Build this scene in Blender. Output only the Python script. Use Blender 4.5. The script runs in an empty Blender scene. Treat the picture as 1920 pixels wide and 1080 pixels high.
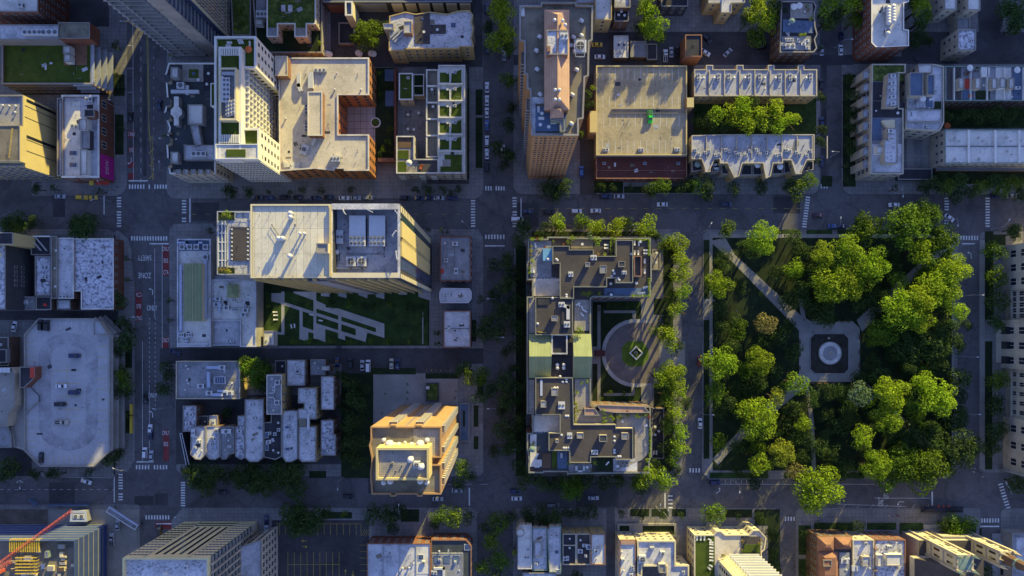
import bpy, math, random
from mathutils import Vector, Matrix
R_ = math.radians
SC = bpy.context.scene
COL = SC.collection
# ---------------------------------------------------------------- camera, sky, sun, exposure
S, H, NX, NY = 0.235, 300.0, 960.0, 618.0      # metres per photo pixel on the ground, camera height, nadir pixel
cd = bpy.data.cameras.new('camera'); cam = bpy.data.objects.new('camera', cd); COL.objects.link(cam)
cam.location = (0, 0, H); cam.rotation_euler = (0, 0, 0)
cd.sensor_width = 36.0; cd.lens = 36.0*H/(1920*S); cd.shift_y = (NY-540)/1920.0
cd.clip_start = 1.0; cd.clip_end = 6000.0
SC.camera = cam
SUN_EL, SUN_AZ = 14.0, 27.5                     # azimuth from the top of the picture towards the right
w = bpy.data.worlds.new('World'); SC.world = w; w.use_nodes = True
nt = w.node_tree; bg = nt.nodes['Background']
sky = nt.nodes.new('ShaderNodeTexSky'); sky.sky_type = 'NISHITA'; sky.sun_disc = False
sky.sun_elevation = R_(SUN_EL); sky.sun_rotation = R_(SUN_AZ)
sky.air_density = 1.3; sky.dust_density = 0.3; sky.ozone_density = 5.0
tn = nt.nodes.new('ShaderNodeMix'); tn.data_type = 'RGBA'; tn.blend_type = 'MULTIPLY'; tn.inputs[0].default_value = 1.0
tn.inputs[7].default_value = (1.50, 1.09, 1.27, 1)  # the photograph's violet-blue balance of the evening sky
nt.links.new(sky.outputs[0], tn.inputs[6]); nt.links.new(tn.outputs[2], bg.inputs[0]); bg.inputs[1].default_value = 0.120
sd = bpy.data.lights.new('sun', 'SUN'); sun = bpy.data.objects.new('sun', sd); COL.objects.link(sun)
sd.energy = 4.5; sd.angle = R_(0.5); sd.color = (1.0, 0.84, 0.28)
_d = Vector((math.sin(R_(SUN_AZ))*math.cos(R_(SUN_EL)), math.cos(R_(SUN_AZ))*math.cos(R_(SUN_EL)), math.sin(R_(SUN_EL))))
sun.rotation_euler = _d.to_track_quat('Z', 'Y').to_euler(); sun.location = (200, 300, 200)
SC.view_settings.view_transform = 'Standard'; SC.view_settings.look = 'None'; SC.view_settings.gamma = 1.0
SC.view_settings.exposure = 1.2
SC.cycles.max_bounces = 5; SC.cycles.diffuse_bounces = 3
# ---------------------------------------------------------------- basic helpers
rnd = random.Random(7)
def P(px, py, z=0.0):
    k = S*(1-z/H)
    return Vector(((px-NX)*k, (NY-py)*k, z))
def MT(px, z=0.0): return px*S*(1-z/H)
def rect(x0, y0, x1, y1): return [(x0,y0),(x1,y0),(x1,y1),(x0,y1)]
def ccw(pts):
    a = sum(pts[i][0]*pts[(i+1)%len(pts)][1]-pts[(i+1)%len(pts)][0]*pts[i][1] for i in range(len(pts)))
    return pts if a > 0 else pts[::-1]
def W(poly, z=0.0):                             # photo outline -> world outline at height z, counter-clockwise
    return ccw([tuple(P(x, y, z)[:2]) for x, y in poly])
def inset(p, d):
    n = len(p); out = []
    for i in range(n):
        a, b, c = Vector(p[i-1]), Vector(p[i]), Vector(p[(i+1)%n])
        t1 = (b-a).normalized(); t2 = (c-b).normalized()
        n1 = Vector((-t1.y, t1.x)); n2 = Vector((-t2.y, t2.x))
        m = n1+n2
        if m.length < 1e-3: out.append(tuple(b+n1*d)); continue
        m.normalize(); k = d/max(0.35, m.dot(n1)); out.append(tuple(b+m*k))
    return out
def inside(pt, poly):
    x, y = pt; r = False; n = len(poly)
    for i in range(n):
        x1, y1 = poly[i]; x2, y2 = poly[i-1]
        if (y1 > y) != (y2 > y) and x < (x2-x1)*(y-y1)/(y2-y1)+x1: r = not r
    return r
MATS = {}
def mat(name, col, rough=0.85, var=0.18, scale=0.25, fine=0.12, fscale=3.0, col2=None, thr=None, seams=None, metal=0.0, spec=0.3, objcol=False, trans=0.0, pscale=0.5, cracks=0.0, cscale=.12, stains=0.0):
    if name in MATS: return MATS[name]
    m = bpy.data.materials.new(name); m.use_nodes = True; MATS[name] = m
    t = m.node_tree; N = t.nodes; L = t.links; b = N['Principled BSDF']
    b.inputs['Roughness'].default_value = rough; b.inputs['Metallic'].default_value = metal
    b.inputs['Specular IOR Level'].default_value = spec
    geo = N.new('ShaderNodeNewGeometry')
    def noise(sc, det=4):
        n = N.new('ShaderNodeTexNoise'); n.inputs['Scale'].default_value = sc; n.inputs['Detail'].default_value = det
        L.new(geo.outputs['Position'], n.inputs['Vector']); return n
    if objcol:
        oi = N.new('ShaderNodeObjectInfo'); cur = oi.outputs['Color']
    else:
        rgb = N.new('ShaderNodeRGB'); rgb.outputs[0].default_value = (*col, 1); cur = rgb.outputs[0]
    if col2:
        n = noise(pscale, 6); cr = N.new('ShaderNodeValToRGB'); e = cr.color_ramp.elements
        th = thr if thr else 0.52
        e[0].position = th-0.07; e[1].position = th+0.08
        L.new(n.outputs['Fac'], cr.inputs[0]); mx = N.new('ShaderNodeMix'); mx.data_type = 'RGBA'
        L.new(cr.outputs[0], mx.inputs[0]); L.new(cur, mx.inputs[6]); mx.inputs[7].default_value = (*col2, 1); cur = mx.outputs[2]
    if seams:
        br = N.new('ShaderNodeTexBrick'); br.offset = 0 if len(seams) < 3 else seams[2]
        br.inputs['Scale'].default_value = 1.0; br.inputs['Mortar Size'].default_value = 0.05
        br.inputs['Brick Width'].default_value = seams[0]; br.inputs['Row Height'].default_value = seams[1]
        br.inputs['Color1'].default_value = (1,1,1,1); br.inputs['Color2'].default_value = (.86,.86,.86,1); br.inputs['Mortar'].default_value = (.5,.5,.5,1)
        L.new(geo.outputs['Position'], br.inputs['Vector'])
        mx = N.new('ShaderNodeMix'); mx.data_type = 'RGBA'; mx.blend_type = 'MULTIPLY'; mx.inputs[0].default_value = 1
        L.new(cur, mx.inputs[6]); L.new(br.outputs[0], mx.inputs[7]); cur = mx.outputs[2]
    for sc, amt in ((scale, var), (fscale, fine)):
        if amt <= 0: continue
        n = noise(sc, 5); mr = N.new('ShaderNodeMapRange'); mr.inputs[1].default_value = .3; mr.inputs[2].default_value = .7
        mr.inputs[3].default_value = 1-amt; mr.inputs[4].default_value = 1+amt
        L.new(n.outputs['Fac'], mr.inputs[0]); vm = N.new('ShaderNodeVectorMath'); vm.operation = 'SCALE'
        L.new(cur, vm.inputs[0]); L.new(mr.outputs[0], vm.inputs['Scale']); cur = vm.outputs[0]
    if cracks > 0:
        dn = noise(.3, 3); vm = N.new('ShaderNodeVectorMath'); vm.operation = 'MULTIPLY_ADD'; L.new(dn.outputs['Color'], vm.inputs[0]); vm.inputs[1].default_value = (5,5,0); L.new(geo.outputs['Position'], vm.inputs[2])
        vo = N.new('ShaderNodeTexVoronoi'); vo.feature = 'DISTANCE_TO_EDGE'; vo.inputs['Scale'].default_value = cscale; L.new(vm.outputs[0], vo.inputs['Vector'])
        mr = N.new('ShaderNodeMapRange'); mr.inputs[1].default_value = .008; mr.inputs[2].default_value = .03; mr.inputs[3].default_value = 1-cracks; mr.inputs[4].default_value = 1
        L.new(vo.outputs['Distance'], mr.inputs[0]); vm = N.new('ShaderNodeVectorMath'); vm.operation = 'SCALE'; L.new(cur, vm.inputs[0]); L.new(mr.outputs[0], vm.inputs['Scale']); cur = vm.outputs[0]
    if stains > 0:                                # irregular dirty patches with soft rims
        n = noise(.16, 8); n.inputs['Roughness'].default_value = .7; mr = N.new('ShaderNodeMapRange'); mr.inputs[1].default_value = .50; mr.inputs[2].default_value = .60; mr.inputs[3].default_value = 1; mr.inputs[4].default_value = 1-stains
        L.new(n.outputs['Fac'], mr.inputs[0]); vm = N.new('ShaderNodeVectorMath'); vm.operation = 'SCALE'; L.new(cur, vm.inputs[0]); L.new(mr.outputs[0], vm.inputs['Scale']); cur = vm.outputs[0]
    if objcol == 'leaf':
        mr = N.new('ShaderNodeMapRange'); mr.inputs[3].default_value = .55; mr.inputs[4].default_value = 1.45
        L.new(geo.outputs['Random Per Island'], mr.inputs[0]); vm = N.new('ShaderNodeVectorMath'); vm.operation = 'SCALE'
        L.new(cur, vm.inputs[0]); L.new(mr.outputs[0], vm.inputs['Scale']); cur = vm.outputs[0]
    L.new(cur, b.inputs['Base Color'])
    if trans > 0:
        tr = N.new('ShaderNodeBsdfTranslucent'); L.new(cur, tr.inputs[0]); ms = N.new('ShaderNodeMixShader'); ms.inputs[0].default_value = trans
        L.new(b.outputs[0], ms.inputs[1]); L.new(tr.outputs[0], ms.inputs[2]); L.new(ms.outputs[0], N['Material Output'].inputs[0])
    return m
M = {}
def dm(k, *a, **kw): M[k] = mat(k, *a, **kw)
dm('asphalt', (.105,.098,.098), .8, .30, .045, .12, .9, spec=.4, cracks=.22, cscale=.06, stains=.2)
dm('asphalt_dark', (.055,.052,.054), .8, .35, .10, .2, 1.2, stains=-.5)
dm('concrete', (.22,.21,.20), .85, .15, .15, .10, 2.0, seams=(1.8,1.8), stains=.18)
dm('concrete_plain', (.25,.235,.21), .85, .18, .12, .1, 1.5)
dm('path_pale', (.37,.355,.33), .85, .12, .2, .08, 1.5)
dm('kerb', (.27,.26,.25), .85)
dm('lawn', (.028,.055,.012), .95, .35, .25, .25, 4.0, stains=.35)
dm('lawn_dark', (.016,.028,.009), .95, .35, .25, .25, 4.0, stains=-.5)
dm('sedum', (.065,.105,.018), .95, .40, .5, .35, 3.0, col2=(.12,.13,.03), thr=.56, stains=.3)
dm('turf', (.058,.088,.010), .95, .2, .3, .15, 4.0, stains=.25)
dm('paint_white', (.62,.62,.60), .7, .25, .8, .2, 5)
dm('paint_yellow', (.55,.40,.06), .7, .25, .8, .2, 5)
dm('red_lane', (.19,.035,.035), .8, .25, .3, .15, 3)
dm('white_roof', (.62,.59,.53), .7, .12, .12, .06, 1.5, cracks=.12, cscale=.14, stains=.24)
dm('white_seamed', (.64,.59,.46), .7, .08, .12, .05, 1.5, seams=(2.2,8.0), cracks=.1, cscale=.1, stains=.1)
dm('beige_roof', (.56,.50,.41), .8, .12, .10, .07, 1.2, cracks=.10, cscale=.10, stains=.18)
dm('grey_roof', (.26,.26,.27), .8, .2, .15, .12, 1.5, cracks=.2, cscale=.2, stains=.25)
dm('deck_concrete', (.38,.37,.375), .8, .08, .12, .06, 1.2, cracks=.06, cscale=.15, stains=.08)
dm('light_grey_roof', (.50,.49,.50), .8, .18, .18, .12, 1.5, cracks=.2, cscale=.2, stains=.30)
dm('silver_roof', (.52,.51,.52), .75, .2, .2, .12, 2.0, col2=(.24,.24,.26), thr=.60, pscale=.9)
dm('peeling_roof', (.54,.53,.56), .8, .2, .2, .15, 2.0, col2=(.20,.20,.23), thr=.53, pscale=.8)
dm('gravel_roof', (.20,.175,.13), .95, .25, .12, .2, 4.0, stains=.3)
dm('brown_roof', (.070,.061,.058), .9, .22, .12, .15, 1.2, stains=-.35)
dm('tar_roof', (.035,.035,.042), .85, .3, .2, .15, 2.0, stains=-.8)
dm('maroon_roof', (.085,.030,.024), .8, .15, .15, .1, 2.0)
dm('slate', (.05,.058,.062), .7, .15, .2, .15, 3.0)
dm('tile_roof', (.46,.29,.20), .8, .1, .3, .1, 3.0, seams=(.55,30))
dm('parking_deck', (.36,.31,.20), .85, .16, .12, .1, 1.0, cracks=.12, cscale=.12, stains=.2)
dm('row_roof', (.36,.36,.38), .8, .15, .2, .1, 1.5, cracks=.12, cscale=.2, stains=.25)
dm('brick_bright', (.36,.15,.06), .85, .15, .3, .15, 3.0)
dm('copper_roof', (.25,.29,.14), .6, .1, .3, .06, 3.0, seams=(.6,60))
dm('coping', (.20,.205,.165), .8, .15, .3, .1)
dm('copper_green', (.18,.25,.21), .7, .2, .5, .1, 3.0)
dm('terracotta', (.25,.125,.075), .8, .18, .3, .15, 3.0)
dm('screen_blue', (.035,.06,.17), .7, .12, .3, .1, 3.0)
dm('lane_grey', (.32,.315,.325), .8, .2, .2, .1, 1.5, cracks=.15, cscale=.2, stains=.2)
dm('blue_deck', (.09,.13,.20), .8, .15, .3, .1, 3.0)
dm('wood_deck', (.14,.085,.05), .8, .15, .4, .15, 4.0, seams=(8,.5))
dm('pale_deck', (.36,.33,.29), .8, .12, .4, .1, 4.0, seams=(.6,.6), stains=.15)
dm('brick_red', (.17,.07,.045), .9, .15, .3, .2, 3.0)
dm('brick_orange', (.36,.215,.105), .9, .12, .3, .15, 3.0)
dm('brick_yellow', (.42,.31,.14), .9, .15, .3, .15, 3.0)
dm('brick_brown', (.13,.08,.055), .9, .15, .3, .2, 3.0)
dm('stone', (.42,.37,.28), .85, .15, .25, .1, 2.0)
dm('warm_cream', (.64,.53,.27), .8, .08, .2, .05, 2.0)
dm('drive_brown', (.17,.145,.135), .9, .2, .15, .12, 1.5, stains=.2)
dm('bed_earth', (.035,.032,.026), .95, .3, .4, .3, 2.0)
dm('bright_lawn', (.09,.15,.018), .95, .25, .4, .2, 3.0)
dm('cream', (.60,.52,.33), .8, .08, .2, .05, 2.0)
dm('tan_panel', (.52,.42,.19), .7, .05, .2, .03, 2.0)
dm('white_wall', (.68,.66,.60), .7, .06, .2, .04, 2.0)
dm('grey_wall', (.22,.22,.23), .8, .12, .2, .08, 2.0)
dm('dark_wall', (.055,.055,.06), .7, .15, .3, .1, 2.0)
dm('concrete_wall', (.30,.28,.25), .85, .15, .2, .1, 2.0, stains=.15)
dm('blue_glass', (.05,.075,.14), .12, .2, .2, 0, 2.0, spec=.8)
dm('dark_glass', (.016,.02,.028), .1, .1, .2, 0, 2.0, spec=.7)
dm('green_glass', (.035,.065,.06), .15, .2, .2, 0, 2.0, spec=.7)
dm('frame', (.42,.40,.36), .6, 0, 1, 0)
dm('metal_white', (.52,.52,.52), .45, .05, 1, .03, 6.0, spec=.5)
dm('metal_grey', (.32,.33,.35), .45, .1, 1, .08, 6.0, spec=.5)
dm('metal_dark', (.05,.05,.055), .5, .1, 1, .05, 6.0)
dm('duct_blue', (.40,.44,.56), .4, .1, 1, .05, 6.0)
dm('steel_yellow', (.62,.44,.05), .6, .1, 1, .05, 4.0)
dm('crane_red', (.42,.09,.06), .5, .1, 1, .05, 4.0)
dm('magenta', (.42,.02,.22), .6, .08, .6, .03, 3.0)
dm('awning_red', (.45,.05,.03), .7)
dm('pool_blue', (.16,.36,.58), .2, .1, .6, .05, 3.0)
dm('bark', (.07,.05,.035), .95, .2, 1, .2, 5.0)
dm('leaf', (.08,.12,.02), .6, .18, .35, 0, 3.0, objcol='leaf', trans=.45, spec=.25)
dm('leaf_shaded', (.045,.080,.018), .6, .3, .2, .25, 1.0, trans=.45, spec=.25)  # leaf colour darkened for the small trees in shade
dm('car_paint', (.5,.5,.5), .28, 0, 1, 0, objcol=True, spec=.6)
dm('car_glass', (.012,.014,.018), .08, 0, 1, 0, spec=.8)
dm('rubber', (.015,.015,.015), .8, 0, 1, 0)
dm('lamp_lens', (.6,.58,.5), .2, 0, 1, 0)
dm('tail_lens', (.35,.02,.02), .3, 0, 1, 0)
dm('dry_floor', (.50,.48,.45), .45, .25, .5, .12, 1.5, spec=.4)
dm('earth', (.12,.10,.08), .95, .3, .2, .2, 2.0)
dm('fabric_white', (.62,.61,.58), .9, .05, 1, .05)
dm('fabric_dark', (.04,.045,.06), .9, .05, 1, .05)
dm('fabric_orange', (.55,.13,.04), .9, .05, 1, .05)
dm('fabric_blue', (.14,.26,.5), .8, .05, 1, .05)
dm('skin', (.45,.27,.18), .6, 0, 1, 0)
dm('cloth', (.2,.2,.3), .9, 0, 1, 0, objcol=True)
def link(o, parent=None):
    COL.objects.link(o)
    if parent is not None: o.parent = parent
    return o
class MB:
    def __init__(s): s.v = []; s.f = []; s.mi = []; s.ms = []
    def idx(s, m):
        if m is None: return 0
        m = M[m] if isinstance(m, str) else m
        if m not in s.ms: s.ms.append(m)
        return s.ms.index(m)
    def add(s, vs, fs, m=None):
        k = len(s.v); i = s.idx(m); s.v += [tuple(v) for v in vs]
        for f in fs: s.f.append(tuple(k+j for j in f)); s.mi.append(i)
    def box(s, c, d, m=None, rz=0.0, taper=1.0):
        x, y, z = d[0]/2, d[1]/2, d[2]; ca, sa = math.cos(rz), math.sin(rz); vs = []
        for zz, k in ((0,1.0),(z,taper)):
            for a, b in ((-x,-y),(x,-y),(x,y),(-x,y)):
                a *= k; b *= k; vs.append((c[0]+a*ca-b*sa, c[1]+a*sa+b*ca, c[2]+zz))
        s.add(vs, [(0,3,2,1),(4,5,6,7),(0,1,5,4),(1,2,6,5),(2,3,7,6),(3,0,4,7)], m)
    def cyl(s, c, r, h, n=12, m=None, r2=None):
        r2 = r if r2 is None else r2; vs = []
        for k, rr in ((0,r),(h,r2)):
            vs += [(c[0]+rr*math.cos(2*math.pi*i/n), c[1]+rr*math.sin(2*math.pi*i/n), c[2]+k) for i in range(n)]
        s.add(vs, [tuple(range(n))[::-1], tuple(range(n, 2*n))]+[(i,(i+1)%n,n+(i+1)%n,n+i) for i in range(n)], m)
    def bar(s, a, b, r, m=None, n=4):
        a, b = Vector(a), Vector(b); q = (b-a).to_track_quat('Z','Y'); vs = []
        for p in (a, b):
            vs += [p+q@Vector((r*math.cos(2*math.pi*(i+.5)/n), r*math.sin(2*math.pi*(i+.5)/n), 0)) for i in range(n)]
        s.add(vs, [tuple(range(n))[::-1], tuple(range(n,2*n))]+[(i,(i+1)%n,n+(i+1)%n,n+i) for i in range(n)], m)
    def prism(s, p, z0, z1, m=None, top=True, bottom=False):
        n = len(p); vs = [(x,y,z0) for x,y in p]+[(x,y,z1) for x,y in p]
        fs = [(i,(i+1)%n,n+(i+1)%n,n+i) for i in range(n)]
        if top: fs.append(tuple(range(n,2*n)))
        if bottom: fs.append(tuple(range(n))[::-1])
        s.add(vs, fs, m)
    def ring(s, p, q, z0, z1, zi, m=None):      # outer wall p z0..z1, flat top to q, inner wall down to zi
        n = len(p); vs = [(x,y,z0) for x,y in p]+[(x,y,z1) for x,y in p]+[(x,y,z1) for x,y in q]+[(x,y,zi) for x,y in q]
        fs = []
        for k in range(3):
            fs += [(k*n+i, k*n+(i+1)%n, (k+1)*n+(i+1)%n, (k+1)*n+i) for i in range(n)]
        s.add(vs, fs, m)
    def quadxy(s, x0, y0, x1, y1, z, m=None): s.add([(x0,y0,z),(x1,y0,z),(x1,y1,z),(x0,y1,z)], [(0,1,2,3)], m)
    def mesh(s, name, default=None):
        me = bpy.data.meshes.new(name); me.from_pydata(s.v, [], s.f)
        for m in s.ms: me.materials.append(m)
        if not s.ms and default: me.materials.append(M[default] if isinstance(default, str) else default)
        elif s.ms: me.polygons.foreach_set('material_index', s.mi)
        me.update(); return me
    def build(s, name, m=None, parent=None, loc=None):
        if loc is not None: s.v = [(x-loc[0], y-loc[1], z-loc[2]) for x,y,z in s.v]
        o = bpy.data.objects.new(name, s.mesh(name, m)); link(o, parent); return o
def tag(o, label=None, cat=None, group=None, kind=None):
    if label: o['label'] = label
    if cat: o['category'] = cat
    if group: o['group'] = group
    if kind: o['kind'] = kind
    return o
def empty(name, loc, label, cat, group=None, rz=0.0):
    o = bpy.data.objects.new(name, None); o.empty_display_size = .5; link(o); o.location = loc; o.rotation_euler = (0,0,rz)
    return tag(o, label, cat, group)
def struct(name, mb, m=None):
    o = mb.build(name, m); o['kind'] = 'structure'; return o
ORD = 'first second third fourth fifth sixth seventh eighth ninth tenth eleventh twelfth thirteenth fourteenth fifteenth sixteenth seventeenth eighteenth nineteenth twentieth'.split()
ORD += ['twenty-'+o for o in ORD[:9]]+['thirtieth']+['thirty-'+o for o in ORD[:9]]+['fortieth']+['forty-'+o for o in ORD[:9]]
def fit(*c):                                     # the first wording that stays within sixteen words
    for t in c:
        if len(t.split()) <= 16: return t
    return c[-1]
# ---------------------------------------------------------------- ground, roads, pavements
g = MB(); g.add([(-2500,-2500,-.05),(2500,-2500,-.05),(2500,2500,-.05),(-2500,2500,-.05)], [(0,1,2,3)]); struct('ground', g, 'asphalt')
def rounded(x0, y0, x1, y1, r=(0,0,0,0), n=5):   # photo-pixel rectangle with rounded corners tl,tr,br,bl
    out = []
    for (cx, cy, a0, rr) in ((x0,y0,180,r[0]),(x1,y0,270,r[1]),(x1,y1,0,r[2]),(x0,y1,90,r[3])):
        if rr == 0: out.append((cx,cy)); continue
        ox = cx+rr if cx == x0 else cx-rr; oy = cy+rr if cy == y0 else cy-rr
        for i in range(n+1):
            a = R_(a0+90*i/n); out.append((ox+rr*math.cos(a), oy+rr*math.sin(a)))
    return out
def slab(name, poly, m, z=0.12, z0=-.05):
    b = MB(); b.prism(W(poly), z0, z, None); return struct(name, b, m)
slab('pavement', rounded(-700,-700,238,367,(0,0,22,0)), 'concrete')
slab('pavement', rounded(313,-700,906,372,(0,0,18,16)), 'concrete')
slab('pavement', rounded(963,-700,1537,364,(0,0,18,16)), 'concrete')
slab('pavement', rounded(1578,-700,2600,364,(0,0,0,18)), 'concrete')
slab('pavement', rounded(-700,430,216,895,(0,16,0,0)), 'concrete')
slab('pavement', [(214,434),(222,432),(240,448),(247,470),(252,540),(253,862),(240,884),(214,890)], 'concrete')
slab('pavement', [(318,432),(326,420),(396,418),(406,428),(896,430),(906,446),(906,886),(897,893),(345,893),(331,880),(328,700),(318,640)], 'concrete')
slab('pavement', rounded(964,430,1278,893,(12,10,10,12)), 'concrete')
slab('pavement', [(1318,440),(1326,431),(1780,431),(1796,446),(1794,880),(1775,897),(1330,899),(1316,886)], 'concrete')
slab('pavement', rounded(1836,434,2600,886,(12,0,0,18)), 'concrete')
slab('pavement', rounded(-700,946,262,1800,(0,6,0,0)), 'concrete')
slab('pavement', [(326,1800),(322,975),(342,952),(884,952),(894,962),(894,1800)], 'concrete')
slab('pavement', rounded(962,953,1462,1800,(10,10,0,0)), 'concrete')
slab('pavement', rounded(1492,953,1838,1800,(10,4,0,0)), 'concrete')
slab('pavement', rounded(1876,953,2600,1800,(10,0,0,0)), 'concrete')
zlay = [0.125]
def sheet(name, poly, m, z=None):
    zlay[0] += 0.001
    b = MB(); z = zlay[0] if z is None else z; b.add([(x,y,z) for x,y in W(poly)], [tuple(range(len(poly)))]); return struct(name, b, m)
def S2(name, x0, y0, x1, y1, m, z=None): return sheet(name, rect(x0,y0,x1,y1), m, z)
# alleys and yards in asphalt, laid over the block slabs
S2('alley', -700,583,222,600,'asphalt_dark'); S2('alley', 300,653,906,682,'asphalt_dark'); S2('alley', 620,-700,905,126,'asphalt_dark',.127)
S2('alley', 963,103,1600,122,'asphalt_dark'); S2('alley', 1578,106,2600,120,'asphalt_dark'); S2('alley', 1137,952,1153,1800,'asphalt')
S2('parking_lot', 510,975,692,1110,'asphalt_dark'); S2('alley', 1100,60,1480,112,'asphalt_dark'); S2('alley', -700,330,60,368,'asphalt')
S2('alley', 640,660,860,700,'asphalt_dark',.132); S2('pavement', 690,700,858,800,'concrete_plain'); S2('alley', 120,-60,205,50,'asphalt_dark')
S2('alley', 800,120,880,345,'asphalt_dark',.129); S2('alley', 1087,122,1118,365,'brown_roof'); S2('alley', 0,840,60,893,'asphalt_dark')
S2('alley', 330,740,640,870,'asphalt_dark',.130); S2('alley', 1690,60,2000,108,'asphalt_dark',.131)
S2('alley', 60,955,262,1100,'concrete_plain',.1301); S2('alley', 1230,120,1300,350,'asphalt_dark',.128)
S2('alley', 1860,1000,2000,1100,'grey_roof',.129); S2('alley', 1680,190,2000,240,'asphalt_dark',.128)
# lawns
for r in ((1320,470,1500,598),(1325,598,1500,715),(1330,715,1500,835),(1612,440,1778,880),(1525,720,1612,880),(1505,598,1606,716)): pass
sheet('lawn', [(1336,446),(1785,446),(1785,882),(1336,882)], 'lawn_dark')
for x0,x1 in ((1452,1500),(1512,1560),(1570,1760)): S2('lawn', x0,431,x1,439,'lawn')
for x0,x1 in ((1330,1440),(1470,1620),(1640,1760)): S2('lawn', x0,886,x1,897,'lawn')
S2('lawn',1319,450,1330,560,'lawn_dark'); S2('lawn',1319,600,1330,860,'lawn_dark')
sheet('path', [(1330,452),(1360,446),(1378,478),(1502,592),(1520,602),(1500,622),(1372,490)], 'concrete_plain')
sheet('path', [(1606,600),(1716,500),(1784,448),(1792,456),(1724,512),(1616,622)], 'concrete_plain')
sheet('path', [(1500,698),(1520,716),(1376,838),(1346,872),(1336,860),(1368,826)], 'concrete_plain')
sheet('path', [(1604,698),(1622,716),(1752,838),(1784,880),(1770,884),(1740,850)], 'concrete_plain')
sheet('path', [(1496,560),(1504,560),(1512,604),(1504,604)], 'concrete_plain'); sheet('path', [(1508,712),(1514,712),(1526,790),(1530,880),(1522,880),(1518,794)], 'concrete_plain')
S2('path',1330,440,1336,885,'concrete_plain'); S2('path',1784,440,1788,885,'concrete_plain'); S2('path',1330,439,1790,446,'concrete_plain')
sheet('path', [(1518,602),(1598,602),(1612,616),(1612,702),(1598,716),(1516,716),(1498,702),(1498,616)], 'concrete_plain')
sheet('flower_bed', [(1526,626),(1582,626),(1590,634),(1590,692),(1582,700),(1526,700),(1518,692),(1518,634)], 'bed_earth')
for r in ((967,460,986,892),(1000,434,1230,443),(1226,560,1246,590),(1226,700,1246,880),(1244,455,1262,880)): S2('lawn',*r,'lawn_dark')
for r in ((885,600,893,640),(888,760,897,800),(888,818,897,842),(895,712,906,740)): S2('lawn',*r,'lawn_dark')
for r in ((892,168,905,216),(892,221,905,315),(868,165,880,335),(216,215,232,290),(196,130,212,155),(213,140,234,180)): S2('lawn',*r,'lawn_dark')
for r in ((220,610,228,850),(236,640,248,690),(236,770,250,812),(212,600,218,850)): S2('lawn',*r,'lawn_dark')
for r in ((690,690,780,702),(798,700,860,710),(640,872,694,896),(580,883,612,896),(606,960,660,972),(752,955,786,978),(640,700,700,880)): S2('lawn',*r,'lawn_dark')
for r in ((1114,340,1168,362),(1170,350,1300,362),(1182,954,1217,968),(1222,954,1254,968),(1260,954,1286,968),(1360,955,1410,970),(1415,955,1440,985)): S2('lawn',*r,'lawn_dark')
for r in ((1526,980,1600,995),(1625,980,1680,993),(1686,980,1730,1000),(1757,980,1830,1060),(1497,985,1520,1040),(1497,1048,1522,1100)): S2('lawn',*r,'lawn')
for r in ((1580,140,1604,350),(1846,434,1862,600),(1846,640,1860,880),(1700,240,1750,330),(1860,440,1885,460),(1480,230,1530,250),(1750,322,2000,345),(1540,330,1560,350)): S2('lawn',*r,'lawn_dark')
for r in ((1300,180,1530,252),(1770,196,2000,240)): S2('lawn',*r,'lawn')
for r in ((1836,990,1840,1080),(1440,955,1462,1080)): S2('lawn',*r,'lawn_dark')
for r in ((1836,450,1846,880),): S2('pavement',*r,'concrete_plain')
# mews court of the big apartment house: circular drive
S2('lawn',1111,566,1204,756,'lawn_dark')
def disc(cx, cy, r, n=40, a0=0, a1=360): return [(cx+r*math.cos(R_(a0+(a1-a0)*i/n)), cy+r*math.sin(R_(a0+(a1-a0)*i/n))) for i in range(n+(0 if a1-a0 == 360 else 1))]
S2('path',1120,572,1126,752,'concrete_plain'); S2('path',1132,582,1192,587,'concrete_plain'); S2('path',1132,737,1188,742,'concrete_plain')
S2('path',1186,584,1192,604,'concrete_plain'); S2('path',1184,720,1190,740,'concrete_plain'); S2('path',1110,650,1126,682,'concrete_plain')
S2('path',1202,562,1222,760,'concrete_plain')
sheet('path', disc(1192,662,64), 'path_pale'); sheet('road', disc(1192,662,57), 'drive_brown'); S2('road',1192,605,1240,719,'drive_brown'); S2('road',1236,640,1284,686,'concrete_plain')
sheet('lawn', [(1176,640),(1204,640),(1216,655),(1216,672),(1204,687),(1178,687),(1166,675),(1166,652)], 'bright_lawn')
for x0,y0,x1,y1 in ((1138,742,1200,758),(1138,565,1200,580)): S2('lawn',x0,y0,x1,y1,'lawn')
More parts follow.
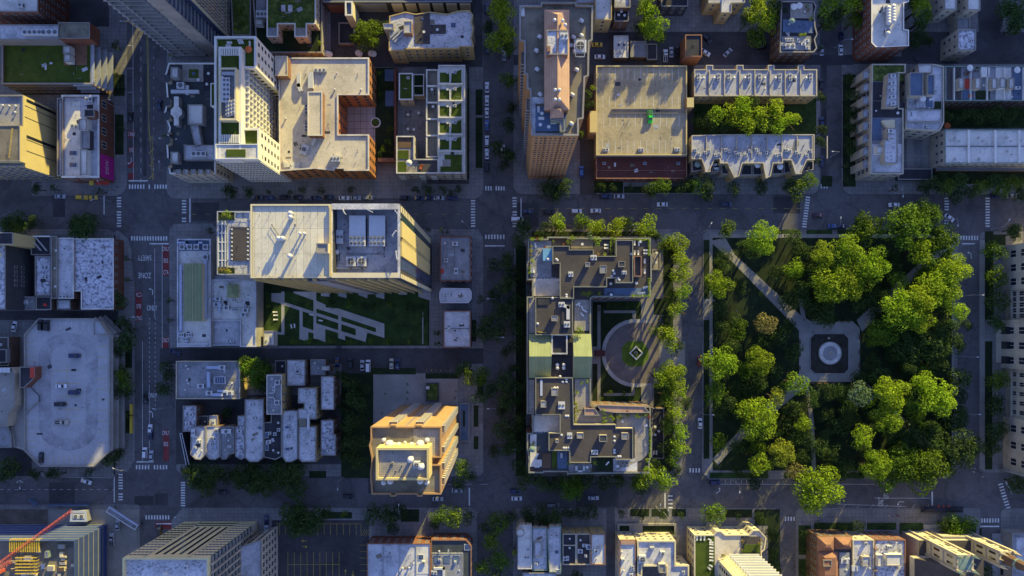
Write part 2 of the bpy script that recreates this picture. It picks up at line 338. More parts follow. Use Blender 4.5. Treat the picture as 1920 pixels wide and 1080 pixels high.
# garden behind the tower
S2('lawn',488,530,805,648,'lawn_dark'); S2('lawn',498,548,802,646,'lawn')
def GX(l): return [(480+x/5.647, 530+y/5.647) for x,y in l]
for q in ([(270,95),(303,95),(303,552),(270,552)], [(165,520),(280,525),(280,552),(165,545)], [(165,112),(270,112),(270,222),(200,205),(165,195)], [(303,205),(1270,525),(1360,555),(1360,585),(1050,487),(303,240)],
          [(462,285),(495,295),(495,600),(462,598)], [(610,95),(640,95),(640,600),(610,590)], [(872,340),(905,350),(905,600),(872,585)], [(610,420),(1057,560),(1057,592),(735,490),(610,452)],
          [(462,465),(495,465),(610,505),(610,535),(555,522),(555,600),(530,618),(462,598)], [(610,452),(735,490),(735,628),(610,582)], [(872,530),(945,555),(945,612),(872,585)], [(1057,487),(1180,530),(1160,628),(945,560),(1057,560)],
          [(610,200),(640,190),(740,235),(740,262),(870,272),(1270,405),(1270,480),(740,305),(640,275),(610,265)], [(1270,405),(1360,435),(1360,585),(1270,550)], [(400,95),(640,95),(640,200),(610,185),(400,110)],
          [(690,85),(780,85),(780,150),(690,140)], [(870,85),(960,85),(960,165),(870,140)], [(1085,85),(1180,85),(1180,165),(1085,130)], [(1270,85),(1360,85),(1360,175),(1270,150)], [(1510,85),(1600,85),(1600,130),(1510,125)], [(1720,100),(1850,100),(1850,190),(1720,150)],
          [(1762,310),(1772,310),(1772,650),(1762,650)]): sheet('path', GX(q), 'path_pale')
# road markings
mk = MB(); mk_y = MB(); mk_r = MB()
ZM = 0.0
def mline(b, x0, y0, x1, y1, wd, z=ZM-.042):
    a = P(x0,y0); c = P(x1,y1); d = (c-a).normalized(); n = Vector((-d.y,d.x,0))*wd/2
    b.add([(*(a+n)[:2],z),(*(a-n)[:2],z),(*(c-n)[:2],z),(*(c+n)[:2],z)], [(0,1,2,3)])
def zebra(x0, y0, x1, y1, n, length, wd=.6):      # n bars from centre (x0,y0) to (x1,y1), bar length px across
    a, c = Vector((x0,y0)), Vector((x1,y1)); d = (c-a); nn = Vector((-d.y,d.x)).normalized()*length/2
    for i in range(n):
        p = a+d*i/(n-1)
        if rnd.random() < .06: continue
        mline(mk, *(p-nn), *(p+nn), wd)
zebra(243,350,327,350,17,8); zebra(223,371,223,424,11,8); zebra(345,371,345,415,9,8); zebra(247,447,312,447,14,8)
zebra(256,876,312,876,11,8); zebra(343,905,343,948,10,8); zebra(226,890,226,942,11,8); zebra(274,970,316,970,9,8)
zebra(887,371,887,424,11,8); zebra(911,353,945,353,8,8); zebra(965,371,965,424,11,8); zebra(911,444,950,444,8,8)
zebra(1535,349,1556,349,5,8); zebra(1515,370,1508,425,12,8); zebra(1775,372,1775,424,11,8); zebra(1852,372,1852,424,11,8)
zebra(1792,446,1838,446,10,8); zebra(1283,882,1311,882,6,8); zebra(1257,930,1257,952,4,8); zebra(1473,973,1489,973,4,8)
zebra(1876,908,1890,952,9,9); zebra(1836,976,1872,976,8,8)
mline(mk,241,339,277,339,.5); mline(mk,356,368,356,417,.5); mline(mk,280,457,316,457,.5); mline(mk,256,866,288,866,.5); mline(mk,293,982,322,982,.5)
mline(mk,195,363,195,402,.4); mline(mk,977,371,977,425,.4); mline(mk,909,461,946,461,.5); mline(mk,880,915,880,948,.5); mline(mk,1247,925,1247,952,.5)
mline(mk,1748,922,1748,948,.6); mline(mk,1834,987,1874,987,.6); mline(mk,1804,457,1828,457,.5); mline(mk,1886,903,1897,925,.5); mline(mk,214,888,214,942,.4)
mline(mk,290,466,290,596,.15); mline(mk,304,458,304,660,.15); mline(mk,267,640,267,866,.15); mline(mk,280,724,280,866,.15); mline(mk,249,40,250,338,.15)
for y in range(30,335,19): mline(mk,264,y,264,y+9,.15); mline(mk,288,y,288,y+4,.15)
for y in range(596,770,9): mline(mk,280,y,280,y+3,.2); mline(mk,291,y,291,y+3,.2)
for y in (85,173,128): mline(mk,237,y,250,y,.15)
for y0,y1 in ((60,210),): mline(mk_y,275,y0,278,y1,.15); mline(mk_y,277,y0,280,y1,.15)
mline(mk_y,278,210,286,338,.15); mline(mk_y,285,255,288,338,.15); mline(mk_y,278,232,281,265,.15)
for y in (262,288,312,335): mline(mk_y,279,y,287,y-8,.25)
for x in range(990,1500,24): mline(mk_y,x,391,x+10,391,.12)
for x in range(360,880,26): mline(mk_y,x,402,x+8,402,.1)
mline(mk,1350,908,1500,908,.12); mline(mk,1560,908,1640,908,.12); mline(mk,1640,934,1745,934,.15); mline(mk,1568,945,1700,950,.12); mline(mk,1560,953,1700,955,.12)
for x in range(1580,1740,26): mline(mk,x,953,x+6,946,.1)
for x in range(1350,1440,10): mline(mk,x,900,x,908,.12)
for x in range(0,214,14): mline(mk,x,918,x+6,918,.12)
mline(mk,15,894,210,896,.12)
for i in range(7): mline(mk,720+i*30,908,735+i*30,908,.1)
# parking lot lines
ZL = .135
for i in range(13): mline(mk_y,524+i*12,981,524+i*12,1003,.12,.17)
for i in range(9): mline(mk_y,540+i*12,1035,540+i*12,1110,.12,.17)
mline(mk_y,540,1058,636,1058,.12,.17); mline(mk_y,518,982,676,982,.12,.17); mline(mk_y,677,982,677,1004,.12,.17)
for y in range(1022,1110,12): mline(mk_y,675,y,688,y,.12,.17)
for i in range(4): mline(mk_y,678+i*4,1004,684+i*4,992,.12,.17)
for (x,y,dx,dy) in ((566,1014,9,0),(576,1025,-9,0),(648,1068,0,10),(662,1080,0,-10)):
    mline(mk_y,x,y,x+dx,y+dy,.18,.17); q = Vector((dx,dy)).normalized(); n = Vector((-q.y,q.x)); a = Vector((x,y))
    mline(mk_y,*(a+q*3+n*2),*a,.3,.17); mline(mk_y,*(a+q*3-n*2),*a,.3,.17)
for i,(x,y) in enumerate([(690+i*9,693) for i in range(10)]+[(800+i*9,693) for i in range(6)]): mline(mk_y,x,y,x,y+3,.15,.16)
for x0,y0,x1,y1 in ((240,245,252,258),(240,275,252,286),(240,302,252,315),(240,324,252,337),(305,460,317,517),(254,546,266,602),(304,632,316,675),(306,805,317,864),(291,978,322,992)):
    a = P(x0,y0); c = P(x1,y1); mk_r.add([(a.x,a.y,-.046),(a.x,c.y,-.046),(c.x,c.y,-.046),(c.x,a.y,-.046)], [(0,1,2,3)])
struct('road_markings', mk, 'paint_white'); struct('road_markings', mk_y, 'paint_yellow'); struct('bus_lane_surface', mk_r, 'red_lane')
def text(txt, px, py, size, rz, m, z, sx=1.0, name='road_lettering', parent=None, rot=None, ext=0.004, loc=None):
    c = bpy.data.curves.new(name, 'FONT'); c.body = txt; c.size = 1.0; c.align_x = 'CENTER'; c.align_y = 'CENTER'; c.extrude = ext
    t = bpy.data.objects.new(name, c); COL.objects.link(t); bpy.context.view_layer.update()
    me = bpy.data.meshes.new_from_object(t); bpy.data.objects.remove(t); bpy.data.curves.remove(c)
    o = bpy.data.objects.new(name, me); me.materials.append(M[m]); link(o, parent)
    o.location = loc if loc is not None else (P(px,py).x, P(px,py).y, z)
    o.rotation_euler = rot if rot else (0,0,R_(rz)); o.scale = (size*sx, size, 1)
    if parent is None: o['kind'] = 'structure'
    return o
TZ = -.036
text('SAFETY', 271,483, 3.4,180,'paint_white',TZ,.55); text('ZONE', 271,516, 3.4,180,'paint_white',TZ,.62)
for t_, y in (('ONLY',467),('BUS',489),('CTA',511)): text(t_, 311,y, 2.8,0,'paint_white',TZ,.42)
for t_, y in (('CTA',552),('BUS',574),('ONLY',596)): text(t_, 260,y, 2.8,180,'paint_white',TZ,.42)
for t_, y in (('ONLY',638),('BUS',659)): text(t_, 310,y, 2.8,0,'paint_white',TZ,.42)
for t_, y in (('ONLY',812),('BUS',833)): text(t_, 311,y, 2.8,0,'paint_white',TZ,.42)
text('ONLY', 285,578, 3.4,0,'paint_white',TZ,.5); text('ONLY', 286,742, 3.2,0,'paint_white',TZ,.45)
text('ONLY', 246,251, 2.6,180,'paint_white',TZ,.42); text('BUS', 246,281, 2.6,180,'paint_white',TZ,.42)
text('ONLY', 1652,941, 3.4,90,'paint_white',TZ,.45); text('LEFT', 1662,930, 3.0,90,'paint_white',TZ,.4)
def arrow(px, py, rz, flip=1, m='paint_white', k=1.0, z=TZ):
    b = MB()
    pts = [(0,-1.6),(0,.3),(-.5*flip,.9),(-1.1*flip,1.0)]
    for a, c in zip(pts, pts[1:]):
        d = Vector((c[0]-a[0], c[1]-a[1])).normalized(); n = Vector((-d.y,d.x))*.14
        b.add([(a[0]+n.x,a[1]+n.y,0),(a[0]-n.x,a[1]-n.y,0),(c[0]-n.x,c[1]-n.y,0),(c[0]+n.x,c[1]+n.y,0)], [(0,1,2,3)])
    b.add([(-1.0*flip,1.5,0),(-1.0*flip,.5,0),(-1.7*flip,1.0,0)], [(0,1,2)])
    o = b.build('turn_arrow', m); o['kind'] = 'structure'; p = P(px,py); o.location = (p.x,p.y,z); o.rotation_euler = (0,0,R_(rz)); o.scale = (k,k,1)
arrow(286,546,0); arrow(286,776,0); arrow(246,302,180,-1); arrow(1348,922,-60,1,k=.9); arrow(1688,941,90,1); arrow(1821,478,0); arrow(38,902,60,1,k=.9)
# patches and manholes on the roads
pt = MB(); rr = random.Random(3)
for (x0,y0,x1,y1) in ((99,367,122,407),(360,380,410,414),(252,930,288,948),(690,885,760,925),(1450,368,1500,400),(560,375,640,382),(92,905,140,945),(290,925,315,948),(268,120,275,330),(1080,905,1160,950),(970,380,1010,425),(1540,120,1550,330)):
    a = P(x0,y0); c = P(x1,y1); pt.add([(a.x,a.y,-.0475),(a.x,c.y,-.0475),(c.x,c.y,-.0475),(c.x,a.y,-.0475)], [(0,1,2,3)])
struct('road_surface', pt, 'asphalt_dark')
mh = MB()
for (x,y) in ((290,378),(269,401),(276,915),(268,952),(242,894),(241,938),(820,690),(1000,378),(1295,397),(1340,917),(1295,950),(1450,370),(1590,382),(920,400),(930,890),(300,640),(255,780),(1555,200),(1300,700),(1305,470),(1546,260),(940,960)):
    p = P(x,y); mh.cyl((p.x,p.y,-.05), .42, .012, 10)
struct('manhole_covers', mh, 'metal_dark')
tw = MB()
for (x0,y0,x1,y1) in ((244,905,330,905),(244,935,330,935)): pass
# ---------------------------------------------------------------- shared part meshes
CACHE = {}
def shared(key, fn):
    if key not in CACHE: CACHE[key] = fn()
    return CACHE[key]
def inst(name, me, parent, loc, sc=(1,1,1), rz=0.0):
    o = bpy.data.objects.new(name, me); link(o, parent); o.location = loc; o.scale = sc; o.rotation_euler = (0,0,rz); return o
def _win():
    b = MB()
    for x0,x1,z0,z1 in ((-.5,-.42,-.5,.5),(.42,.5,-.5,.5),(-.42,.42,-.5,-.43),(-.42,.42,.43,.5),(-.035,.035,-.43,.43)):
        b.add([(x0,-.06,z0),(x1,-.06,z0),(x1,-.06,z1),(x0,-.06,z1),(x0,.02,z0),(x1,.02,z0),(x1,.02,z1),(x0,.02,z1)],
              [(0,1,2,3),(0,4,5,1),(1,5,6,2),(2,6,7,3),(3,7,4,0)], 'frame')
    b.add([(-.42,-.02,-.43),(.42,-.02,-.43),(.42,-.02,.43),(-.42,-.02,.43)], [(0,1,2,3)], 'dark_glass')
    return b.mesh('window')
def _winplain(fr, gl):
    def f():
        b = MB()
        b.add([(-.5,-.04,-.5),(.5,-.04,-.5),(.5,-.04,.5),(-.5,-.04,.5),(-.5,.02,-.5),(.5,.02,-.5),(.5,.02,.5),(-.5,.02,.5)], [(0,4,5,1),(1,5,6,2),(2,6,7,3),(3,7,4,0)], fr)
        b.add([(-.5,-.04,-.5),(.5,-.04,-.5),(.5,-.04,.5),(-.5,-.04,.5)], [(0,1,2,3)], gl)
        return b.mesh('window')
    return f
def _unit():
    b = MB(); b.box((0,0,0),(1,1,.12),'metal_grey'); b.box((0,0,.12),(1,1,.82),'metal_white'); b.box((0,0,.94),(1.04,1.04,.06),'metal_white')
    for s in (-1,1): b.add([(s*.502,-.38,.2),(s*.502,.38,.2),(s*.502,.38,.75),(s*.502,-.38,.75)], [(0,1,2,3) if s > 0 else (3,2,1,0)], 'metal_dark')
    return b.mesh('rooftop_unit')
def _fan():
    b = MB(); b.cyl((0,0,0),.5,.12,14,'metal_grey'); b.cyl((0,0,.12),.42,.02,14,'metal_dark'); b.box((0,0,.14),(.8,.06,.02),'metal_grey'); b.box((0,0,.145),(.06,.8,.02),'metal_grey')
    return b.mesh('fan')
def _vent():
    b = MB(); b.cyl((0,0,0),.28,.7,10,'metal_grey'); b.cyl((0,0,.7),.5,.22,12,'metal_white',.42); b.cyl((0,0,.92),.42,.1,12,'metal_white',.12)
    return b.mesh('vent')
def _pipe():
    b = MB(); b.cyl((0,0,0),.5,1,8,'metal_dark'); b.cyl((0,0,0),.75,.12,8,'metal_grey'); return b.mesh('vent_pipe')
def _sky():
    b = MB(); b.box((0,0,0),(1,1,.25),'metal_white'); b.add([(-.42,-.42,.26),(.42,-.42,.26),(.42,.42,.26),(-.42,.42,.26),(0,0,.4)], [(0,1,4),(1,2,4),(2,3,4),(3,0,4)], 'blue_glass')
    return b.mesh('skylight')
def _chim():
    b = MB(); b.box((0,0,0),(1,1,1.4),'brick_red'); b.box((0,0,1.4),(1.15,1.15,.12),'concrete_plain'); b.cyl((-.22,0,1.52),.14,.3,8,'terracotta'); b.cyl((.22,0,1.52),.14,.3,8,'terracotta')
    return b.mesh('chimney')
WMAX = 100
class B:
    """one building: an Empty with wall, roof, parapet, penthouse, window, rooftop unit ... parts"""
    def __init__(s, name, label, cat, poly, z, wall='brick_red', roof='grey_roof', par=.8, pw=.35, pm=None, z0=0.0, world=False, group=None, win=1, fh=3.4, sp=3.0, wsz=(1.2,1.7), at=None, glass=('frame','dark_glass')):
        p = ccw(list(poly)) if world else W(poly, z if at is None else at)
        cx = sum(q[0] for q in p)/len(p); cy = sum(q[1] for q in p)/len(p)
        s.c = (cx, cy, 0.0); s.z = z; s.p = p; s.nw = 0; s.wst = []; s.glass = glass
        s.root = empty(name, s.c, label, cat, group); s.rz = z-par
        s.shell('wall', p, z0, z, wall, roof, par, pw, pm, s.root)
        if win: s.auto(p, z0, z-par, fh, sp, wsz)
    def shell(s, name, p, z0, z, wall, roof, par, pw, pm, parent):
        b = MB()
        if par > 0.02:
            q = inset(p, pw); b.ring(p, q, z0, z, z-par-.05); o = b.build(name, wall, parent, s.c if parent is s.root else s.c)
            if parent is not s.root: pass
            r = MB(); r.add([(x,y,z-par) for x,y in inset(p, pw-.03)], [tuple(range(len(p)))])
            c = MB(); c.ring(inset(p,-.06), inset(p, pw+.05), z-.12, z+.04, z-.12); c.build('parapet', pm or 'concrete_plain', parent if parent is s.root else o, s.c)
        else:
            b.prism(p, z0, z, None, top=False); o = b.build(name, wall, parent, s.c); r = MB(); r.add([(x,y,z) for x,y in p], [tuple(range(len(p)))])
        r.build('roof', roof, parent if parent is s.root else o, s.c)
        return o
    def block(s, poly, z1, z0=None, wall='brick_red', roof='grey_roof', par=0.3, pw=.25, pm=None, name='penthouse', world=False, win=0, at=None):
        z0 = s.rz if z0 is None else z0
        p = ccw(list(poly)) if world else W(poly, z1 if at is None else at)
        o = s.shell(name, p, z0, z1, wall, roof, par, pw, pm, s.root)
        if win: s.auto(p, z0, z1-par, 3.3, 3.0, (1.2,1.6))
        return o
    def local(s, px, py, z): v = P(px,py,z); return (v.x-s.c[0], v.y-s.c[1], z)
    def window(s, x, y, z, w_, h_, ang):
        me = shared('window'+s.glass[0]+s.glass[1], _win if s.glass[0] == 'frame' else _winplain(*s.glass))
        if s.nw < WMAX:
            inst('window', me, s.root, (x-s.c[0], y-s.c[1], z), (w_,1,h_), ang); s.nw += 1
        else: s.wst.append((x,y,z,w_,h_,ang))
    def auto(s, p, z0, z1, fh=3.4, sp=3.0, wsz=(1.2,1.7), inset_=1.0):
        n = len(p)
        for i in range(n):
            a, b = Vector(p[i]), Vector(p[(i+1)%n]); d = b-a; L = d.length
            if L < 2.2: continue
            t = d/L; nrm = Vector((t.y,-t.x)); mid = (a+b)/2
            if nrm.dot(-mid) <= 2: continue
            if nrm.dot(-mid)*(z1-z0)/H < .5: continue
            rows = max(1, int((z1-z0-1.0)/fh)); cols = max(1, int((L-inset_)/sp)); ang = math.atan2(t.y, t.x)
            for r in range(rows)[::-1]:
                for c in range(cols):
                    q = a+t*(L*(c+.5)/cols)
                    s.window(q.x, q.y, z1-.9-fh*r-wsz[1]/2, wsz[0], wsz[1], ang)
    def finish(s):
        n = len(s.p); ar = abs(sum(s.p[i][0]*s.p[(i+1)%n][1]-s.p[(i+1)%n][0]*s.p[i][1] for i in range(n)))/2; vis = all(-60 < NX+x/(S*(1-s.z/H)) < 1980 and -60 < NY-y/(S*(1-s.z/H)) < 1140 for x,y in (s.p[0], s.p[n//2]))
        rr = s.root.get('label',''); r = random.Random(len(rr)*31+int(ar))
        if vis and ar > 60 and s.z > 5 and 'tower' not in s.root['category'] and 'construction' not in rr and 'church' not in rr:
            q = inset(s.p, 1.5); xs = [a[0] for a in q]; ys = [a[1] for a in q]
            def spot():
                for _ in range(30):
                    x, y = r.uniform(min(xs),max(xs)), r.uniform(min(ys),max(ys))
                    if inside((x,y), q) and inside((x+1.6,y), q) and inside((x-1.6,y), q) and inside((x,y+1.2), q) and inside((x,y-1.2), q): return x-s.c[0], y-s.c[1]
            for k in range(min(12, int(ar/45))):
                c = spot()
                if c: inst('vent_pipe', shared('pipe', _pipe), s.root, (*c, s.rz), (r.uniform(.12,.3), r.uniform(.12,.3), r.uniform(.4,1.1)))
            for k in range(min(8, int(ar/70))):
                c = spot()
                if c: m = r.choice(('metal_grey','metal_dark','metal_white','tar_roof','gravel_roof')); inst('roof_patch', shared('patch'+m, lambda: (lambda b: (b.box((0,0,0),(1,1,.05),m), b.mesh('roof_patch'))[1])(MB())), s.root, (*c, s.rz+.01+k*.004), (r.uniform(.6,2.6), r.uniform(.6,1.8), 1), r.choice((0,0,.4)))
            for k in range(min(5, int(ar/140))):
                c = spot()
                if c:
                    L1 = r.uniform(2,5); b = MB(); a0 = Vector((c[0],c[1],s.rz+.15)); b.bar(a0, a0+Vector((0,1,0))*min(L1,1.2) if k % 2 else a0+Vector((1.5,0,0)), .07, 'metal_grey'); b.build('pipe', None, s.root)
        if s.wst:
            b = MB()
            for x,y,z,w_,h_,ang in s.wst:
                ca, sa = math.cos(ang), math.sin(ang)
                def tr(u, v, k): return (x+u*ca-v*sa, y+u*sa+v*ca, z+k)
                u, k = w_/2, h_/2
                b.add([tr(-u,-.05,-k),tr(u,-.05,-k),tr(u,-.05,k),tr(-u,-.05,k)], [(0,1,2,3)], s.glass[1])
            o = b.build('window', None, s.root, s.c); o['kind'] = 'stuff'
    # roof furniture, photo pixels at roof level; sizes in metres
    def unit(s, px, py, w_=1.6, d=1.2, h=1.2, fans=1, rz=0.0, z=None):
        z = s.rz if z is None else z; x, y, _ = s.local(px,py,z+h)
        o = inst('rooftop_unit', shared('unit', _unit), s.root, (x,y,z), (w_,d,h), R_(rz))
        for k in range(fans):
            r = min(d*.8, w_/fans*.8); f = inst('fan', shared('fan', _fan), o, ((k+.5)/fans-.5, 0, 1.0), (r/w_, r/d, 1))
        return o
    def vent(s, px, py, k=1.0, z=None, h=1.0):
        z = s.rz if z is None else z; x, y, _ = s.local(px,py,z+h); return inst('vent', shared('vent', _vent), s.root, (x,y,z), (k,k,k*h))
    def pipe(s, px, py, r=.2, h=.8, z=None):
        z = s.rz if z is None else z; x, y, _ = s.local(px,py,z+h); return inst('vent_pipe', shared('pipe', _pipe), s.root, (x,y,z), (r,r,h))
    def skylight(s, px, py, w_=1.5, d=1.5, z=None):
        z = s.rz if z is None else z; x, y, _ = s.local(px,py,z+.3); return inst('skylight', shared('sky', _sky), s.root, (x,y,z), (w_,d,1.2))
    def chimney(s, px, py, w_=1.4, d=.7, h=1.0, z=None):
        z = s.rz if z is None else z; x, y, _ = s.local(px,py,z+1.5); return inst('chimney', shared('chim', _chim), s.root, (x,y,z), (w_,d,h))
    def duct(s, pts, w_=.6, h=.6, m='duct_blue', z=None, lift=.3):
        z = s.rz if z is None else z; b = MB()
        for a, c in zip(pts, pts[1:]):
            A, C = P(*a, z+h), P(*c, z+h); d = C-A; L = d.length; mid = (A+C)/2
            b.box((mid.x, mid.y, z+lift),(L+w_, w_, h), m, math.atan2(d.y, d.x))
            b.box((mid.x, mid.y, z),(.2, w_*.8, lift), 'metal_dark')
        return b.build('duct', None, s.root, s.c)
    def flat(s, poly, m, dz=.06, name='deck', z=None):
        z = s.rz if z is None else z; b = MB(); b.prism(W(poly, z+dz), z+.01, z+dz); return b.build(name, m, s.root, s.c)
    def rail(s, pts, m='metal_white', z=None, h=1.0, name='railing', r=.05, closed=False):
        z = s.rz if z is None else z; b = MB(); pts = [P(x,y,z+h) for x,y in pts]
        if closed: pts.append(pts[0])
        for a, c in zip(pts, pts[1:]):
            n = max(1, int((c-a).length/1.5))
            for k in (0,-.5): b.bar(a+Vector((0,0,k)), c+Vector((0,0,k)), r, m)
            for i in range(n+1):
                q = a+(c-a)*i/n; b.bar((q.x,q.y,z), (q.x,q.y,z+h), r*.8, m)
        return b.build(name, None, s.root, s.c)
    def wallbox(s, px0, py0, px1, py1, h=1.0, t=.3, m='concrete_plain', z=None, name='divider'):
        z = s.rz if z is None else z; A, C = P(px0,py0,z+h), P(px1,py1,z+h); d = C-A; b = MB()
        b.box(((A.x+C.x)/2,(A.y+C.y)/2,z),(d.length, t, h), m, math.atan2(d.y,d.x)); return b.build(name, None, s.root, s.c)
    def clutter(s, seed, nu=3, nv=5, npi=4, nsk=0, reg=None):
        r = random.Random(seed); q = inset(s.p, 1.6); put = []
        if reg: q = W(reg, s.rz)
        xs = [a[0] for a in q]; ys = [a[1] for a in q]
        k = S*(1-s.rz/H)
        for kind, n in (('u',nu),('v',nv),('p',npi),('s',nsk)):
            for _ in range(n):
                for _t in range(20):
                    x, y = r.uniform(min(xs),max(xs)), r.uniform(min(ys),max(ys))
                    if inside((x,y), q) and all((x-a)**2+(y-b)**2 > 5 for a,b in put): break
                else: continue
                put.append((x,y)); px, py = NX+x/k, NY-y/k
                if kind == 'u': s.unit(px,py,r.uniform(1,2.2),r.uniform(.9,1.4),r.uniform(.8,1.3),r.choice((1,1,2)),r.choice((0,90)))
                elif kind == 'v': s.vent(px,py,r.uniform(.6,1.1))
                elif kind == 'p': s.pipe(px,py,r.uniform(.1,.2),r.uniform(.5,1.2))
                else: s.skylight(px,py,r.uniform(1,1.8),r.uniform(1,1.8))
    def edge(s, a, b, z):                         # wall through photo points a->b at height z; returns origin, tangent, length, angle (outward = right of a->b, towards -y local)
        A, C = P(*a, z), P(*b, z); d = C-A; d.z = 0; L = d.length; t = d/L; return A, t, L, math.atan2(t.y,t.x)
    def panel(s, a, b, z, u0, u1, z0, z1, m, out=.12, name='wall_panel'):
        A, t, L, ang = s.edge(a,b,z); o = MB(); mid = A+t*(u0+u1)/2*L; n = Vector((t.y,-t.x,0)); c = mid+n*out/2
        o.box((c.x,c.y,z0),((u1-u0)*L, out, z1-z0), m, ang); return o.build(name, None, s.root, s.c)
    def grid(s, a, b, z, rows, cols, z0, z1, w_, h_, u0=0.0, u1=1.0):
        A, t, L, ang = s.edge(a,b,z)
        for r in range(rows)[::-1]:
            for c in range(cols):
                q = A+t*L*(u0+(u1-u0)*(c+.5)/cols); s.window(q.x,q.y,z0+(z1-z0)*(r+.5)/rows,w_,h_,ang)
    def slabs(s, a, b, z, zs, u0, u1, depth, th, m, name='balcony', back=None):
        A, t, L, ang = s.edge(a,b,z); n = Vector((t.y,-t.x,0)); o = MB()
        for zz in zs:
            mid = A+t*(u0+u1)/2*L+n*depth/2; o.box((mid.x,mid.y,zz),((u1-u0)*L,depth,th),m,ang)
        r = o.build(name, None, s.root, s.c); return r
    def balconies(s, a, b, z, zs, u0, u1, depth, m, rm='metal_grey'):
        A, t, L, ang = s.edge(a,b,z); n = Vector((t.y,-t.x,0))
        def mk_():
            o = MB(); o.box((0,-.5,0),(1,1,.2),m); o.box((0,-.98,.2),(1,.05,.95),rm); o.box((-.49,-.5,.2),(.02,1,.95),rm); o.box((.49,-.5,.2),(.02,1,.95),rm); return o.mesh('balcony')
        me = shared('balc'+m+rm, mk_)
        for zz in zs:
            q = A+t*(u0+u1)/2*L; inst('balcony', me, s.root, (q.x-s.c[0], q.y-s.c[1], zz), ((u1-u0)*L,depth,1), ang)
# rooftop furniture: things of their own, standing on a roof
def _lounger():
    b = MB(); b.box((0,-.25,.25),(.65,1.3,.1),'fabric_white'); b.add([(-.32,.4,.3),(.32,.4,.3),(.32,1,.7),(-.32,1,.7),(-.32,.4,.38),(.32,.4,.38),(.32,.98,.78),(-.32,.98,.78)],[(4,5,6,7),(0,3,2,1),(0,1,5,4),(1,2,6,5),(2,3,7,6),(3,0,4,7)],'fabric_white')
    for x in (-.28,.28):
        for y in (-.8,.5): b.box((x,y,0),(.06,.06,.25),'metal_grey')
    return b.mesh('lounger')
def _table():
    b = MB(); b.cyl((0,0,.68),.6,.05,14,'fabric_white'); b.cyl((0,0,0),.06,.7,8,'metal_grey'); b.cyl((0,0,0),.3,.04,10,'metal_grey'); return b.mesh('table')
def _chair():
    b = MB(); b.box((0,0,.4),(.5,.5,.08),'fabric_dark'); b.box((0,.24,.45),(.5,.06,.45),'fabric_dark')
    for x in (-.2,.2):
        for y in (-.2,.2): b.box((x,y,0),(.05,.05,.4),'metal_grey')
    return b.mesh('chair')
def _sofa(m):
    def f():
        b = MB(); b.box((0,0,.1),(1.9,.8,.32),m); b.box((0,.34,.4),(1.9,.18,.4),m); b.box((-.9,0,.4),(.16,.8,.22),m); b.box((.9,0,.4),(.16,.8,.22),m); return b.mesh('sofa')
    return f
def _umb(m):
    def f():
        b = MB(); b.cyl((0,0,0),.04,2.3,6,'metal_grey'); n = 8; vs = [(0,0,2.75)]+[(1.4*math.cos(2*math.pi*i/n),1.4*math.sin(2*math.pi*i/n),2.2) for i in range(n)]+[(0,0,2.68)]+[(1.38*math.cos(2*math.pi*i/n),1.38*math.sin(2*math.pi*i/n),2.14) for i in range(n)]
        b.add(vs, [(0,1+i,1+(i+1)%n) for i in range(n)]+[(n+1,n+2+(i+1)%n,n+2+i) for i in range(n)]+[(1+i,n+2+i,n+2+(i+1)%n,1+(i+1)%n) for i in range(n)], m); return b.mesh('parasol')
    return f
FN = {'lounger':(_lounger,'sun lounger'),'patio_table':(_table,'table'),'patio_chair':(_chair,'chair'),'sofa':(_sofa('fabric_white'),'sofa'),'dark_sofa':(_sofa('fabric_dark'),'sofa'),'orange_sofa':(_sofa('fabric_orange'),'sofa'),'parasol':(_umb('fabric_white'),'parasol'),'dark_parasol':(_umb('copper_green'),'parasol'),'orange_parasol':(_umb('fabric_orange'),'parasol')}
LOOK = {'lounger':'white cushioned sun lounger','patio_table':'round white patio table','patio_chair':'dark patio chair','sofa':'white outdoor sofa','dark_sofa':'dark grey outdoor sofa','orange_sofa':'orange outdoor sofa','parasol':'open cream parasol','dark_parasol':'open green parasol','orange_parasol':'open orange parasol'}
def furn(kind, where, z, spots):
    fn, cat = FN[kind]; me = shared('f'+kind, fn); spots = sorted(spots)
    nm = kind.replace('dark_','').replace('orange_','')
    for i, (px,py,*r) in enumerate(spots):
        o = bpy.data.objects.new(nm, me); link(o); o.location = (P(px,py,z+.5).x, P(px,py,z+.5).y, z)
        o.rotation_euler = (0,0,R_(r[0] if r else 0))
        lab = LOOK[kind]+' '+where if len(spots) == 1 else fit(f'{ORD[i]} {LOOK[kind]} from the left {where}', f'{ORD[i]} {LOOK[kind]} from left {where}', f'{ORD[i]} {cat} from left {where}')
        tag(o, lab, cat, None if len(spots) == 1 else LOOK[kind]+'s '+where)
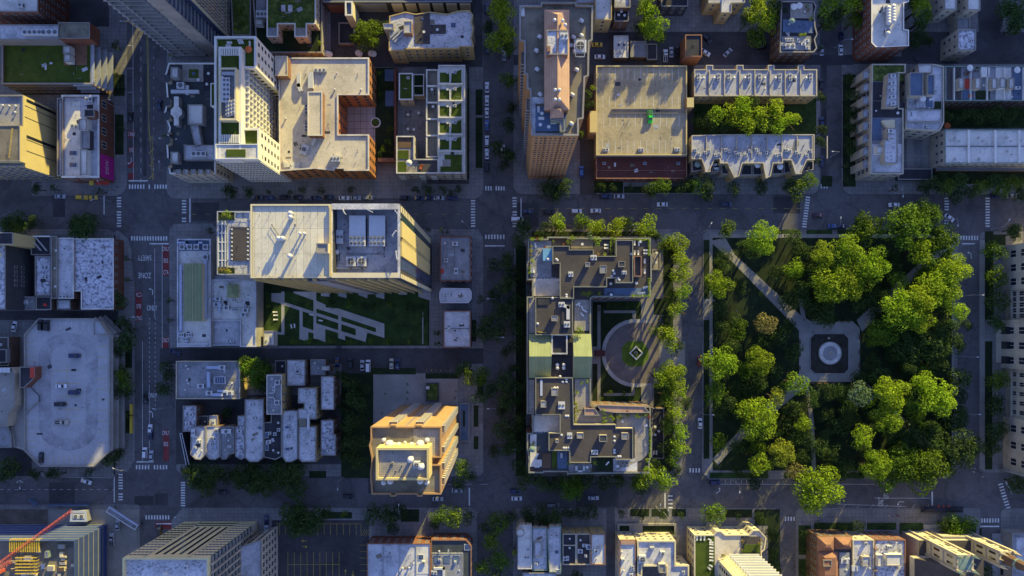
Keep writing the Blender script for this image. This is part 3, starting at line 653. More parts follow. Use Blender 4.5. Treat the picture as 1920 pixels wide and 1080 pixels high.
# ---------------------------------------------------------------- vegetation
def crown_mesh(R, seed, nl, leaf, dens, flat=.62):
    r = random.Random(seed); lobes = []
    for i in range(nl):
        a = r.uniform(0, 2*math.pi); d = R*math.sqrt(r.random())*.72; zc = R*flat*(1-(d/R)**2)*.55*r.uniform(.5,1.15)
        lobes.append((d*math.cos(a), d*math.sin(a), zc, R*r.uniform(.24,.40)))
    lobes.append((0,0,R*.1,R*.5))
    vs = []; fs = []
    for (x,y,z,q) in lobes:
        n = int(4*math.pi*q*q*dens/(leaf*leaf))
        for _ in range(n):
            u = r.uniform(-.55,1); th = r.uniform(0,2*math.pi); s_ = math.sqrt(1-u*u); rad = q*r.uniform(.72,1.06)
            nrm = Vector((s_*math.cos(th), s_*math.sin(th), u)); c = Vector((x,y,z))+nrm*rad
            nn = (nrm*.8+Vector((r.gauss(0,.6), r.gauss(0,.6), r.gauss(0,.35)))).normalized(); t = nn.orthogonal().normalized(); bt = nn.cross(t)
            a = r.uniform(0,6.28); t, bt = t*math.cos(a)+bt*math.sin(a), bt*math.cos(a)-t*math.sin(a); l = leaf*r.uniform(.55,1.15)
            k = len(vs); vs += [c-t*l*.6, c+bt*l*.38+nn*l*.1, c+t*l*.6, c-bt*l*.38+nn*l*.1]; fs.append((k,k+1,k+2,k+3))
    me = bpy.data.meshes.new('crown'); me.from_pydata([tuple(v) for v in vs], [], fs); me.materials.append(M['leaf']); me.update(); return me
CL = {'s':(2.2,5,.42,.75),'m':(4.5,12,.55,.75),'l':(8.0,24,.68,.8)}
def crown(cls, k):
    R, nl, lf, dn = CL[cls]; return shared(('crown',cls,k), lambda: crown_mesh(R, 100+k*7+ord(cls), nl, lf, dn))
def _trunk(seed):
    def f():
        r = random.Random(seed); b = MB(); b.cyl((0,0,0),.045,.6,8,'bark',.03)
        for i in range(5):
            a = r.uniform(0,6.28); l = r.uniform(.25,.42); b.bar((0,0,.42+.03*i),(l*math.cos(a),l*math.sin(a),.75+.05*r.random()),.014,'bark',5)
        return b.mesh('trunk')
    return f
TINT = {'g':(.26,.37,.018),'y':(.33,.35,.035),'b':(.16,.23,.12),'d':(.065,.115,.026),'o':(.28,.23,.07),'m':(.12,.20,.014),'r':(.22,.05,.03),'l':(.26,.38,.016)}  # 'd' is a leaf tint darkened for trees that stand in shade
TN = {'g':'bright green','y':'yellow-green','b':'blue-grey leaved','d':'dark green','o':'brownish yellow','m':'mid green','r':'dark red','l':'lime green'}
tr_rnd = random.Random(99)
def tree(px, py, rp, h, col='g', label=None, group=None, name='tree', cat='tree'):
    R = MT(rp, h*.7); cls = 's' if R < 3.2 else ('m' if R < 6.6 else 'l'); k = tr_rnd.randrange(5 if cls != 'l' else 5)
    Rm = CL[cls][0]; sc = R/Rm*.97
    zc = max(h-R*.62, R*.25); p = P(px, py, zc+R*.25)
    root = empty(name, (p.x,p.y,0.1), label, cat, group)
    tsc = min(sc, 1.25)
    c = inst('crown', crown(cls,k), root, (0,0,zc), (sc,sc,sc*tr_rnd.uniform(.95,1.15)), tr_rnd.uniform(0,6.28))
    t = TINT[col]; q = tr_rnd.uniform(.85,1.15); c.color = (t[0]*q*tr_rnd.uniform(.9,1.1), t[1]*q, t[2]*q, 1)
    if name in ('tree', 'sapling'): inst('trunk', shared(('trunk',k%3), _trunk(k%3)), root, (0,0,0), (h*.9,h*.9,h*.9), tr_rnd.uniform(0,6.28))
    return root
TREEQ = []
def trees(where, lst, name='tree', cat='tree', word='tree'):
    """one row or clump: every tree gets its own ordinal from the left"""
    grp = word+'s '+where; n = len(lst)
    for i, t in enumerate(sorted(lst)):
        px, py, rp, h = t[:4]; col = t[4] if len(t) > 4 else 'g'
        size = 'small' if rp < 13 else ('large' if rp > 32 else 'round')
        lab = f'{size} {TN[col]} {word} {where}' if n == 1 else fit(f'{ORD[i]} {word} from the left {where}, {size}, {TN[col]}', f'{ORD[i]} {TN[col]} {word} from left {where}', f'{ORD[i]} {word} from left {where}')
        sm = rp <= 10 and word == 'tree'  # ordinary trees with small crowns, named apart from the larger ones
        TREEQ.append((0 if name == 'tree' and not sm else 1, rp, (px, py, rp, h, col, lab.replace('tree ', 'young tree ', 1) if sm and len(lab.split()) < 16 else lab, grp if n > 1 else None, 'sapling' if sm else name, 'young tree' if sm else cat)))
def plant_trees():
    """the 300 largest trees are objects; the smaller shaded rest is one object of kind stuff"""
    big = sorted([t for t in TREEQ if t[0] == 0], key=lambda t: -t[1]); rest = big[295:]
    for t in big[:295]+[t for t in TREEQ if t[0] == 1]: tree(*t[2])
    vs = []; fs = []
    for _, _, (px,py,rp,h,col,*_r) in rest:
        R = MT(rp, h*.7); cls = 's' if R < 3.2 else ('m' if R < 6.6 else 'l'); me = crown(cls, tr_rnd.randrange(5)); sc = R/CL[cls][0]*1.02
        zc = max(h-R*.62, R*.25); p = P(px, py, zc+R*.25); M4 = Matrix.Translation((p.x,p.y,zc+.1)) @ Matrix.Rotation(tr_rnd.uniform(0,6.28),4,'Z') @ Matrix.Scale(sc,4)
        k = len(vs); vs += [tuple(M4 @ v.co) for v in me.vertices]; fs += [tuple(k+i for i in q.vertices) for q in me.polygons]
        b = MB(); b.cyl((p.x,p.y,0),.2,zc,6,None,.12); k = len(vs); vs += b.v; fs += [tuple(k+i for i in q) for q in b.f]
    if vs:
        me = bpy.data.meshes.new('small_trees'); me.from_pydata(vs, [], fs); me.materials.append(M['leaf_shaded']); me.update(); o = bpy.data.objects.new('small_trees', me); link(o); tag(o, 'smaller dark shaded trees filling gaps under and between the larger ones', 'small trees', None, 'stuff')
def planter(B_, pts, rp=6, col='l', z=None, hh=1.6, where='', word='shrub'):
    """shrubs in pots on a roof, each a thing of its own"""
    z = B_.rz if z is None else z; n = len(pts)
    for i, (px,py,*e) in enumerate(sorted(pts)):
        r = e[0] if e else rp; c = e[1] if len(e) > 1 else col
        R = MT(r, z)*1.35; k = tr_rnd.randrange(5); sc = R/CL['s'][0]; p = P(px,py,z+R*.9)
        lab = fit(f'{ORD[i]} {word} from the left {where}, {TN[c]}', f'{ORD[i]} {word} from left {where}') if n > 1 else f'{TN[c]} {word} {where}'
        root = empty('shrub', (p.x,p.y,z), lab, 'shrub', (word+'s '+where) if n > 1 else None)
        q = inst('foliage', crown('s',k), root, (0,0,R*.7+.4), (sc,sc,sc*1.2), tr_rnd.uniform(0,6.28)); t = TINT[c]; q.color = (*t,1)
        b = shared('pot', lambda: (lambda m: (m.cyl((0,0,0),.4,.5,10,'terracotta',.5), m.mesh('pot'))[1])(MB())); inst('pot', b, root, (0,0,0), (.8,.8,.8))
# hedge: box-shaped leafy strip
def hedge(px0, py0, px1, py1, z, h, label, col='l'):
    a, c = P(px0,py0,z+h), P(px1,py1,z+h); x0,x1 = sorted((a.x,c.x)); y0,y1 = sorted((a.y,c.y)); r = random.Random(int(px0*7+py0)); vs = []; fs = []; n = int(((x1-x0)*(y1-y0)+h*2*(x1-x0+y1-y0))*9)
    cx, cy = (x0+x1)/2, (y0+y1)/2
    for _ in range(n):
        p = Vector((r.uniform(x0,x1), r.uniform(y0,y1), r.uniform(.1,h)*1.0)); f = r.randrange(5)
        if f == 0: p.x = x0
        elif f == 1: p.x = x1
        elif f == 2: p.y = y0
        elif f == 3: p.y = y1
        else: p.z = h
        p += Vector((r.gauss(0,.06), r.gauss(0,.06), r.gauss(0,.06))); nn = Vector((r.gauss(0,1), r.gauss(0,1), r.gauss(0,1)+.8)).normalized(); t = nn.orthogonal().normalized(); bt = nn.cross(t); l = .4
        k = len(vs); vs += [(p-t*l*.5-Vector((cx,cy,0))), (p+bt*l*.4-Vector((cx,cy,0))), (p+t*l*.5-Vector((cx,cy,0))), (p-bt*l*.4-Vector((cx,cy,0)))]; fs.append((k,k+1,k+2,k+3))
    me = bpy.data.meshes.new('hedge'); me.from_pydata([tuple(v) for v in vs], [], fs); me.materials.append(M['leaf'])
    o = bpy.data.objects.new('hedge', me); link(o); o.location = (cx,cy,z); t = TINT[col]; o.color = (*t,1); tag(o, label, 'hedge')
# ---------------------------------------------------------------- vehicles
def car_meshes(kind):
    L, Wd, hh = {'sedan':(4.7,1.85,1.45),'suv':(4.8,1.95,1.75),'van':(5.4,2.0,2.2),'pickup':(5.6,2.0,1.8)}[kind]
    x = L/2; w_ = Wd/2
    prof = {'sedan':[(-x,.45),(-x+.05,.85),(-x+.9,.95),(x-1.3,.92),(x-.15,.75),(x,.45)],
            'suv':[(-x,.45),(-x+.05,1.0),(-x+.3,1.08),(x-1.2,1.05),(x-.12,.9),(x,.45)],
            'van':[(-x,.45),(-x+.02,1.2),(-x+.2,1.25),(x-.9,1.15),(x-.1,.95),(x,.45)],
            'pickup':[(-x,.5),(-x+.03,1.05),(-x+.2,1.08),(x-1.3,1.08),(x-.12,.95),(x,.5)]}[kind]
    b = MB(); n = len(prof)                       # lower hull: lofted in y with tumblehome, rounded plan
    ys = [(-1,.0),(-.93,.06),(0,.09),(.93,.06),(1,.0)]
    vs = []
    for yk, bul in ys:
        for i,(px,pz) in enumerate(prof):
            sx = px*(1-(.06 if abs(yk) == 1 else 0.0))
            vs.append((sx, yk*w_, pz-(.10 if abs(yk) == 1 and 0 < i < n-1 else 0)+(bul-.06 if 0 < i < n-1 else 0)))
        vs.append((prof[0][0]*.96, yk*w_*.97, .22)); vs.append((prof[-1][0]*.96, yk*w_*.97, .22))
    m = n+2; fs = []
    order = list(range(n))+[n+1,n]
    for k in range(len(ys)-1):
        for i in range(m):
            a, c = order[i], order[(i+1)%m]; fs.append((k*m+a, k*m+c, (k+1)*m+c, (k+1)*m+a))
    fs.append(tuple(order)); fs.append(tuple((len(ys)-1)*m+i for i in order[::-1])); b.add(vs, fs, 'car_paint')
    body = b.mesh('body')
    ca = {'sedan':(-1.75,-1.0,.35,1.15),'suv':(-2.25,-2.0,.55,1.25),'van':(-2.6,-2.5,1.0,1.75),'pickup':(-.35,-.2,.65,1.35)}[kind]; zb = prof[2][1]+.02
    c = MB(); wb, wt = w_*.90, w_*.74
    c.add([(ca[0],-wb,zb),(ca[3],-wb,zb),(ca[3],wb,zb),(ca[0],wb,zb),(ca[1],-wt,hh-.05),(ca[2],-wt,hh-.05),(ca[2],wt,hh-.05),(ca[1],wt,hh-.05)], [(0,1,5,4),(1,2,6,5),(2,3,7,6),(3,0,4,7),(4,5,6,7)], 'car_glass')
    glass = c.mesh('windows')
    r = MB(); a0, a1 = ca[1]-.03, ca[2]+.03; wt += .02
    r.add([(a0,-wt,hh-.05),(a1,-wt,hh-.05),(a1,wt,hh-.05),(a0,wt,hh-.05),(a0+.08,-wt+.1,hh),(a1-.08,-wt+.1,hh),(a1-.08,wt-.1,hh),(a0+.08,wt-.1,hh)], [(0,1,5,4),(1,2,6,5),(2,3,7,6),(3,0,4,7),(4,5,6,7)], 'car_paint')
    for s_ in (-1,1):
        r.bar((ca[0]+.02,s_*wb,zb),(a0,s_*wt,hh-.04),.05,'car_paint'); r.bar((ca[3],s_*wb,zb),(a1,s_*wt,hh-.04),.05,'car_paint')
    roof = r.mesh('roof')
    bed = None
    if kind == 'pickup':
        q = MB(); q.box((-1.6,0,1.095),(2.2,1.6,.012),'metal_dark'); bed = q.mesh('cargo_bed')
    hl = MB(); hl.box((0,0,0),(.12,.38,.16),'lamp_lens'); tl = MB(); tl.box((0,0,0),(.1,.35,.16),'tail_lens')
    wh = MB(); n = 14
    vs = [(.33*math.cos(6.2832*i/n), s_*.11, .33*math.sin(6.2832*i/n)) for s_ in (-1,1) for i in range(n)]
    wh.add(vs, [tuple(range(n)), tuple(range(n,2*n))[::-1]]+[((i+1)%n,i,n+i,n+(i+1)%n) for i in range(n)], 'rubber')
    vs = [(.19*math.cos(6.2832*i/n), s_*.115, .19*math.sin(6.2832*i/n)) for s_ in (-1,1) for i in range(n)]
    wh.add(vs, [tuple(range(n)), tuple(range(n,2*n))[::-1]], 'metal_grey')
    return dict(body=body, windows=glass, roof=roof, bed=bed, headlight=hl.mesh('headlight'), taillight=tl.mesh('taillight'), wheel=wh.mesh('wheel'), L=L, W=Wd, ht=prof[-2][1])
CC = {'white':(.68,.68,.70),'silver':(.38,.39,.42),'grey':(.16,.17,.19),'black':(.012,.012,.015),'dark blue':(.02,.03,.09),'blue':(.04,.11,.34),'red':(.30,.03,.03),'green':(.03,.62,.03),'yellow':(.62,.40,.02),'beige':(.42,.38,.30),'maroon':(.09,.02,.03),'dark red':(.14,.02,.02),'teal':(.25,.5,.62)}
def cars(where, lst, z=-.05, light=None):
    """(px, py, heading degrees, colour, kind)"""
    n = len(lst); lst = sorted(lst, key=lambda t: (round(t[0]/12), t[1])) if n and max(t[0] for t in lst)-min(t[0] for t in lst) > max(t[1] for t in lst)-min(t[1] for t in lst) else sorted(lst, key=lambda t: t[1])
    horiz = max(t[0] for t in lst)-min(t[0] for t in lst) > max(t[1] for t in lst)-min(t[1] for t in lst)
    for i, (px,py,rz,c,k) in enumerate(lst):
        me = shared('car'+k, lambda: car_meshes(k)); p = P(px,py,z+1.0)
        word = {'suv':'sport utility car','van':'van','pickup':'pickup truck','sedan':'sedan'}[k]
        lab = f'{c} {word} {where}' if n == 1 else fit(f'{c} {word}, {ORD[i]} from the {"left" if horiz else "top"} {where}', f'{c} {word}, {ORD[i]} from {"left" if horiz else "top"} {where}')
        root = empty('parked_car' if 'park' in where else 'car', (p.x,p.y,z), lab, 'van' if k == 'van' else ('truck' if k == 'pickup' else 'car'), ('cars '+where) if n > 1 else None, R_(rz))
        b = inst('body', me['body'], root, (0,0,0)); b.color = (*CC[c],1); inst('windows', me['windows'], root, (0,0,0)); r = inst('roof', me['roof'], root, (0,0,0)); r.color = (*CC[c],1)
        if me['bed']: inst('cargo_bed', me['bed'], root, (0,0,0))
        x, y = me['L']/2, me['W']/2
        for s_ in (-1,1):
            for q in (-1,1): inst('wheel', me['wheel'], root, (q*x*.62, s_*(y-.1), .33))
            inst('headlight', me['headlight'], root, (x-.08, s_*(y-.35), me['ht']-.22)); inst('taillight', me['taillight'], root, (-x+.02, s_*(y-.33), me['ht']-.1))
# street lamps
def _pole():
    b = MB(); b.cyl((0,0,0),.12,8.5,8,'metal_grey',.07); b.cyl((0,0,0),.25,.4,8,'metal_grey'); return b.mesh('pole')
def _arm():
    b = MB(); b.bar((0,0,8.3),(1.2,0,8.9),.05,'metal_grey'); b.bar((1.2,0,8.9),(3.0,0,9.0),.05,'metal_grey'); return b.mesh('arm')
def _head():
    b = MB(); b.box((3.2,0,8.9),(.9,.32,.16),'metal_white'); b.box((3.2,0,8.86),(.6,.24,.04),'lamp_lens'); return b.mesh('lamp_head')
def lamps(where, lst):
    n = len(lst); horiz = n > 1 and max(t[0] for t in lst)-min(t[0] for t in lst) > max(t[1] for t in lst)-min(t[1] for t in lst)
    for i, (px,py,rz) in enumerate(sorted(lst, key=lambda t: t[0] if horiz else t[1])):
        p = P(px,py); lab = f'slim grey street lamp {where}' if n == 1 else fit(f'{ORD[i]} slim grey street lamp from the {"left" if horiz else "top"} {where}')
        root = empty('street_lamp', (p.x,p.y,.1), lab, 'street lamp', None if n == 1 else 'street lamps '+where, R_(rz))
        inst('pole', shared('lpole', _pole), root, (0,0,0)); inst('arm', shared('larm', _arm), root, (0,0,0)); inst('lamp_head', shared('lhead', _head), root, (0,0,0))
# ================================================================ buildings, upper left
BB = []
def Bd(*a, **k): b = B(*a, **k); BB.append(b); return b
b = Bd('brick_building','red brick block with small white roof in the upper left corner','building',[(-60,-40),(71,-40),(71,22),(11,22),(-60,22)],20,'brick_red','white_roof',wsz=(1.3,1.8)); b.unit(37,9,2,1.6,1.4)
b = Bd('low_annex','low pale blue roofed annex against the corner red brick block','building',rect(-60,10,26,34),11,'brick_red','light_grey_roof',win=0)
b = Bd('office_building','brick and glass building with a big dark lawn on its roof','building',rect(3,78,172,158),13,'brick_brown','turf',1.0,.6,'concrete_plain',wsz=(2.2,1.4),sp=3.0)
b.block(rect(-20,46,112,74),18,wall='grey_wall',roof='light_grey_roof'); b.block(rect(109,42,168,72),19,wall='brick_red',roof='gravel_roof'); b.unit(60,60,8,2.2,1.4,4,z=18); b.unit(92,60,7,2.4,1.3,3,z=18)
b.flat([(124,80),(163,80),(163,122),(120,122)],'terracotta'); b.block(rect(118,86,132,100),15,wall='white_wall',roof='white_roof'); b.block(rect(120,102,132,116),15,wall='white_wall',roof='white_roof')
for k in range(4): b.slabs((172,158),(172,84),13,[13-2.6*k],0,1,1.2+k*1.1,.25,'metal_grey','ledge')
for k in range(3): b.slabs((136,158),(172,158),13,[12.4-2.6*k],0,1,.7+k*.5,.25,'metal_grey','ledge')
b = Bd('office_building','tan panelled office block with slanting strips of dark windows, left edge','building',[(-140,178),(43,178),(43,312),(-140,312)],24,'tan_panel','grey_roof',win=0)
b.block(rect(-60,235,37,302),27,wall='tan_panel',roof='gravel_roof')
for u in (.0,.52):
    b.panel((43,312),(43,178),24,.93-u*.98,.97-u*.98,4,22,'dark_glass',.08,'window'); b.panel((43,312),(43,178),24,.86-u*.9,.87-u*.9,2,23,'dark_wall',.06)
    b.panel((43,312),(43,178),24,.70-u*.9,.71-u*.9,2,23,'dark_wall',.06)
b.grid((-60,312),(43,312),24,6,14,2,23,1.6,2.4)
for k in range(9): b.panel((-100,312),(43,312),24,k/9,k/9+.012,0,24,'metal_grey',.5,'fin')
for (x,y) in ((4,197),(16,198),(28,198),(27,210)): b.vent(x,y)
b.rail([(22,240),(16,295)],'steel_yellow',z=27,name='ladder')
b = Bd('shop_building','red brick corner shop with white parapet and magenta wall banner','shop',rect(115,178,186,333),11,'brick_red','light_grey_roof',.9,.7,'white_roof',wsz=(3.0,3.2),sp=5.0,fh=4.6)
b.block(rect(148,223,162,244),14,wall='white_wall',roof='white_roof'); b.block(rect(158,205,177,219),14,wall='terracotta',roof='tar_roof'); b.unit(166,186,3,2,1.6,2); b.flat(rect(117,190,150,330),'white_roof')
b.block(rect(150,280,163,328),13,wall='white_wall',roof='white_roof'); b.block(rect(152,244,168,278),13,wall='dark_wall',roof='grey_roof')
for y in (287,309): b.skylight(137,y,3.6,2.2)
b.unit(136,236,2,1.6,1.2); b.pipe(121,261); b.pipe(176,240)
b.panel((186,333),(186,178),11,.02,.30,.5,10.2,'magenta',.2,'banner')
z_ = 5.6; e = b.edge((186,333),(186,178),11); q = e[0]+e[1]*e[2]*.16+Vector((.24,0,0))
text('DSW',0,0,3.0,0,'metal_white',0,.9,'sign_lettering',b.root,(R_(90),0,R_(90)),.02,(q.x-b.c[0],q.y-b.c[1],z_))
b.slabs((150,333),(186,333),11,[4.0],.3,1,1.6,.25,'awning_red','awning'); b.slabs((150,333),(186,333),11,[4.3],.0,.22,1.8,.5,'steel_yellow','awning')
b = Bd('loft_building','narrow pale roofed building left of the banner shop','building',rect(107,184,117,330),11,'brick_brown','light_grey_roof',win=0)
# high tower whose top leaves the frame
b = Bd('residential_tower','very tall slab tower with rows of balcony edges, top left, cut by the frame','tower',[(332,-60),(432,-60),(432,76),(421,76),(421,105),(332,105)],150,'blue_glass','grey_roof',win=0,at=0)
zs = [4+3.05*i for i in range(47)]
b.slabs((332,105),(393,105),0,zs,-.05,1.0,1.5,.22,'concrete_wall','balcony'); b.slabs((421,105),(421,76),0,zs,0,1,.4,.2,'concrete_wall','floor_slab')
b.slabs((432,76),(432,-60),0,zs,0,1,1.5,.22,'concrete_wall','balcony')
b.panel((332,105),(421,105),0,.69,1.0,0,150,'concrete_wall',.6,'shear_wall')
for u in (.02,.36): 
    for k in range(47): b.panel((332,105),(393,105),0,u,u+.03,zs[k]+.22,zs[k]+2.6,'metal_grey',1.45,'divider') if k < 33 else None
for u in [i/22 for i in range(22)]: b.panel((432,76),(432,-60),0,u,u+.008,4,148,'cream',1.3,'fin')
b.panel((332,105),(421,105),0,.0,.69,70,71.5,'white_wall',2.0,'ledge')
# dark ornate roof building
b = Bd('ornate_building','dark slate roofed building with white scalloped cornice beside the avenue','building',[(316,118),(404,118),(404,326),(318,326),(314,300),(312,262),(318,240),(308,212),(314,190),(310,140)],18,'stone','slate',.5,.5,'white_wall',wsz=(1.6,2))
b.flat(rect(342,120,381,153),'pale_deck',.3); b.flat(rect(354,130,372,146),'turf',.4); b.flat(rect(360,135,366,141),'blue_deck',.5); b.flat(rect(382,120,404,170),'tar_roof',.2)
for r_ in ((320,126,334,146),(352,196,380,233),(320,285,334,305)): b.block(rect(*r_),21,wall='grey_wall',roof='white_roof')
b.block([(326,181),(335,181),(335,200),(341,206),(341,214),(335,220),(335,235),(326,235),(326,220),(320,214),(320,206),(326,200)],20.5,wall='grey_wall',roof='white_roof',par=0)
b.block([(356,234),(372,234),(378,272),(366,276)],20,wall='grey_wall',roof='light_grey_roof'); b.block(rect(345,272,402,300),20,wall='grey_wall',roof='light_grey_roof'); b.unit(372,288,6,2,1.2,3,z=20)
b.unit(338,160,3,2.5,2,1); b.duct([(351,175),(351,163)],1.2,1,'metal_white'); b.duct([(324,172),(370,172)],1.4,1.2,'metal_white')
for x in range(330,400,14): b.block(rect(x,318,x+8,326),20.5,wall='stone',roof='light_grey_roof')
for y in (142,186,212,258,300): b.block([(308,y),(314,y-4),(319,y),(319,y+10),(314,y+14),(308,y+10)],20,wall='stone',roof='slate',par=0,name='turret')
for x in (318,328,338): b.chimney(x,321 if x > 320 else 250)
furn('orange_parasol','on the dark ornate roof',18,[(366,118)]) if 0 else None
furn('patio_chair','on the black terrace of the ornate roofed building',17.7,[(388,124,30),(396,131,90),(392,142,0),(398,140,60),(386,138,140),(396,152,10)])
furn('patio_table','on the black terrace of the ornate roofed building',17.7,[(391,138),(388,158),(372,150)])
# white tower
b = Bd('white_tower','white residential tower with framed rooftop lawn terraces','tower',[(402,68),(480,68),(480,128),(455,128),(455,240),(486,240),(486,300),(402,300)],39,'white_wall','turf',1.2,.7,'white_wall',glass=('white_wall','dark_glass'),wsz=(1.5,1.7),fh=3.6,sp=3.2)
b.block(rect(410,88,452,300),42,wall='white_wall',roof='turf',par=.8,pw=.7,pm='white_wall'); b.block(rect(411,127,443,225),44.5,z0=41,wall='cream',roof='grey_roof',par=1.2,pw=.6,pm='cream')
for i in range(12): b.wallbox(411+i*3.3,89,411+i*3.3,104,.4,.35,'white_wall',42,'pergola_beam')
for i in range(12): b.wallbox(411+i*3.3,252,411+i*3.3,268,.4,.35,'white_wall',42,'pergola_beam')
b.block(rect(395,156,411,199),36,z0=0,wall='white_wall',roof='turf',pm='white_wall')
for i in range(5): b.unit(424,150+i*9,2.6,1.8,1.3,2,z=43.4)
for i in range(4): b.unit(432,192+i*7,3.5,1.2,1.2,3,z=43.4,rz=20)
b.duct([(419,138),(436,138)],1.2,1,'metal_grey',43.4); b.duct([(417,145),(417,190)],.8,.8,'metal_white',43.4)
b.block(rect(423,278,463,296),43,z0=40,wall='white_wall',roof='turf',pm='white_wall') if 0 else b.block(rect(404,270,484,298),42.3,z0=38,wall='white_wall',roof='white_roof',pm='white_wall'); b.flat(rect(424,280,460,294),'turf',.3,z=42)
for k in range(10):                              # glazed terrace frame in the notch of the tower
    b.panel((455,240),(455,128),39,k/10,k/10+.012,6,38,'white_wall',1.8,'frame_post')
for k in range(10): b.slabs((455,240),(455,128),39,[4+3.6*k],0,1,1.8,.3,'white_wall','frame_beam')
b.panel((455,240),(455,128),39,0,1,2,38,'dark_glass',.1,'window_wall')
b.panel((402,300),(486,300),39,.0,1,1,37,'blue_glass',.1,'window_wall')
for k in range(14): b.panel((402,300),(486,300),39,k/13*.985,k/13*.985+.012,1,37.5,'white_wall',.4,'mullion')
for k in range(11): b.slabs((402,300),(486,300),39,[3+3.3*k],0,1,.5,.3,'white_wall','ledge')
furn('sofa','on the lawn terrace of the white tower',38,[(430,80),(428,86),(452,80),(450,76)]); furn('orange_parasol','on the lawn terrace of the white tower',38,[(469,96)]); furn('lounger','on the lawn terrace of the white tower',38,[(468,82)])
# big beige roof
b = Bd('apartment_house','brick apartment house with a wide beige C-shaped roof round a paved court','building',[(522,108),(692,108),(692,178),(634,178),(634,252),(692,252),(692,320),(645,320),(645,316),(627,316),(627,320),(590,316),(524,321)],16,'brick_bright','beige_roof',.5,.5,'white_roof',wsz=(1.5,2.1),sp=3.2,glass=('copper_roof','dark_glass'))
b.block(rect(577,172,604,254),19.5,wall='terracotta',roof='beige_roof',pm='white_wall'); b.block(rect(516,105,539,142),20,z0=0,wall='terracotta',roof='beige_roof',pm='beige_roof')
b.unit(582,150,6.5,2,1.8,0,rz=90); b.duct([(560,141),(560,160),(563,168)],1.5,1.1,'metal_white'); b.unit(600,131,5,1.2,1.4,3); b.unit(574,205,4,1.3,1.2,3,rz=90); b.unit(574,238,4,1.3,1.2,3,rz=90)
b.unit(570,280,4,2.5,2,1,rz=70); b.unit(628,297,4,2.4,1.6,3); b.duct([(590,262),(586,270)],1.2,1,'metal_white'); b.flat([(530,300),(548,312),(532,314)],'white_roof',.5); b.flat(rect(544,304,562,318),'white_roof',.5)
for x,y in ((670,138),(670,142),(598,138),(600,139),(670,281),(670,285),(592,285),(666,305),(591,176),(583,225),(599,177)): b.pipe(x,y,.2,.6)
b.clutter(5,0,4,6); 
b.flat(disc(705,231,9),'concrete_plain',.5,'planter_ring',z=0.35)
# courtyard, pool garden
S2('courtyard_paving',632,178,718,268,'path_pale',.55); sheet('courtyard_paving',disc(718,231,13,20,-90,90),'path_pale',.545)
o = MB(); c_ = P(705,231); o.cyl((c_.x,c_.y,.5),2.2,.6,24,'white_wall'); o.cyl((c_.x,c_.y,1.1),1.75,.06,24,'turf'); o = o.build('ring_planter',None,None,(c_.x,c_.y,.5)); o.location = (c_.x,c_.y,.5); tag(o,'round white rimmed planter in the paved court of the beige roofed house','planter')
for i_ in range(7): S2('paving_joint',640+i_*12,180,640.6+i_*12,266,'asphalt_dark',.556)
for i_ in range(6): S2('paving_joint',634,186+i_*14,716,186.6+i_*14,'asphalt_dark',.557); sheet('lawn',disc(706,231,7),'turf',.7)
S2('lawn',704,128,742,300,'lawn_dark',.6); S2('pool',722,131,739,153,'blue_deck',.64); S2('pool',723,171,739,200,'blue_deck',.64)
b = Bd('boundary_wall','low brick wall between the pool garden and the townhouse court','wall',rect(739,128,743,300),3,'brick_red','brick_red',0,win=0)
b = Bd('garden_gate','brick gate wall across the drive below the pool garden','wall',rect(708,296,742,303),3,'terracotta','terracotta',0,win=0)
# townhouse block with green decks
b = Bd('townhouse_row','row of townhouses with white and green roof decks by the street','townhouses',rect(822,122,872,325),13,'stone','white_roof',.5,.4,'white_roof',wsz=(1.4,2))
for i in range(6):
    y = 128+i*31.5; h2 = min(y+29, 322)
    if i < 5:
        b.flat([(825,y+8),(842,y+8),(842,y+26),(825,y+26)],'turf',.15); b.flat([(847,y+10),(865,y+2),(865,y+27),(846,y+27)],'turf',.15); b.wallbox(823,y+29,868,y+29,1.0,.35,'white_wall'); b.wallbox(843.5,y+8,843.5,y+29,1,.3,'white_wall'); b.unit(853,y+7,1.2,1,1,1); b.unit(839,y+8,.9,.7,.8,0); b.pipe(843,y+19)
b.flat([(833,290),(866,290),(866,322),(826,322),(826,312),(836,312)],'turf',.2); b.flat([(830,299),(845,299),(845,312),(830,312)],'pale_deck',.35)
b = Bd('townhouse_row','strip of brown sunken roof terraces left of the green decked townhouses','townhouses',rect(799,130,822,295),11,'stone','gravel_roof',.7,.5,'white_roof',win=0)
for y in (161,192,223,254): b.wallbox(800,y,821,y,.9,.6,'white_wall')
furn('patio_table','on the brown townhouse terrace strip',10.3,[(810,168),(812,200)]); furn('patio_chair','on the brown townhouse terrace strip',10.3,[(806,171),(815,170),(808,177),(815,177)])
b = Bd('garden_house','small house with a framed lawn roof left of the dark court','house',rect(748,137,774,187),8,'stone','turf',.6,.4,'white_wall',wsz=(1.6,1.8)); b.unit(765,145,1.2,1,.9); b.flat(rect(757,165,763,167),'pale_deck',.5)
b = Bd('pergola','pair of white framed dark roof gardens beside the small lawn roofed house','pergola',rect(775,139,795,179),5,'stone','lawn_dark',.4,.3,'white_wall',win=0); b.wallbox(775,161,795,161,.5,.3,'white_wall')
b = Bd('townhouse','corner townhouse with green planted terraces above the lower pavement','townhouse',[(743,255),(777,255),(777,298),(822,298),(822,325),(743,325)],12,'stone','pale_deck',.7,.4,'white_roof',wsz=(1.4,2))
b.flat(rect(746,282,766,298),'turf',.2); b.flat(rect(746,303,762,322),'turf',.25); b.flat(rect(746,258,772,277),'wood_deck',.2); b.flat(rect(784,302,819,322),'brown_roof',.3)
furn('orange_sofa','on the corner townhouse terrace',11.6,[(790,313,60)]); furn('parasol','on the corner townhouse terrace',11.6,[(768,307)])
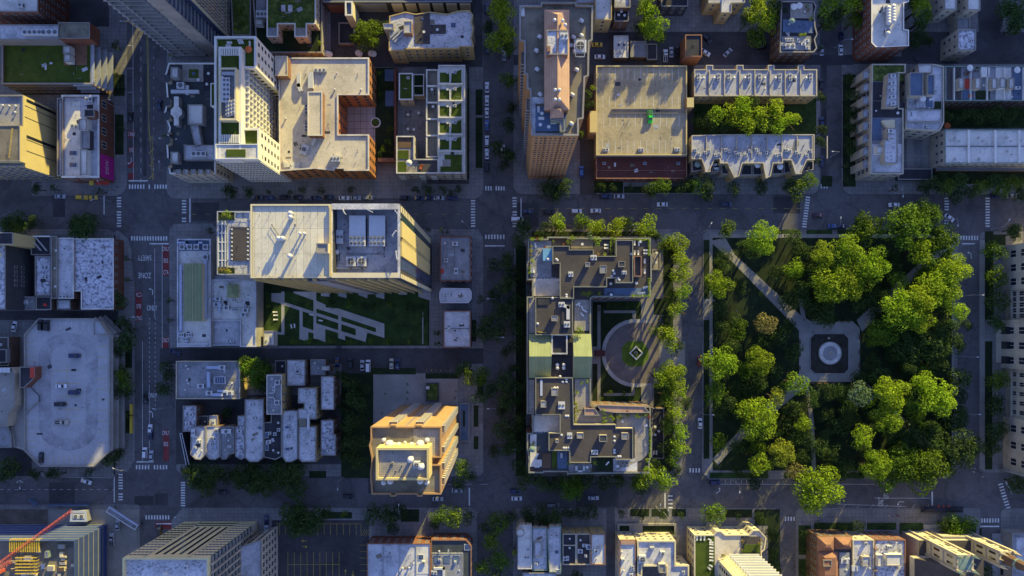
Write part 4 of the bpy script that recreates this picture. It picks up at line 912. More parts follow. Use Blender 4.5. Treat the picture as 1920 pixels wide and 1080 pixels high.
for x in (756,795,815,840,860): Bd('bay_window','white stone bay at '+{756:'the left end',795:'the left middle',815:'the centre',840:'the right middle',860:'the right end'}[x]+' of the townhouse front','bay',[(x-6,324),(x+6,324),(x+9,336),(x-9,336)],6,'white_wall','white_wall',0,win=0) if 0 else None
for i,x in enumerate((752,790,812,846,866)): b.block([(x-7,322),(x+7,322),(x+5,329),(x-5,329)],9,z0=0,wall='white_wall',roof='stone',name='bay_window')
for i in range(12): b.block(rect(870,128+i*16,874,136+i*16),9,z0=0,wall='white_wall',roof='stone',name='bay_window') if 0 else None
# top edge, middle left
b = Bd('terraced_building','stepped building with a large bright green planted roof, top edge','building',[(500,-60),(592,-60),(592,45),(575,45),(575,69),(552,69),(552,45),(521,45),(521,69),(500,69)],13,'stone','sedum',.5,.4,'white_wall')
b.flat(rect(502,52,520,67),'grey_roof',.3); b.flat(rect(554,52,574,67),'pale_deck',.3); b.flat(rect(527,9,534,20),'light_grey_roof',1.2); b.flat(rect(540,9,547,20),'light_grey_roof',1.2)
b = Bd('podium_building','lower podium with dark lawns around the bright green roof','building',[(470,-60),(604,-60),(604,99),(500,99),(480,80)],7,'concrete_wall','lawn_dark',.6,.5,'concrete_plain')
b.flat(rect(480,-40,498,42),'grey_roof',.3); b.unit(491,26,5,3,1.6,3); b.block(rect(478,36,492,47),9,wall='white_wall',roof='white_roof')
b = Bd('green_roof_annex','mossy green roof strip between the tall slab tower and the podium','building',[(430,-60),(470,-60),(470,66),(436,66)],6,'concrete_wall','sedum',.4,win=0)
b = Bd('parking_hall','long low building with pale wall panels along the top edge','building',rect(606,-50,884,4),9,'dark_wall','blue_deck',.6,win=0)
for i in range(9): b.panel((730,4),(884,4),9,i/6+.02,i/6+.15,1,8,'cream',.5) if i < 6 else None
b.panel((606,4),(884,4),9,.02,.16,.5,7,'brick_red',.6); b.panel((606,4),(884,4),9,.2,.42,.5,8,'concrete_wall',.3)
b = Bd('chimney_tower','slim cream shaft with white capped top below the top edge','tower',rect(647,2,661,29),13,'cream','blue_deck',1,.5,'white_wall',win=0)
b = Bd('loading_dock','dark sunken dock beside the large round tree','dock',rect(635,42,664,82),2,'concrete_wall','tar_roof',.8,win=0)
b = Bd('apartment_building','yellow brick building with silver roof and dark roof decks, top centre left','building',[(730,30),(760,22),(780,26),(806,22),(838,26),(860,20),(880,19),(887,28),(884,42),(888,52),(884,70),(888,88),(862,88),(862,91),(758,92),(758,95),(729,95)],14,'brick_yellow','silver_roof',.5,.35,'brick_yellow')
b.flat([(776,27),(806,22),(806,82),(778,82)],'brown_roof',.3); b.flat(rect(806,46,836,63),'brown_roof',.3); b.block(rect(757,40,772,62),17,wall='terracotta',roof='light_grey_roof'); b.block([(718,44),(738,44),(738,55),(720,55)],15,z0=0,wall='stone',roof='light_grey_roof')
b.skylight(850,47,2.4,2.4); b.duct([(733,70),(748,56)],.7,.6,'metal_grey'); b.duct([(737,74),(752,60)],.7,.6,'metal_grey'); b.duct([(741,78),(756,64)],.7,.6,'metal_grey'); b.skylight(791,36,1.8,1.2)
furn('patio_chair','on the brown roof deck of the silver roofed building',13.9,[(810,50,0),(831,51,20),(821,61,0),(810,60,30),(791,53,0),(790,68,70),(799,70,0)]); furn('patio_table','on the brown roof deck of the silver roofed building',13.9,[(820,56),(795,60)])
# ================================================================ orange tower
TW = Bd('residential_tower','tall orange brick tower with a pink tiled ridge roof','tower',[(974,10),(1014,10),(1014,4),(1081,4),(1081,9),(1112,10),(1111,75),(1105,78),(1104,142),(1097,145),(1094,222),(1085,224),(1085,254),(999,254),(994,224),(994,168),(988,166),(988,140),(983,138),(983,78),(974,76)],67,'brick_orange','gravel_roof',1.0,.5,'concrete_plain',win=0,glass=('brick_brown','blue_glass'))
b = TW
hp = lambda x,y,z: Vector(b.local(x,y,z))
def hiproof(b, name, x0, y0, x1, y1, zw, ze, zr, m, inset_px=22, wall='terracotta'):
    o = MB(); p = W(rect(x0,y0,x1,y1), ze); o.prism(p, zw, ze, wall, top=False); xs = sorted(set(round(q[0],4) for q in p)); ys = sorted(set(round(q[1],4) for q in p)); cx = (xs[0]+xs[-1])/2; cy = (ys[0]+ys[-1])/2; d = MT(inset_px, ze)
    X0,X1,Y0,Y1 = xs[0]-.3,xs[-1]+.3,ys[0]-.3,ys[-1]+.3
    if X1-X0 < Y1-Y0: r1, r2 = (cx,Y0+d,zr),(cx,Y1-d,zr); fs = [(0,1,4),(1,2,5,4),(2,3,5),(3,0,4,5)]
    else: r1, r2 = (X0+d,cy,zr),(X1-d,cy,zr); fs = [(0,1,5,4),(1,2,5),(2,3,4,5),(3,0,4)]
    o.add([(X0,Y0,ze),(X1,Y0,ze),(X1,Y1,ze),(X0,Y1,ze),r1,r2], fs+[(3,2,1,0)], m); return o.build(name, None, b.root, b.c)
hiproof(b,'ridge_roof',1022,20,1066,205,66,70,74,'tile_roof',19); b.block(rect(1025,56,1065,102),74,wall='terracotta',roof='silver_roof',par=.4); hiproof(b,'ridge_roof',1033,200,1055,220,66,69,72,'tile_roof',8)
b.unit(1058,67,2.5,2,1.4,2,z=73.6); b.flat(rect(1026,86,1032,96),'terracotta',1.0,z=73.6)
for x,y in ((1089,36),(1074,67),(1089,64),(1011,66),(1005,92),(1006,127),(1080,128),(1072,175),(1070,229),(1012,174)): b.vent(x,y,1.0,h=1.2); b.vent(x-2,y+2,.8,h=1.0); b.vent(x+2,y+3,1.4,h=1.2)
for x,y in ((1040,37),(1055,38),(1060,46),(1041,168),(1049,168),(1041,186),(1049,186)): b.vent(x,y,1.2,z=73,h=1.2)
b.rail([(1079,73),(1096,73),(1096,106),(1079,106)],'metal_grey',h=2,closed=True,r=.12); b.unit(1088,86,4,4,2,1); b.duct([(1070,85),(1080,85)],1,1,'metal_white'); b.duct([(1077,96),(1096,96)],1.2,1,'metal_white'); b.pipe(1080,116,.3); b.pipe(1094,116,.3)
b.flat([(1004,200),(1022,200),(1022,205),(1062,215),(1062,246),(1004,246)],'blue_deck',.5); b.flat([(995,182),(1020,182),(1020,194),(1004,194),(1004,250),(1066,250),(1060,253),(996,253)],'light_grey_roof',.3); b.block([(1032,222),(1058,224),(1059,246),(1050,246),(1050,228),(1033,226)],69,wall='copper_roof',roof='pale_deck')
furn('patio_table','on the blue roof deck of the orange tower',66.5,[(1016,213),(1029,238),(1013,234)]); furn('sofa','on the blue roof deck of the orange tower',66.5,[(1015,222,0),(1010,205,90),(1052,235,90),(1038,230,0)])
b.grid((999,254),(1085,254),67,20,9,3,65,.8,1.2,.04,.97)
b.panel((999,254),(1085,254),67,.27,.275,0,66,'brick_brown',.35); b.panel((999,254),(1085,254),67,.62,.625,0,66,'brick_brown',.35)
b.balconies((994,168),(994,224),67,[4+3.1*i for i in range(20)],.2,.6,1.2,'concrete_wall'); b.balconies((983,78),(983,138),67,[4+3.1*i for i in range(20)],.2,.6,1.0,'concrete_wall')
b.grid((974,12),(974,76),67,20,6,3,65,1.1,1.6); b.flat([(974,14),(983,10),(984,30),(974,30)],'white_roof',.5)
# small buildings, top centre
b = Bd('apartment_building','yellow brick building with a narrow white roof right of the orange tower','building',rect(1116,-40,1147,37),12.5,'brick_yellow','white_roof',.5,.3,'brick_yellow')
b = Bd('low_building','small building with a blue-white roof at the top of the orange tower','building',rect(1080,-30,1116,6),9,'brick_yellow','light_grey_roof')
b = Bd('apartment_building','grey roofed building with three white roof boxes, top centre','building',rect(1152,-40,1182,14),12,'brick_brown','light_grey_roof'); 
b = Bd('rear_porch','dark roof terrace with three pale tables behind the grey roofed building','porch',rect(1152,16,1179,40),9,'brick_brown','tar_roof',.6); furn('patio_table','on the dark rear porch terrace',8.4,[(1160,28),(1165,22),(1171,29)]); b.rail([(1155,46),(1176,46)],z=4,h=1)
b = Bd('garage','small white roofed garage with two skylights','garage',rect(1151,67,1178,108),4,'brick_brown','white_roof',.3,.25,'white_roof',win=0); b.skylight(1160,84,1,1.6); b.skylight(1170,84,1,1.6); b.unit(1161,97,2,.8,.6)
b = Bd('garage','low blue-grey roofed garage next to the white roofed garage','garage',rect(1182,77,1212,107),3.5,'brick_brown','grey_roof',.2,win=0)
b = Bd('garage','dark flat garage roof between the blue-grey garage and parked cars','garage',rect(1213,82,1232,112),3.2,'dark_wall','tar_roof',.2,win=0)
b = Bd('brick_house','square dark roofed brick house standing alone above the row houses','house',rect(1285,65,1316,106),10,'terracotta','tar_roof',.4,.3,'terracotta',win=0); b.pipe(1302,83,.3,.5)
b = Bd('house','pale roofed house with a rear wing at the top edge, left of the large tree','house',[(1328,-40),(1397,-40),(1397,5),(1372,6),(1372,24),(1351,24),(1351,6),(1328,6)],11,'brick_yellow','light_grey_roof',.3)
b = Bd('house','dark narrow house by the top edge between two walks','house',rect(1240,-40,1290,12),9,'dark_wall','tar_roof',.3)
# parking structure
b = Bd('parking_garage','parking garage with a yellowish open roof deck and painted bays','parking garage',rect(1118,123,1288,291),8.5,'concrete_wall','parking_deck',.7,.4,'tan_panel',win=0)
mkb = MB()
def bl(x0,y0,x1,y1,wd=.14,z=b.rz+.03):
    A, C = P(x0,y0,z), P(x1,y1,z); d = (C-A).normalized(); n = Vector((-d.y,d.x,0))*wd/2; mkb.add([A+n,A-n,C-n,C+n],[(0,1,2,3)])
for i in range(13): bl(1130.5+i*11.8,127,1130.5+i*11.8,151); bl(1130.5+i*11.8,180,1130.5+i*11.8,202); bl(1132+i*11.8,214,1132+i*11.8,238); bl(1130+i*11.8,263,1130+i*11.8,288)
for i in range(8): bl(1281,214+i*3,1286,216+i*3)
mkb.build('bay_lines','paint_white',b.root,b.c); b.wallbox(1147,204,1284,204,.9,.3,'concrete_plain'); b.wallbox(1147,212,1284,212,.5,.2,'concrete_plain')
b.block(rect(1288,183,1301,201),11,z0=0,wall='brick_orange',roof='tan_panel',par=0,name='stair_tower'); b.block(rect(1106,208,1119,248),11,z0=0,wall='brick_orange',roof='tan_panel',par=0,name='stair_tower')
for x in (1136,1202,1270): b.unit(x,280,2.4,1.4,1,2)
cars('parked on the yellowish garage roof deck',[(1219,219,-88,'green','pickup')],z=b.rz)
b = Bd('brick_garage_wing','maroon flat roofed front wing of the parking garage','building',rect(1118,292,1288,335),6,'brick_red','maroon_roof',.5,.35,'terracotta'); 
for x in (1133,1209,1272): b.skylight(x,306,1.4,1.1)
for x in (1157,1185,1233,1243): b.pipe(x,306,.2,.6)
b.wallbox(1120,319.5,1286,319.5,.25,.2,'terracotta')
# row houses right of the garage
pt1 = [(1302,130),(1324,130),(1324,122),(1337,122),(1337,130),(1381,130),(1381,122),(1394,122),(1394,130),(1440,130),(1440,122),(1452,122),(1452,130),(1496,130),(1496,122),(1508,122),(1508,130),(1532,130),(1532,180),(1302,180)]
b = Bd('row_houses','upper row of grey roofed row houses with paired chimneys and condensers','row houses',pt1,10.5,'brick_yellow','row_roof',.4,.3,'stone')
for i in range(8): b.wallbox(1330+i*28.5 if i < 7 else 1531,131,1330+i*28.5 if i < 7 else 1531,179,.6,.35,'stone')
for i in range(4):
    x0 = 1302+i*57.5
    for dx in (8,46):
        b.unit(x0+dx,141,1.3,1.3,1.0,1); b.unit(x0+dx,148,1.3,1.3,1.0,1); b.vent(x0+dx+(9 if dx < 20 else -9),146,1.2,h=1.4)
b.clutter(11,0,2,8)
pt2 = [(1297,254),(1358,252),(1450,252),(1527,252),(1527,300),(1518,300),(1513,300),(1503,322),(1503,326),(1492,326),(1490,320),(1484,300),(1468,300),(1468,306),(1450,306),(1445,330),(1438,334),(1436,334),(1431,306),(1392,306),(1386,330),(1377,333),(1373,325),(1364,306),(1350,306),(1350,298),(1340,298),(1332,316),(1332,322),(1322,322),(1322,316),(1316,298),(1297,298)]
b = Bd('row_houses','lower row of grey roofed row houses with tapered bay fronts','row houses',pt2,10.5,'brick_yellow','row_roof',.4,.3,'stone')
for i in range(9): b.wallbox(1325+i*28.3,255,1325+i*28.3,297,.5,.3,'stone')
for i,x in enumerate(range(1304,1525,19)): b.unit(x,281+(i%3)*5,1.3,1.3,.9,1); b.unit(x+7,289-(i%2)*6,1.2,1.2,.9,1)
b.clutter(12,0,3,12)
bays = [((1298,299),(1315,299),(1320,318),(1298,322)),((1342,300),(1350,300),(1350,320),(1334,322)),((1352,308),(1363,308),(1372,326),(1354,326)),((1394,308),(1410,308),(1410,328),(1388,328)),((1412,308),(1430,308),(1435,328),(1412,328)),((1452,308),(1466,308),(1468,326),(1448,326)),((1470,302),(1483,302),(1489,320),(1470,326)),((1515,302),(1525,302),(1525,318),(1505,322))]
for q in bays: b.block(list(q),7,z0=0,wall='stone',roof='tar_roof',par=.5,name='bay_terrace')
furn('dark_parasol','on a front terrace of the lower row houses',6.5,[(1306,310)]); furn('parasol','on a front terrace of the lower row houses',6.5,[(1418,311),(1460,314)]); furn('sofa','on a front terrace of the lower row houses',6.5,[(1340,309,10),(1343,316,0)])
# ================================================================ upper right
b = Bd('apartment_building','dark roofed corner building with deck, green parasol and planters, top right','building',[(1465,2),(1526,2),(1531,12),(1527,26),(1529,50),(1533,64),(1528,74),(1532,90),(1526,98),(1462,98)],12,'brick_brown','tar_roof',.7,.4,'concrete_plain')
b.flat([(1468,36),(1527,40),(1524,62),(1468,60)],'blue_deck',.3); b.flat(rect(1482,6,1524,34),'pale_deck',.3); b.flat(rect(1466,68,1520,94),'grey_roof',.3); furn('dark_parasol','on the blue deck of the top right corner building',11.6,[(1482,42)]); furn('parasol','on the pale deck of the top right corner building',11.6,[(1486,16),(1496,14)])
b.unit(1480,74,3.5,1.2,1.2,3); b.unit(1482,86,4,2,1.4,2); b.unit(1507,82,2,1.2,1,1); b.unit(1513,76,2,1,1,1); b.unit(1514,89,1.5,1.2,1,1); b.clutter(31,3,4,4)
planter(b,[(1516,20,4,'o'),(1520,36,5,'y'),(1513,12,4,'m'),(1500,67,4,'l'),(1508,66,4,'g')],where='on the top right corner building')
b = Bd('apartment_building','tall red brick building with white roof and double row of silver vents, top right','building',[(1634,-60),(1704,-60),(1704,3),(1695,6),(1695,55),(1704,56),(1704,86),(1660,88),(1642,88),(1634,80)],16,'brick_red','white_roof',.5,.35,'white_wall',wsz=(1.3,1.7))
for i in range(6): b.vent(1664,17+i*5.4,2.2,h=1.3); b.vent(1673,14+i*5.4,2.2,h=1.3)
b.unit(1662,15,2.4,2.4,1.8,1); b.unit(1665,57,2,1.6,1.4,1); b.vent(1663,64,2,h=1.4); b.pipe(1638,44,.3,1); b.pipe(1670,8,.3); b.pipe(1686,45,.2); b.clutter(21,0,1,5)
for (nm,lb,q,z,wl,rf) in (('apartment_building','narrow stone building with a white roof, first of three at the top right',rect(1771,-50,1794,18),13,'stone','white_roof'),('apartment_building','narrow stone building with a white roof, second of three at the top right',rect(1814,-50,1838,19),13,'stone','white_roof'),
    ('coach_house','grey roofed coach house by the dark curving drive, top right','house',10,'',''),):
    if wl: Bd(nm,lb,'building',q,z,wl,rf,.3)
b = Bd('coach_house','speckled grey roofed coach house by the dark curving drive, top right','house',rect(1796,55,1830,94),12,'stone','peeling_roof',.3); b.unit(1823,76,1,1,1); b = Bd('porch_building','small blue-grey roof behind the speckled coach house','house',rect(1796,33,1819,55),6,'stone','grey_roof',.3,win=0)
sheet('driveway',[(1832,0),(1872,0),(1880,40),(1872,70),(1850,78),(1836,70)],'asphalt_dark',.29); 
# white stepped complex
b = Bd('apartment_complex','pale stepped apartment building with blue glazed penthouse roofs, right half of its pair','building',[(1701,138),(1718,137),(1722,120),(1750,120),(1770,124),(1770,230),(1762,246),(1698,242),(1698,205),(1701,205)],13,'stone','light_grey_roof',.7,.4,'stone',wsz=(2.0,2.2),sp=4.2); B2_ = b; b.clutter(42,2,3,4)
b = Bd('apartment_complex','pale stepped apartment building with bay windows along the street, left half of its pair','building',[(1635,120),(1698,120),(1698,137),(1686,137),(1686,203),(1694,203),(1694,326),(1632,326)],13,'stone','grey_roof',.7,.4,'stone',wsz=(2.0,2.2),sp=4.2)
b.flat(rect(1636,122,1694,152),'sedum',.2); b.block([(1665,138),(1684,136),(1684,200),(1660,200)],16,wall='stone',roof='silver_roof'); b.flat(rect(1636,156,1656,187),'brown_roof',.2); b.flat(rect(1636,190,1694,220),'tar_roof',.2)
B2_.block(rect(1706,136,1731,180),16,wall='stone',roof='blue_deck'); B2_.block(rect(1739,140,1752,178),16,wall='stone',roof='blue_deck'); B2_.flat([(1718,178),(1753,178),(1753,202),(1718,202)],'light_grey_roof',.5); B2_.flat(rect(1737,182,1749,200),'blue_deck',.8); B2_.block(rect(1722,120,1748,137),14,wall='stone',roof='white_roof')
B2_.block(rect(1700,205,1766,228),13.6,wall='stone',roof='light_grey_roof'); B2_.flat(rect(1753,190,1765,214),'lawn_dark',.9); b.flat([(1654,226),(1678,224),(1678,240),(1664,240)],'cream',1.5); b.block([(1664,240),(1683,240),(1683,306),(1658,306),(1658,262),(1664,262)],16,wall='stone',roof='silver_roof')
b.block(rect(1643,274,1662,288),15,wall='white_wall',roof='white_roof'); b.flat(rect(1634,270,1692,323),'light_grey_roof',.3); b.unit(1670,260,2,1,1.3,2,z=15.7); b.unit(1670,245,2,1.5,1.2,1,z=15.7)
for i in range(5): b.unit(1675,142+i*13,2,1.2,1.3,1,z=15.7)
for i in range(8): b.block([(1618,134+i*24),(1632,130+i*24),(1632,146+i*24),(1618,148+i*24)],11,z0=0,wall='stone',roof='light_grey_roof',name='bay_window',par=.6)
b.block(rect(1640,270,1700,280),12.9,wall='white_wall',roof='white_roof') if 0 else None
furn('patio_table','on a terrace of the pale stepped complex',12.4,[(1683,212),(1744,187),(1748,186)]); furn('parasol','on a terrace of the pale stepped complex',12.6,[(1726,187)])
b.clutter(41,3,4,6); b.flat(rect(1636,222,1652,262),'blue_deck',.25); b.flat(rect(1636,154,1658,188),'tar_roof',.3)
# yard between
S2('paving',1697,246,1738,330,'concrete',.3); S2('paving',1700,246,1712,316,'concrete_plain',.34); S2('paving',1730,246,1742,316,'concrete_plain',.34); b = Bd('low_roof','dark low ramp roof below the courtyard right of the pale complex','building',rect(1684,316,1748,337),2.5,'dark_wall','tar_roof',.2,win=0)
# right rows
b = Bd('row_houses','right edge row of houses with roof decks, bulkheads and green copper trim','row houses',rect(1772,124,2010,189),11,'brick_brown','grey_roof',.4,.3,'copper_green')
for i,x in enumerate((1804,1835,1866,1898,1934)):
    b.block(rect(x-6,146,x+4,166),14,wall='stone',roof='white_roof'); b.wallbox(x-14,126,x-14,187,1.2,.3,'white_wall')
b.flat(rect(1808,148,1826,166),'awning_red',.4); b.flat(rect(1840,126,1856,144),'white_roof',1.2); b.flat(rect(1867,126,1896,187),'white_roof',.2); b.flat(rect(1806,170,1826,186),'blue_deck',.3); b.flat(rect(1830,170,1856,186),'lawn_dark',.3); b.flat(rect(1776,126,1802,187),'brown_roof',.2); b.block(rect(1875,146,1886,165),13,wall='white_wall',roof='white_roof'); b.flat(rect(1900,128,1930,186),'blue_deck',.25)
furn('orange_sofa','on a deck of the right edge row houses',10.7,[(1820,180)]); furn('parasol','on a deck of the right edge row houses',10.7,[(1902,134),(1814,130)]); furn('patio_chair','on a deck of the right edge row houses',10.7,[(1812,132),(1818,135),(1808,136),(1828,134),(1834,134),(1840,180),(1910,176)])
b.clutter(51,3,3,8); planter(b,[(1822,128,4,'m'),(1833,129,4,'d'),(1813,139,3,'r')],where='on the right edge row house decks')
b = Bd('row_houses','right edge row of houses with plain white seamed roofs, below the tree strip','row houses',rect(1772,243,2010,306),11,'stone','white_roof',.4,.3,'copper_green',wsz=(1.3,1.8))
for x in (1817,1867,1912): b.wallbox(x,244,x,305,.7,.8,'white_wall')
b.wallbox(1773,274,1930,274,.3,.2,'metal_dark')
for x,y in ((1794,257),(1838,257),(1891,257),(1793,297),(1839,297),(1892,282),(1918,262)): b.vent(x,y,1.6,h=1.2); b.pipe(x+6,y+7,.3)
b = Bd('garden_porch','strip of front porches along the white seamed roofs','porch',rect(1755,308,2000,320),2.5,'brick_brown','grey_roof',.1,win=0)
furn('orange_parasol','at the left end of the right edge tree strip',3,[(1772,238)])
# ================================================================ tower with white roof
b = Bd('residential_tower','tall tower with a large cream roof and blue-grey mechanical deck','tower',rect(470,383,619,521),85,'dark_wall','white_seamed',.5,.4,'cream',win=0)
T24 = b
b.block(rect(619.5,383,750,521),85,z0=0,wall='dark_wall',roof='light_grey_roof',par=5.5,pw=.7,pm='light_grey_roof',name='mechanical_well'); ZW = 79.5
b.wallbox(619,386,619,519,1.0,.6,'tan_panel',84.6); b.wallbox(622,387,747,387,1.0,1.8,'light_grey_roof',84.2); b.wallbox(622,516,747,516,1.0,1.6,'cream',84.2); b.block(rect(593,456,615,474),87.5,wall='cream',roof='pale_deck')
for x in (660,697): b.unit(x+10,427,5.0,7.5,3,0,z=ZW); b.unit(x+10,446,5.0,1.5,3.1,4,z=ZW); b.unit(x+10,456,5.0,1.7,3.1,4,z=ZW)
for x in (657,677): b.unit(x+1,490,3.0,3.0,2.0,1,z=ZW)
b.unit(637,444,2.2,4.2,1.6,2,z=ZW); b.unit(629,443,1.2,3.6,1.2,1,z=ZW); b.vent(632,473,1.6,h=1.2,z=ZW); b.duct([(626,503),(684,503)],.6,.5,'metal_white',ZW); b.duct([(658,490),(658,503)],.5,.5,'metal_white',ZW); b.duct([(679,490),(679,503)],.5,.5,'metal_white',ZW); b.rail([(636,470),(636,488),(632,488)],'metal_dark',z=ZW,h=.5,r=.08); b.rail([(650,476),(720,476),(722,440)],'metal_dark',z=ZW,h=.4,r=.08)
b.rail([(642,391),(646,400)],z=85,h=2,r=.15) ; b.rail([(686,391),(697,397)],z=85,h=1.5,r=.15); b.rail([(740,394),(750,406)],z=85,h=2,r=.15); b.rail([(735,442),(742,432)],z=85,h=2,r=.15); b.rail([(742,470),(744,486)],z=85,h=2,r=.15)
for i,(x,y) in enumerate(((545,400),(545,407),(523,447),(530,447),(544,480),(561,437),(569,437))): b.vent(x,y,1.6 if i < 5 else 1.0,h=2.0)
for x,y in ((552,421),(552,487),(563,448),(571,448),(508,420),(484,402),(505,397),(538,396),(585,391),(594,398),(568,405),(484,501),(504,518),(548,517),(600,515),(516,504)): b.pipe(x,y,.12,1.4)
b.pipe(552,421,.35,.9); b.pipe(645,420,.3,1,z=ZW); b.pipe(652,465,.9,1.2,z=ZW); b.pipe(720,480,.3,1,z=ZW); b.pipe(722,412,.3,1,z=ZW)
b.rail([(508,420),(528,450)],'metal_dark',z=85,h=.3,r=.05)
# right wall: panels and glass strips; a = lower right roof corner, b = upper right
E = ((750,521),(750,383)); L_ = .0
b.panel(*E,85,.93,1.0,0,83,'dark_wall',.2)
for k in range(25): b.panel(*E,85,.90,.985,3+3.3*k,4.5+3.3*k,'cream',.28,'balcony')
b.panel(*E,85,.80,.90,0,84,'green_glass',.1,'window_wall'); b.panel(*E,85,.56,.78,10,84,'tan_panel',.5); b.panel(*E,85,.30,.50,10,84,'tan_panel',.5); b.panel(*E,85,.50,.56,0,84,'dark_glass',.15,'window_wall'); b.panel(*E,85,.12,.30,0,84,'blue_glass',.1,'window_wall')
for k in range(22): b.panel(*E,85,.50,.56,12+3.3*k,12.6+3.3*k,'tan_panel',.55)
for k in range(25): b.panel(*E,85,.0,.06,3+3.3*k,4.2+3.3*k,'cream',.28,'balcony')
E = ((470,521),(750,521))
for i in range(7): b.panel(*E,85,.01+i*.066,.019+i*.066,4,84,'tan_panel',.7,'fin')
for i in range(6): b.panel(*E,85,.56+i*.072,.569+i*.072,4,84,'tan_panel',.7,'fin')
for k in range(12): b.slabs(*E,85,[3+6.8*k],.0,.98,.08,.4,'grey_wall','string_course')
for u in [.44+i*.012 for i in range(9)]: b.panel(*E,85,u,u+.004,0,83,'concrete_wall',.3,'fin')
b.block(rect(577,521,614,528),80,z0=0,wall='grey_wall',roof='blue_deck'); b.panel(*E,85,0,1,0,84,'blue_glass',.1,'window_wall')
# lower terraces left of that tower
b = Bd('residential_wing','wing with blue terraces and framed dark deck left of the cream roofed tower','building',rect(407,396,470,515),42,'grey_wall','light_grey_roof',.6,.3,'metal_grey',win=0)
b.flat(rect(432,426,466,489),'brown_roof',.5); b.flat(rect(407,414,425,500),'blue_deck',.3); b.flat(rect(408,398,440,412),'lawn_dark',.4); b.flat(rect(408,502,440,514),'lawn_dark',.4)
for i in range(5): b.wallbox(409,420+i*17,424,420+i*17,.5,.3,'white_wall')
for x in (409,416,422): b.wallbox(x,414,x,500,.6,.3,'metal_white')
for x0,x1 in ((440,455),(455,468)): b.rail([(x0,398),(x1,398),(x1,411),(x0,411)],'metal_white',closed=True,h=1.5); b.rail([(x0,503),(x1,503),(x1,513),(x0,513)],'metal_grey',closed=True,h=1.5)
for i in range(8): b.vent(434,430+i*8,.8,h=.8); b.vent(464,430+i*8,.8,h=.8)
planter(b,[(428,402,7,'l'),(420,402,4,'g'),(414,506,5,'o'),(424,506,6,'o'),(428,508,6,'y')],where='on the terrace wing left of the cream roofed tower')
# low white block with yellow green skylight
b = Bd('school_building','white roofed block with a long pale yellow-green skylight roof','building',[(332,448),(380,448),(395,448),(395,650),(332,650)],10,'concrete_wall','white_roof',.7,.5,'light_grey_roof',win=0)
b.block(rect(345,494,379,602),13,wall='cream',roof='copper_roof',par=0); b.wallbox(361,494,361,602,.1,.1,'cream',13.0,'ridge'); b.flat(rect(334,450,392,470),'blue_deck',.2); b.duct([(339,498),(339,618)],1.0,.8,'duct_blue'); b.duct([(385,478),(385,595)],1.3,.9,'duct_blue'); b.duct([(334,455),(350,455),(350,462)],.8,.8); b.duct([(378,455),(370,455),(370,466)],.8,.8)
for x,y in ((341,463),(385,463),(355,463),(368,463),(385,482)): b.unit(x,y,2.2,2.2,1.3,1)
for x,y in ((340,628),(348,636),(354,628)): b.unit(x,y,2.2,1.6,1.3,2)
b.duct([(334,624),(350,640)],.8,.8); b.duct([(336,645),(390,645)],.6,.6,'metal_white')
for y in (505,535,570,595): b.duct([(339,y),(345,y)],.5,.5)
b = Bd('school_building','white roofed block with rooftop condensers beside the yellow-green skylight','building',[(397,524),(480,524),(480,650),(450,650),(450,602),(397,602)],9,'concrete_wall','white_roof',.6,.4,'light_grey_roof',win=0)
hiproof(b,'lantern_roof',427,534,446,557,8,10,11.2,'copper_roof',9,'cream'); b.duct([(400,560),(412,560),(412,585)],.7,.7); b.rail([(398,577),(478,577)],'metal_dark',h=.5); b.clutter(61,5,3,8)
for x,y in ((408,560),(405,571),(424,577),(460,582),(456,590)): b.unit(x,y,2.4,1.8,1.2,1)
b = Bd('school_wing','blue-grey roof square with dark parapet in front of the condensers','building',rect(398,600,449,648),8,'concrete_wall','light_grey_roof',.8,.5,'metal_grey',win=0); b.unit(432,640,3,1,1,2)
b = Bd('school_annex','low roof strip between the terrace wing and the lawn garden','building',rect(396,516,480,526),7,'concrete_wall','light_grey_roof',.4,win=0)
b = Bd('garden_shed','small pair of white shed roofs at the lower left of the lawn garden','shed',rect(494,620,515,648),4,'white_wall','white_roof',.2,win=0); b.wallbox(507,628,507,648,.3,.2,'grey_wall')
# three buildings right of the tower
b = Bd('corner_building','grey roofed brick edged building right of the tall cream roofed tower','building',rect(825,443,883,527),9.5,'brick_red','grey_roof',.5,.35,'brick_red',win=1)
b.unit(853,457,2.4,1.6,1.4,1); b.unit(855,508,1.6,2.6,1.4,1); b.unit(836,488,1.6,1.6,1,1); b.vent(834,456); b.pipe(830,470); b.pipe(832,466); b.rail([(838,452),(838,505)],'metal_dark',h=.3); b.rail([(852,462),(852,508)],'metal_dark',h=.3); b.flat(rect(827,504,832,512),'awning_red',.4); b.panel((883,527),(883,443),9.5,.05,.95,0,1.2,'dark_wall',2.0,'area_wall') if 0 else None
b = Bd('small_house','small pale grey roof with cut corners between the two brick edged roofs','house',[(828,540),(880,541),(884,548),(884,560),(878,568),(826,568),(824,560),(824,548)],9,'grey_wall','light_grey_roof',.3,.25,'metal_white',win=0); b.clutter(71,2,3,4)
b = Bd('corner_house','pale blue-grey roofed house at the alley corner with red brick trim','house',rect(832,583,882,651),9,'brick_red','light_grey_roof',.35,.25,'terracotta',win=0); b.wallbox(833,616,881,616,.2,.2,'metal_dark'); b.unit(853,620,1.5,1.5,1,1); b.unit(857,634,1.2,1.2,1,1); b.pipe(878,620,.3); b.clutter(72,1,3,4)
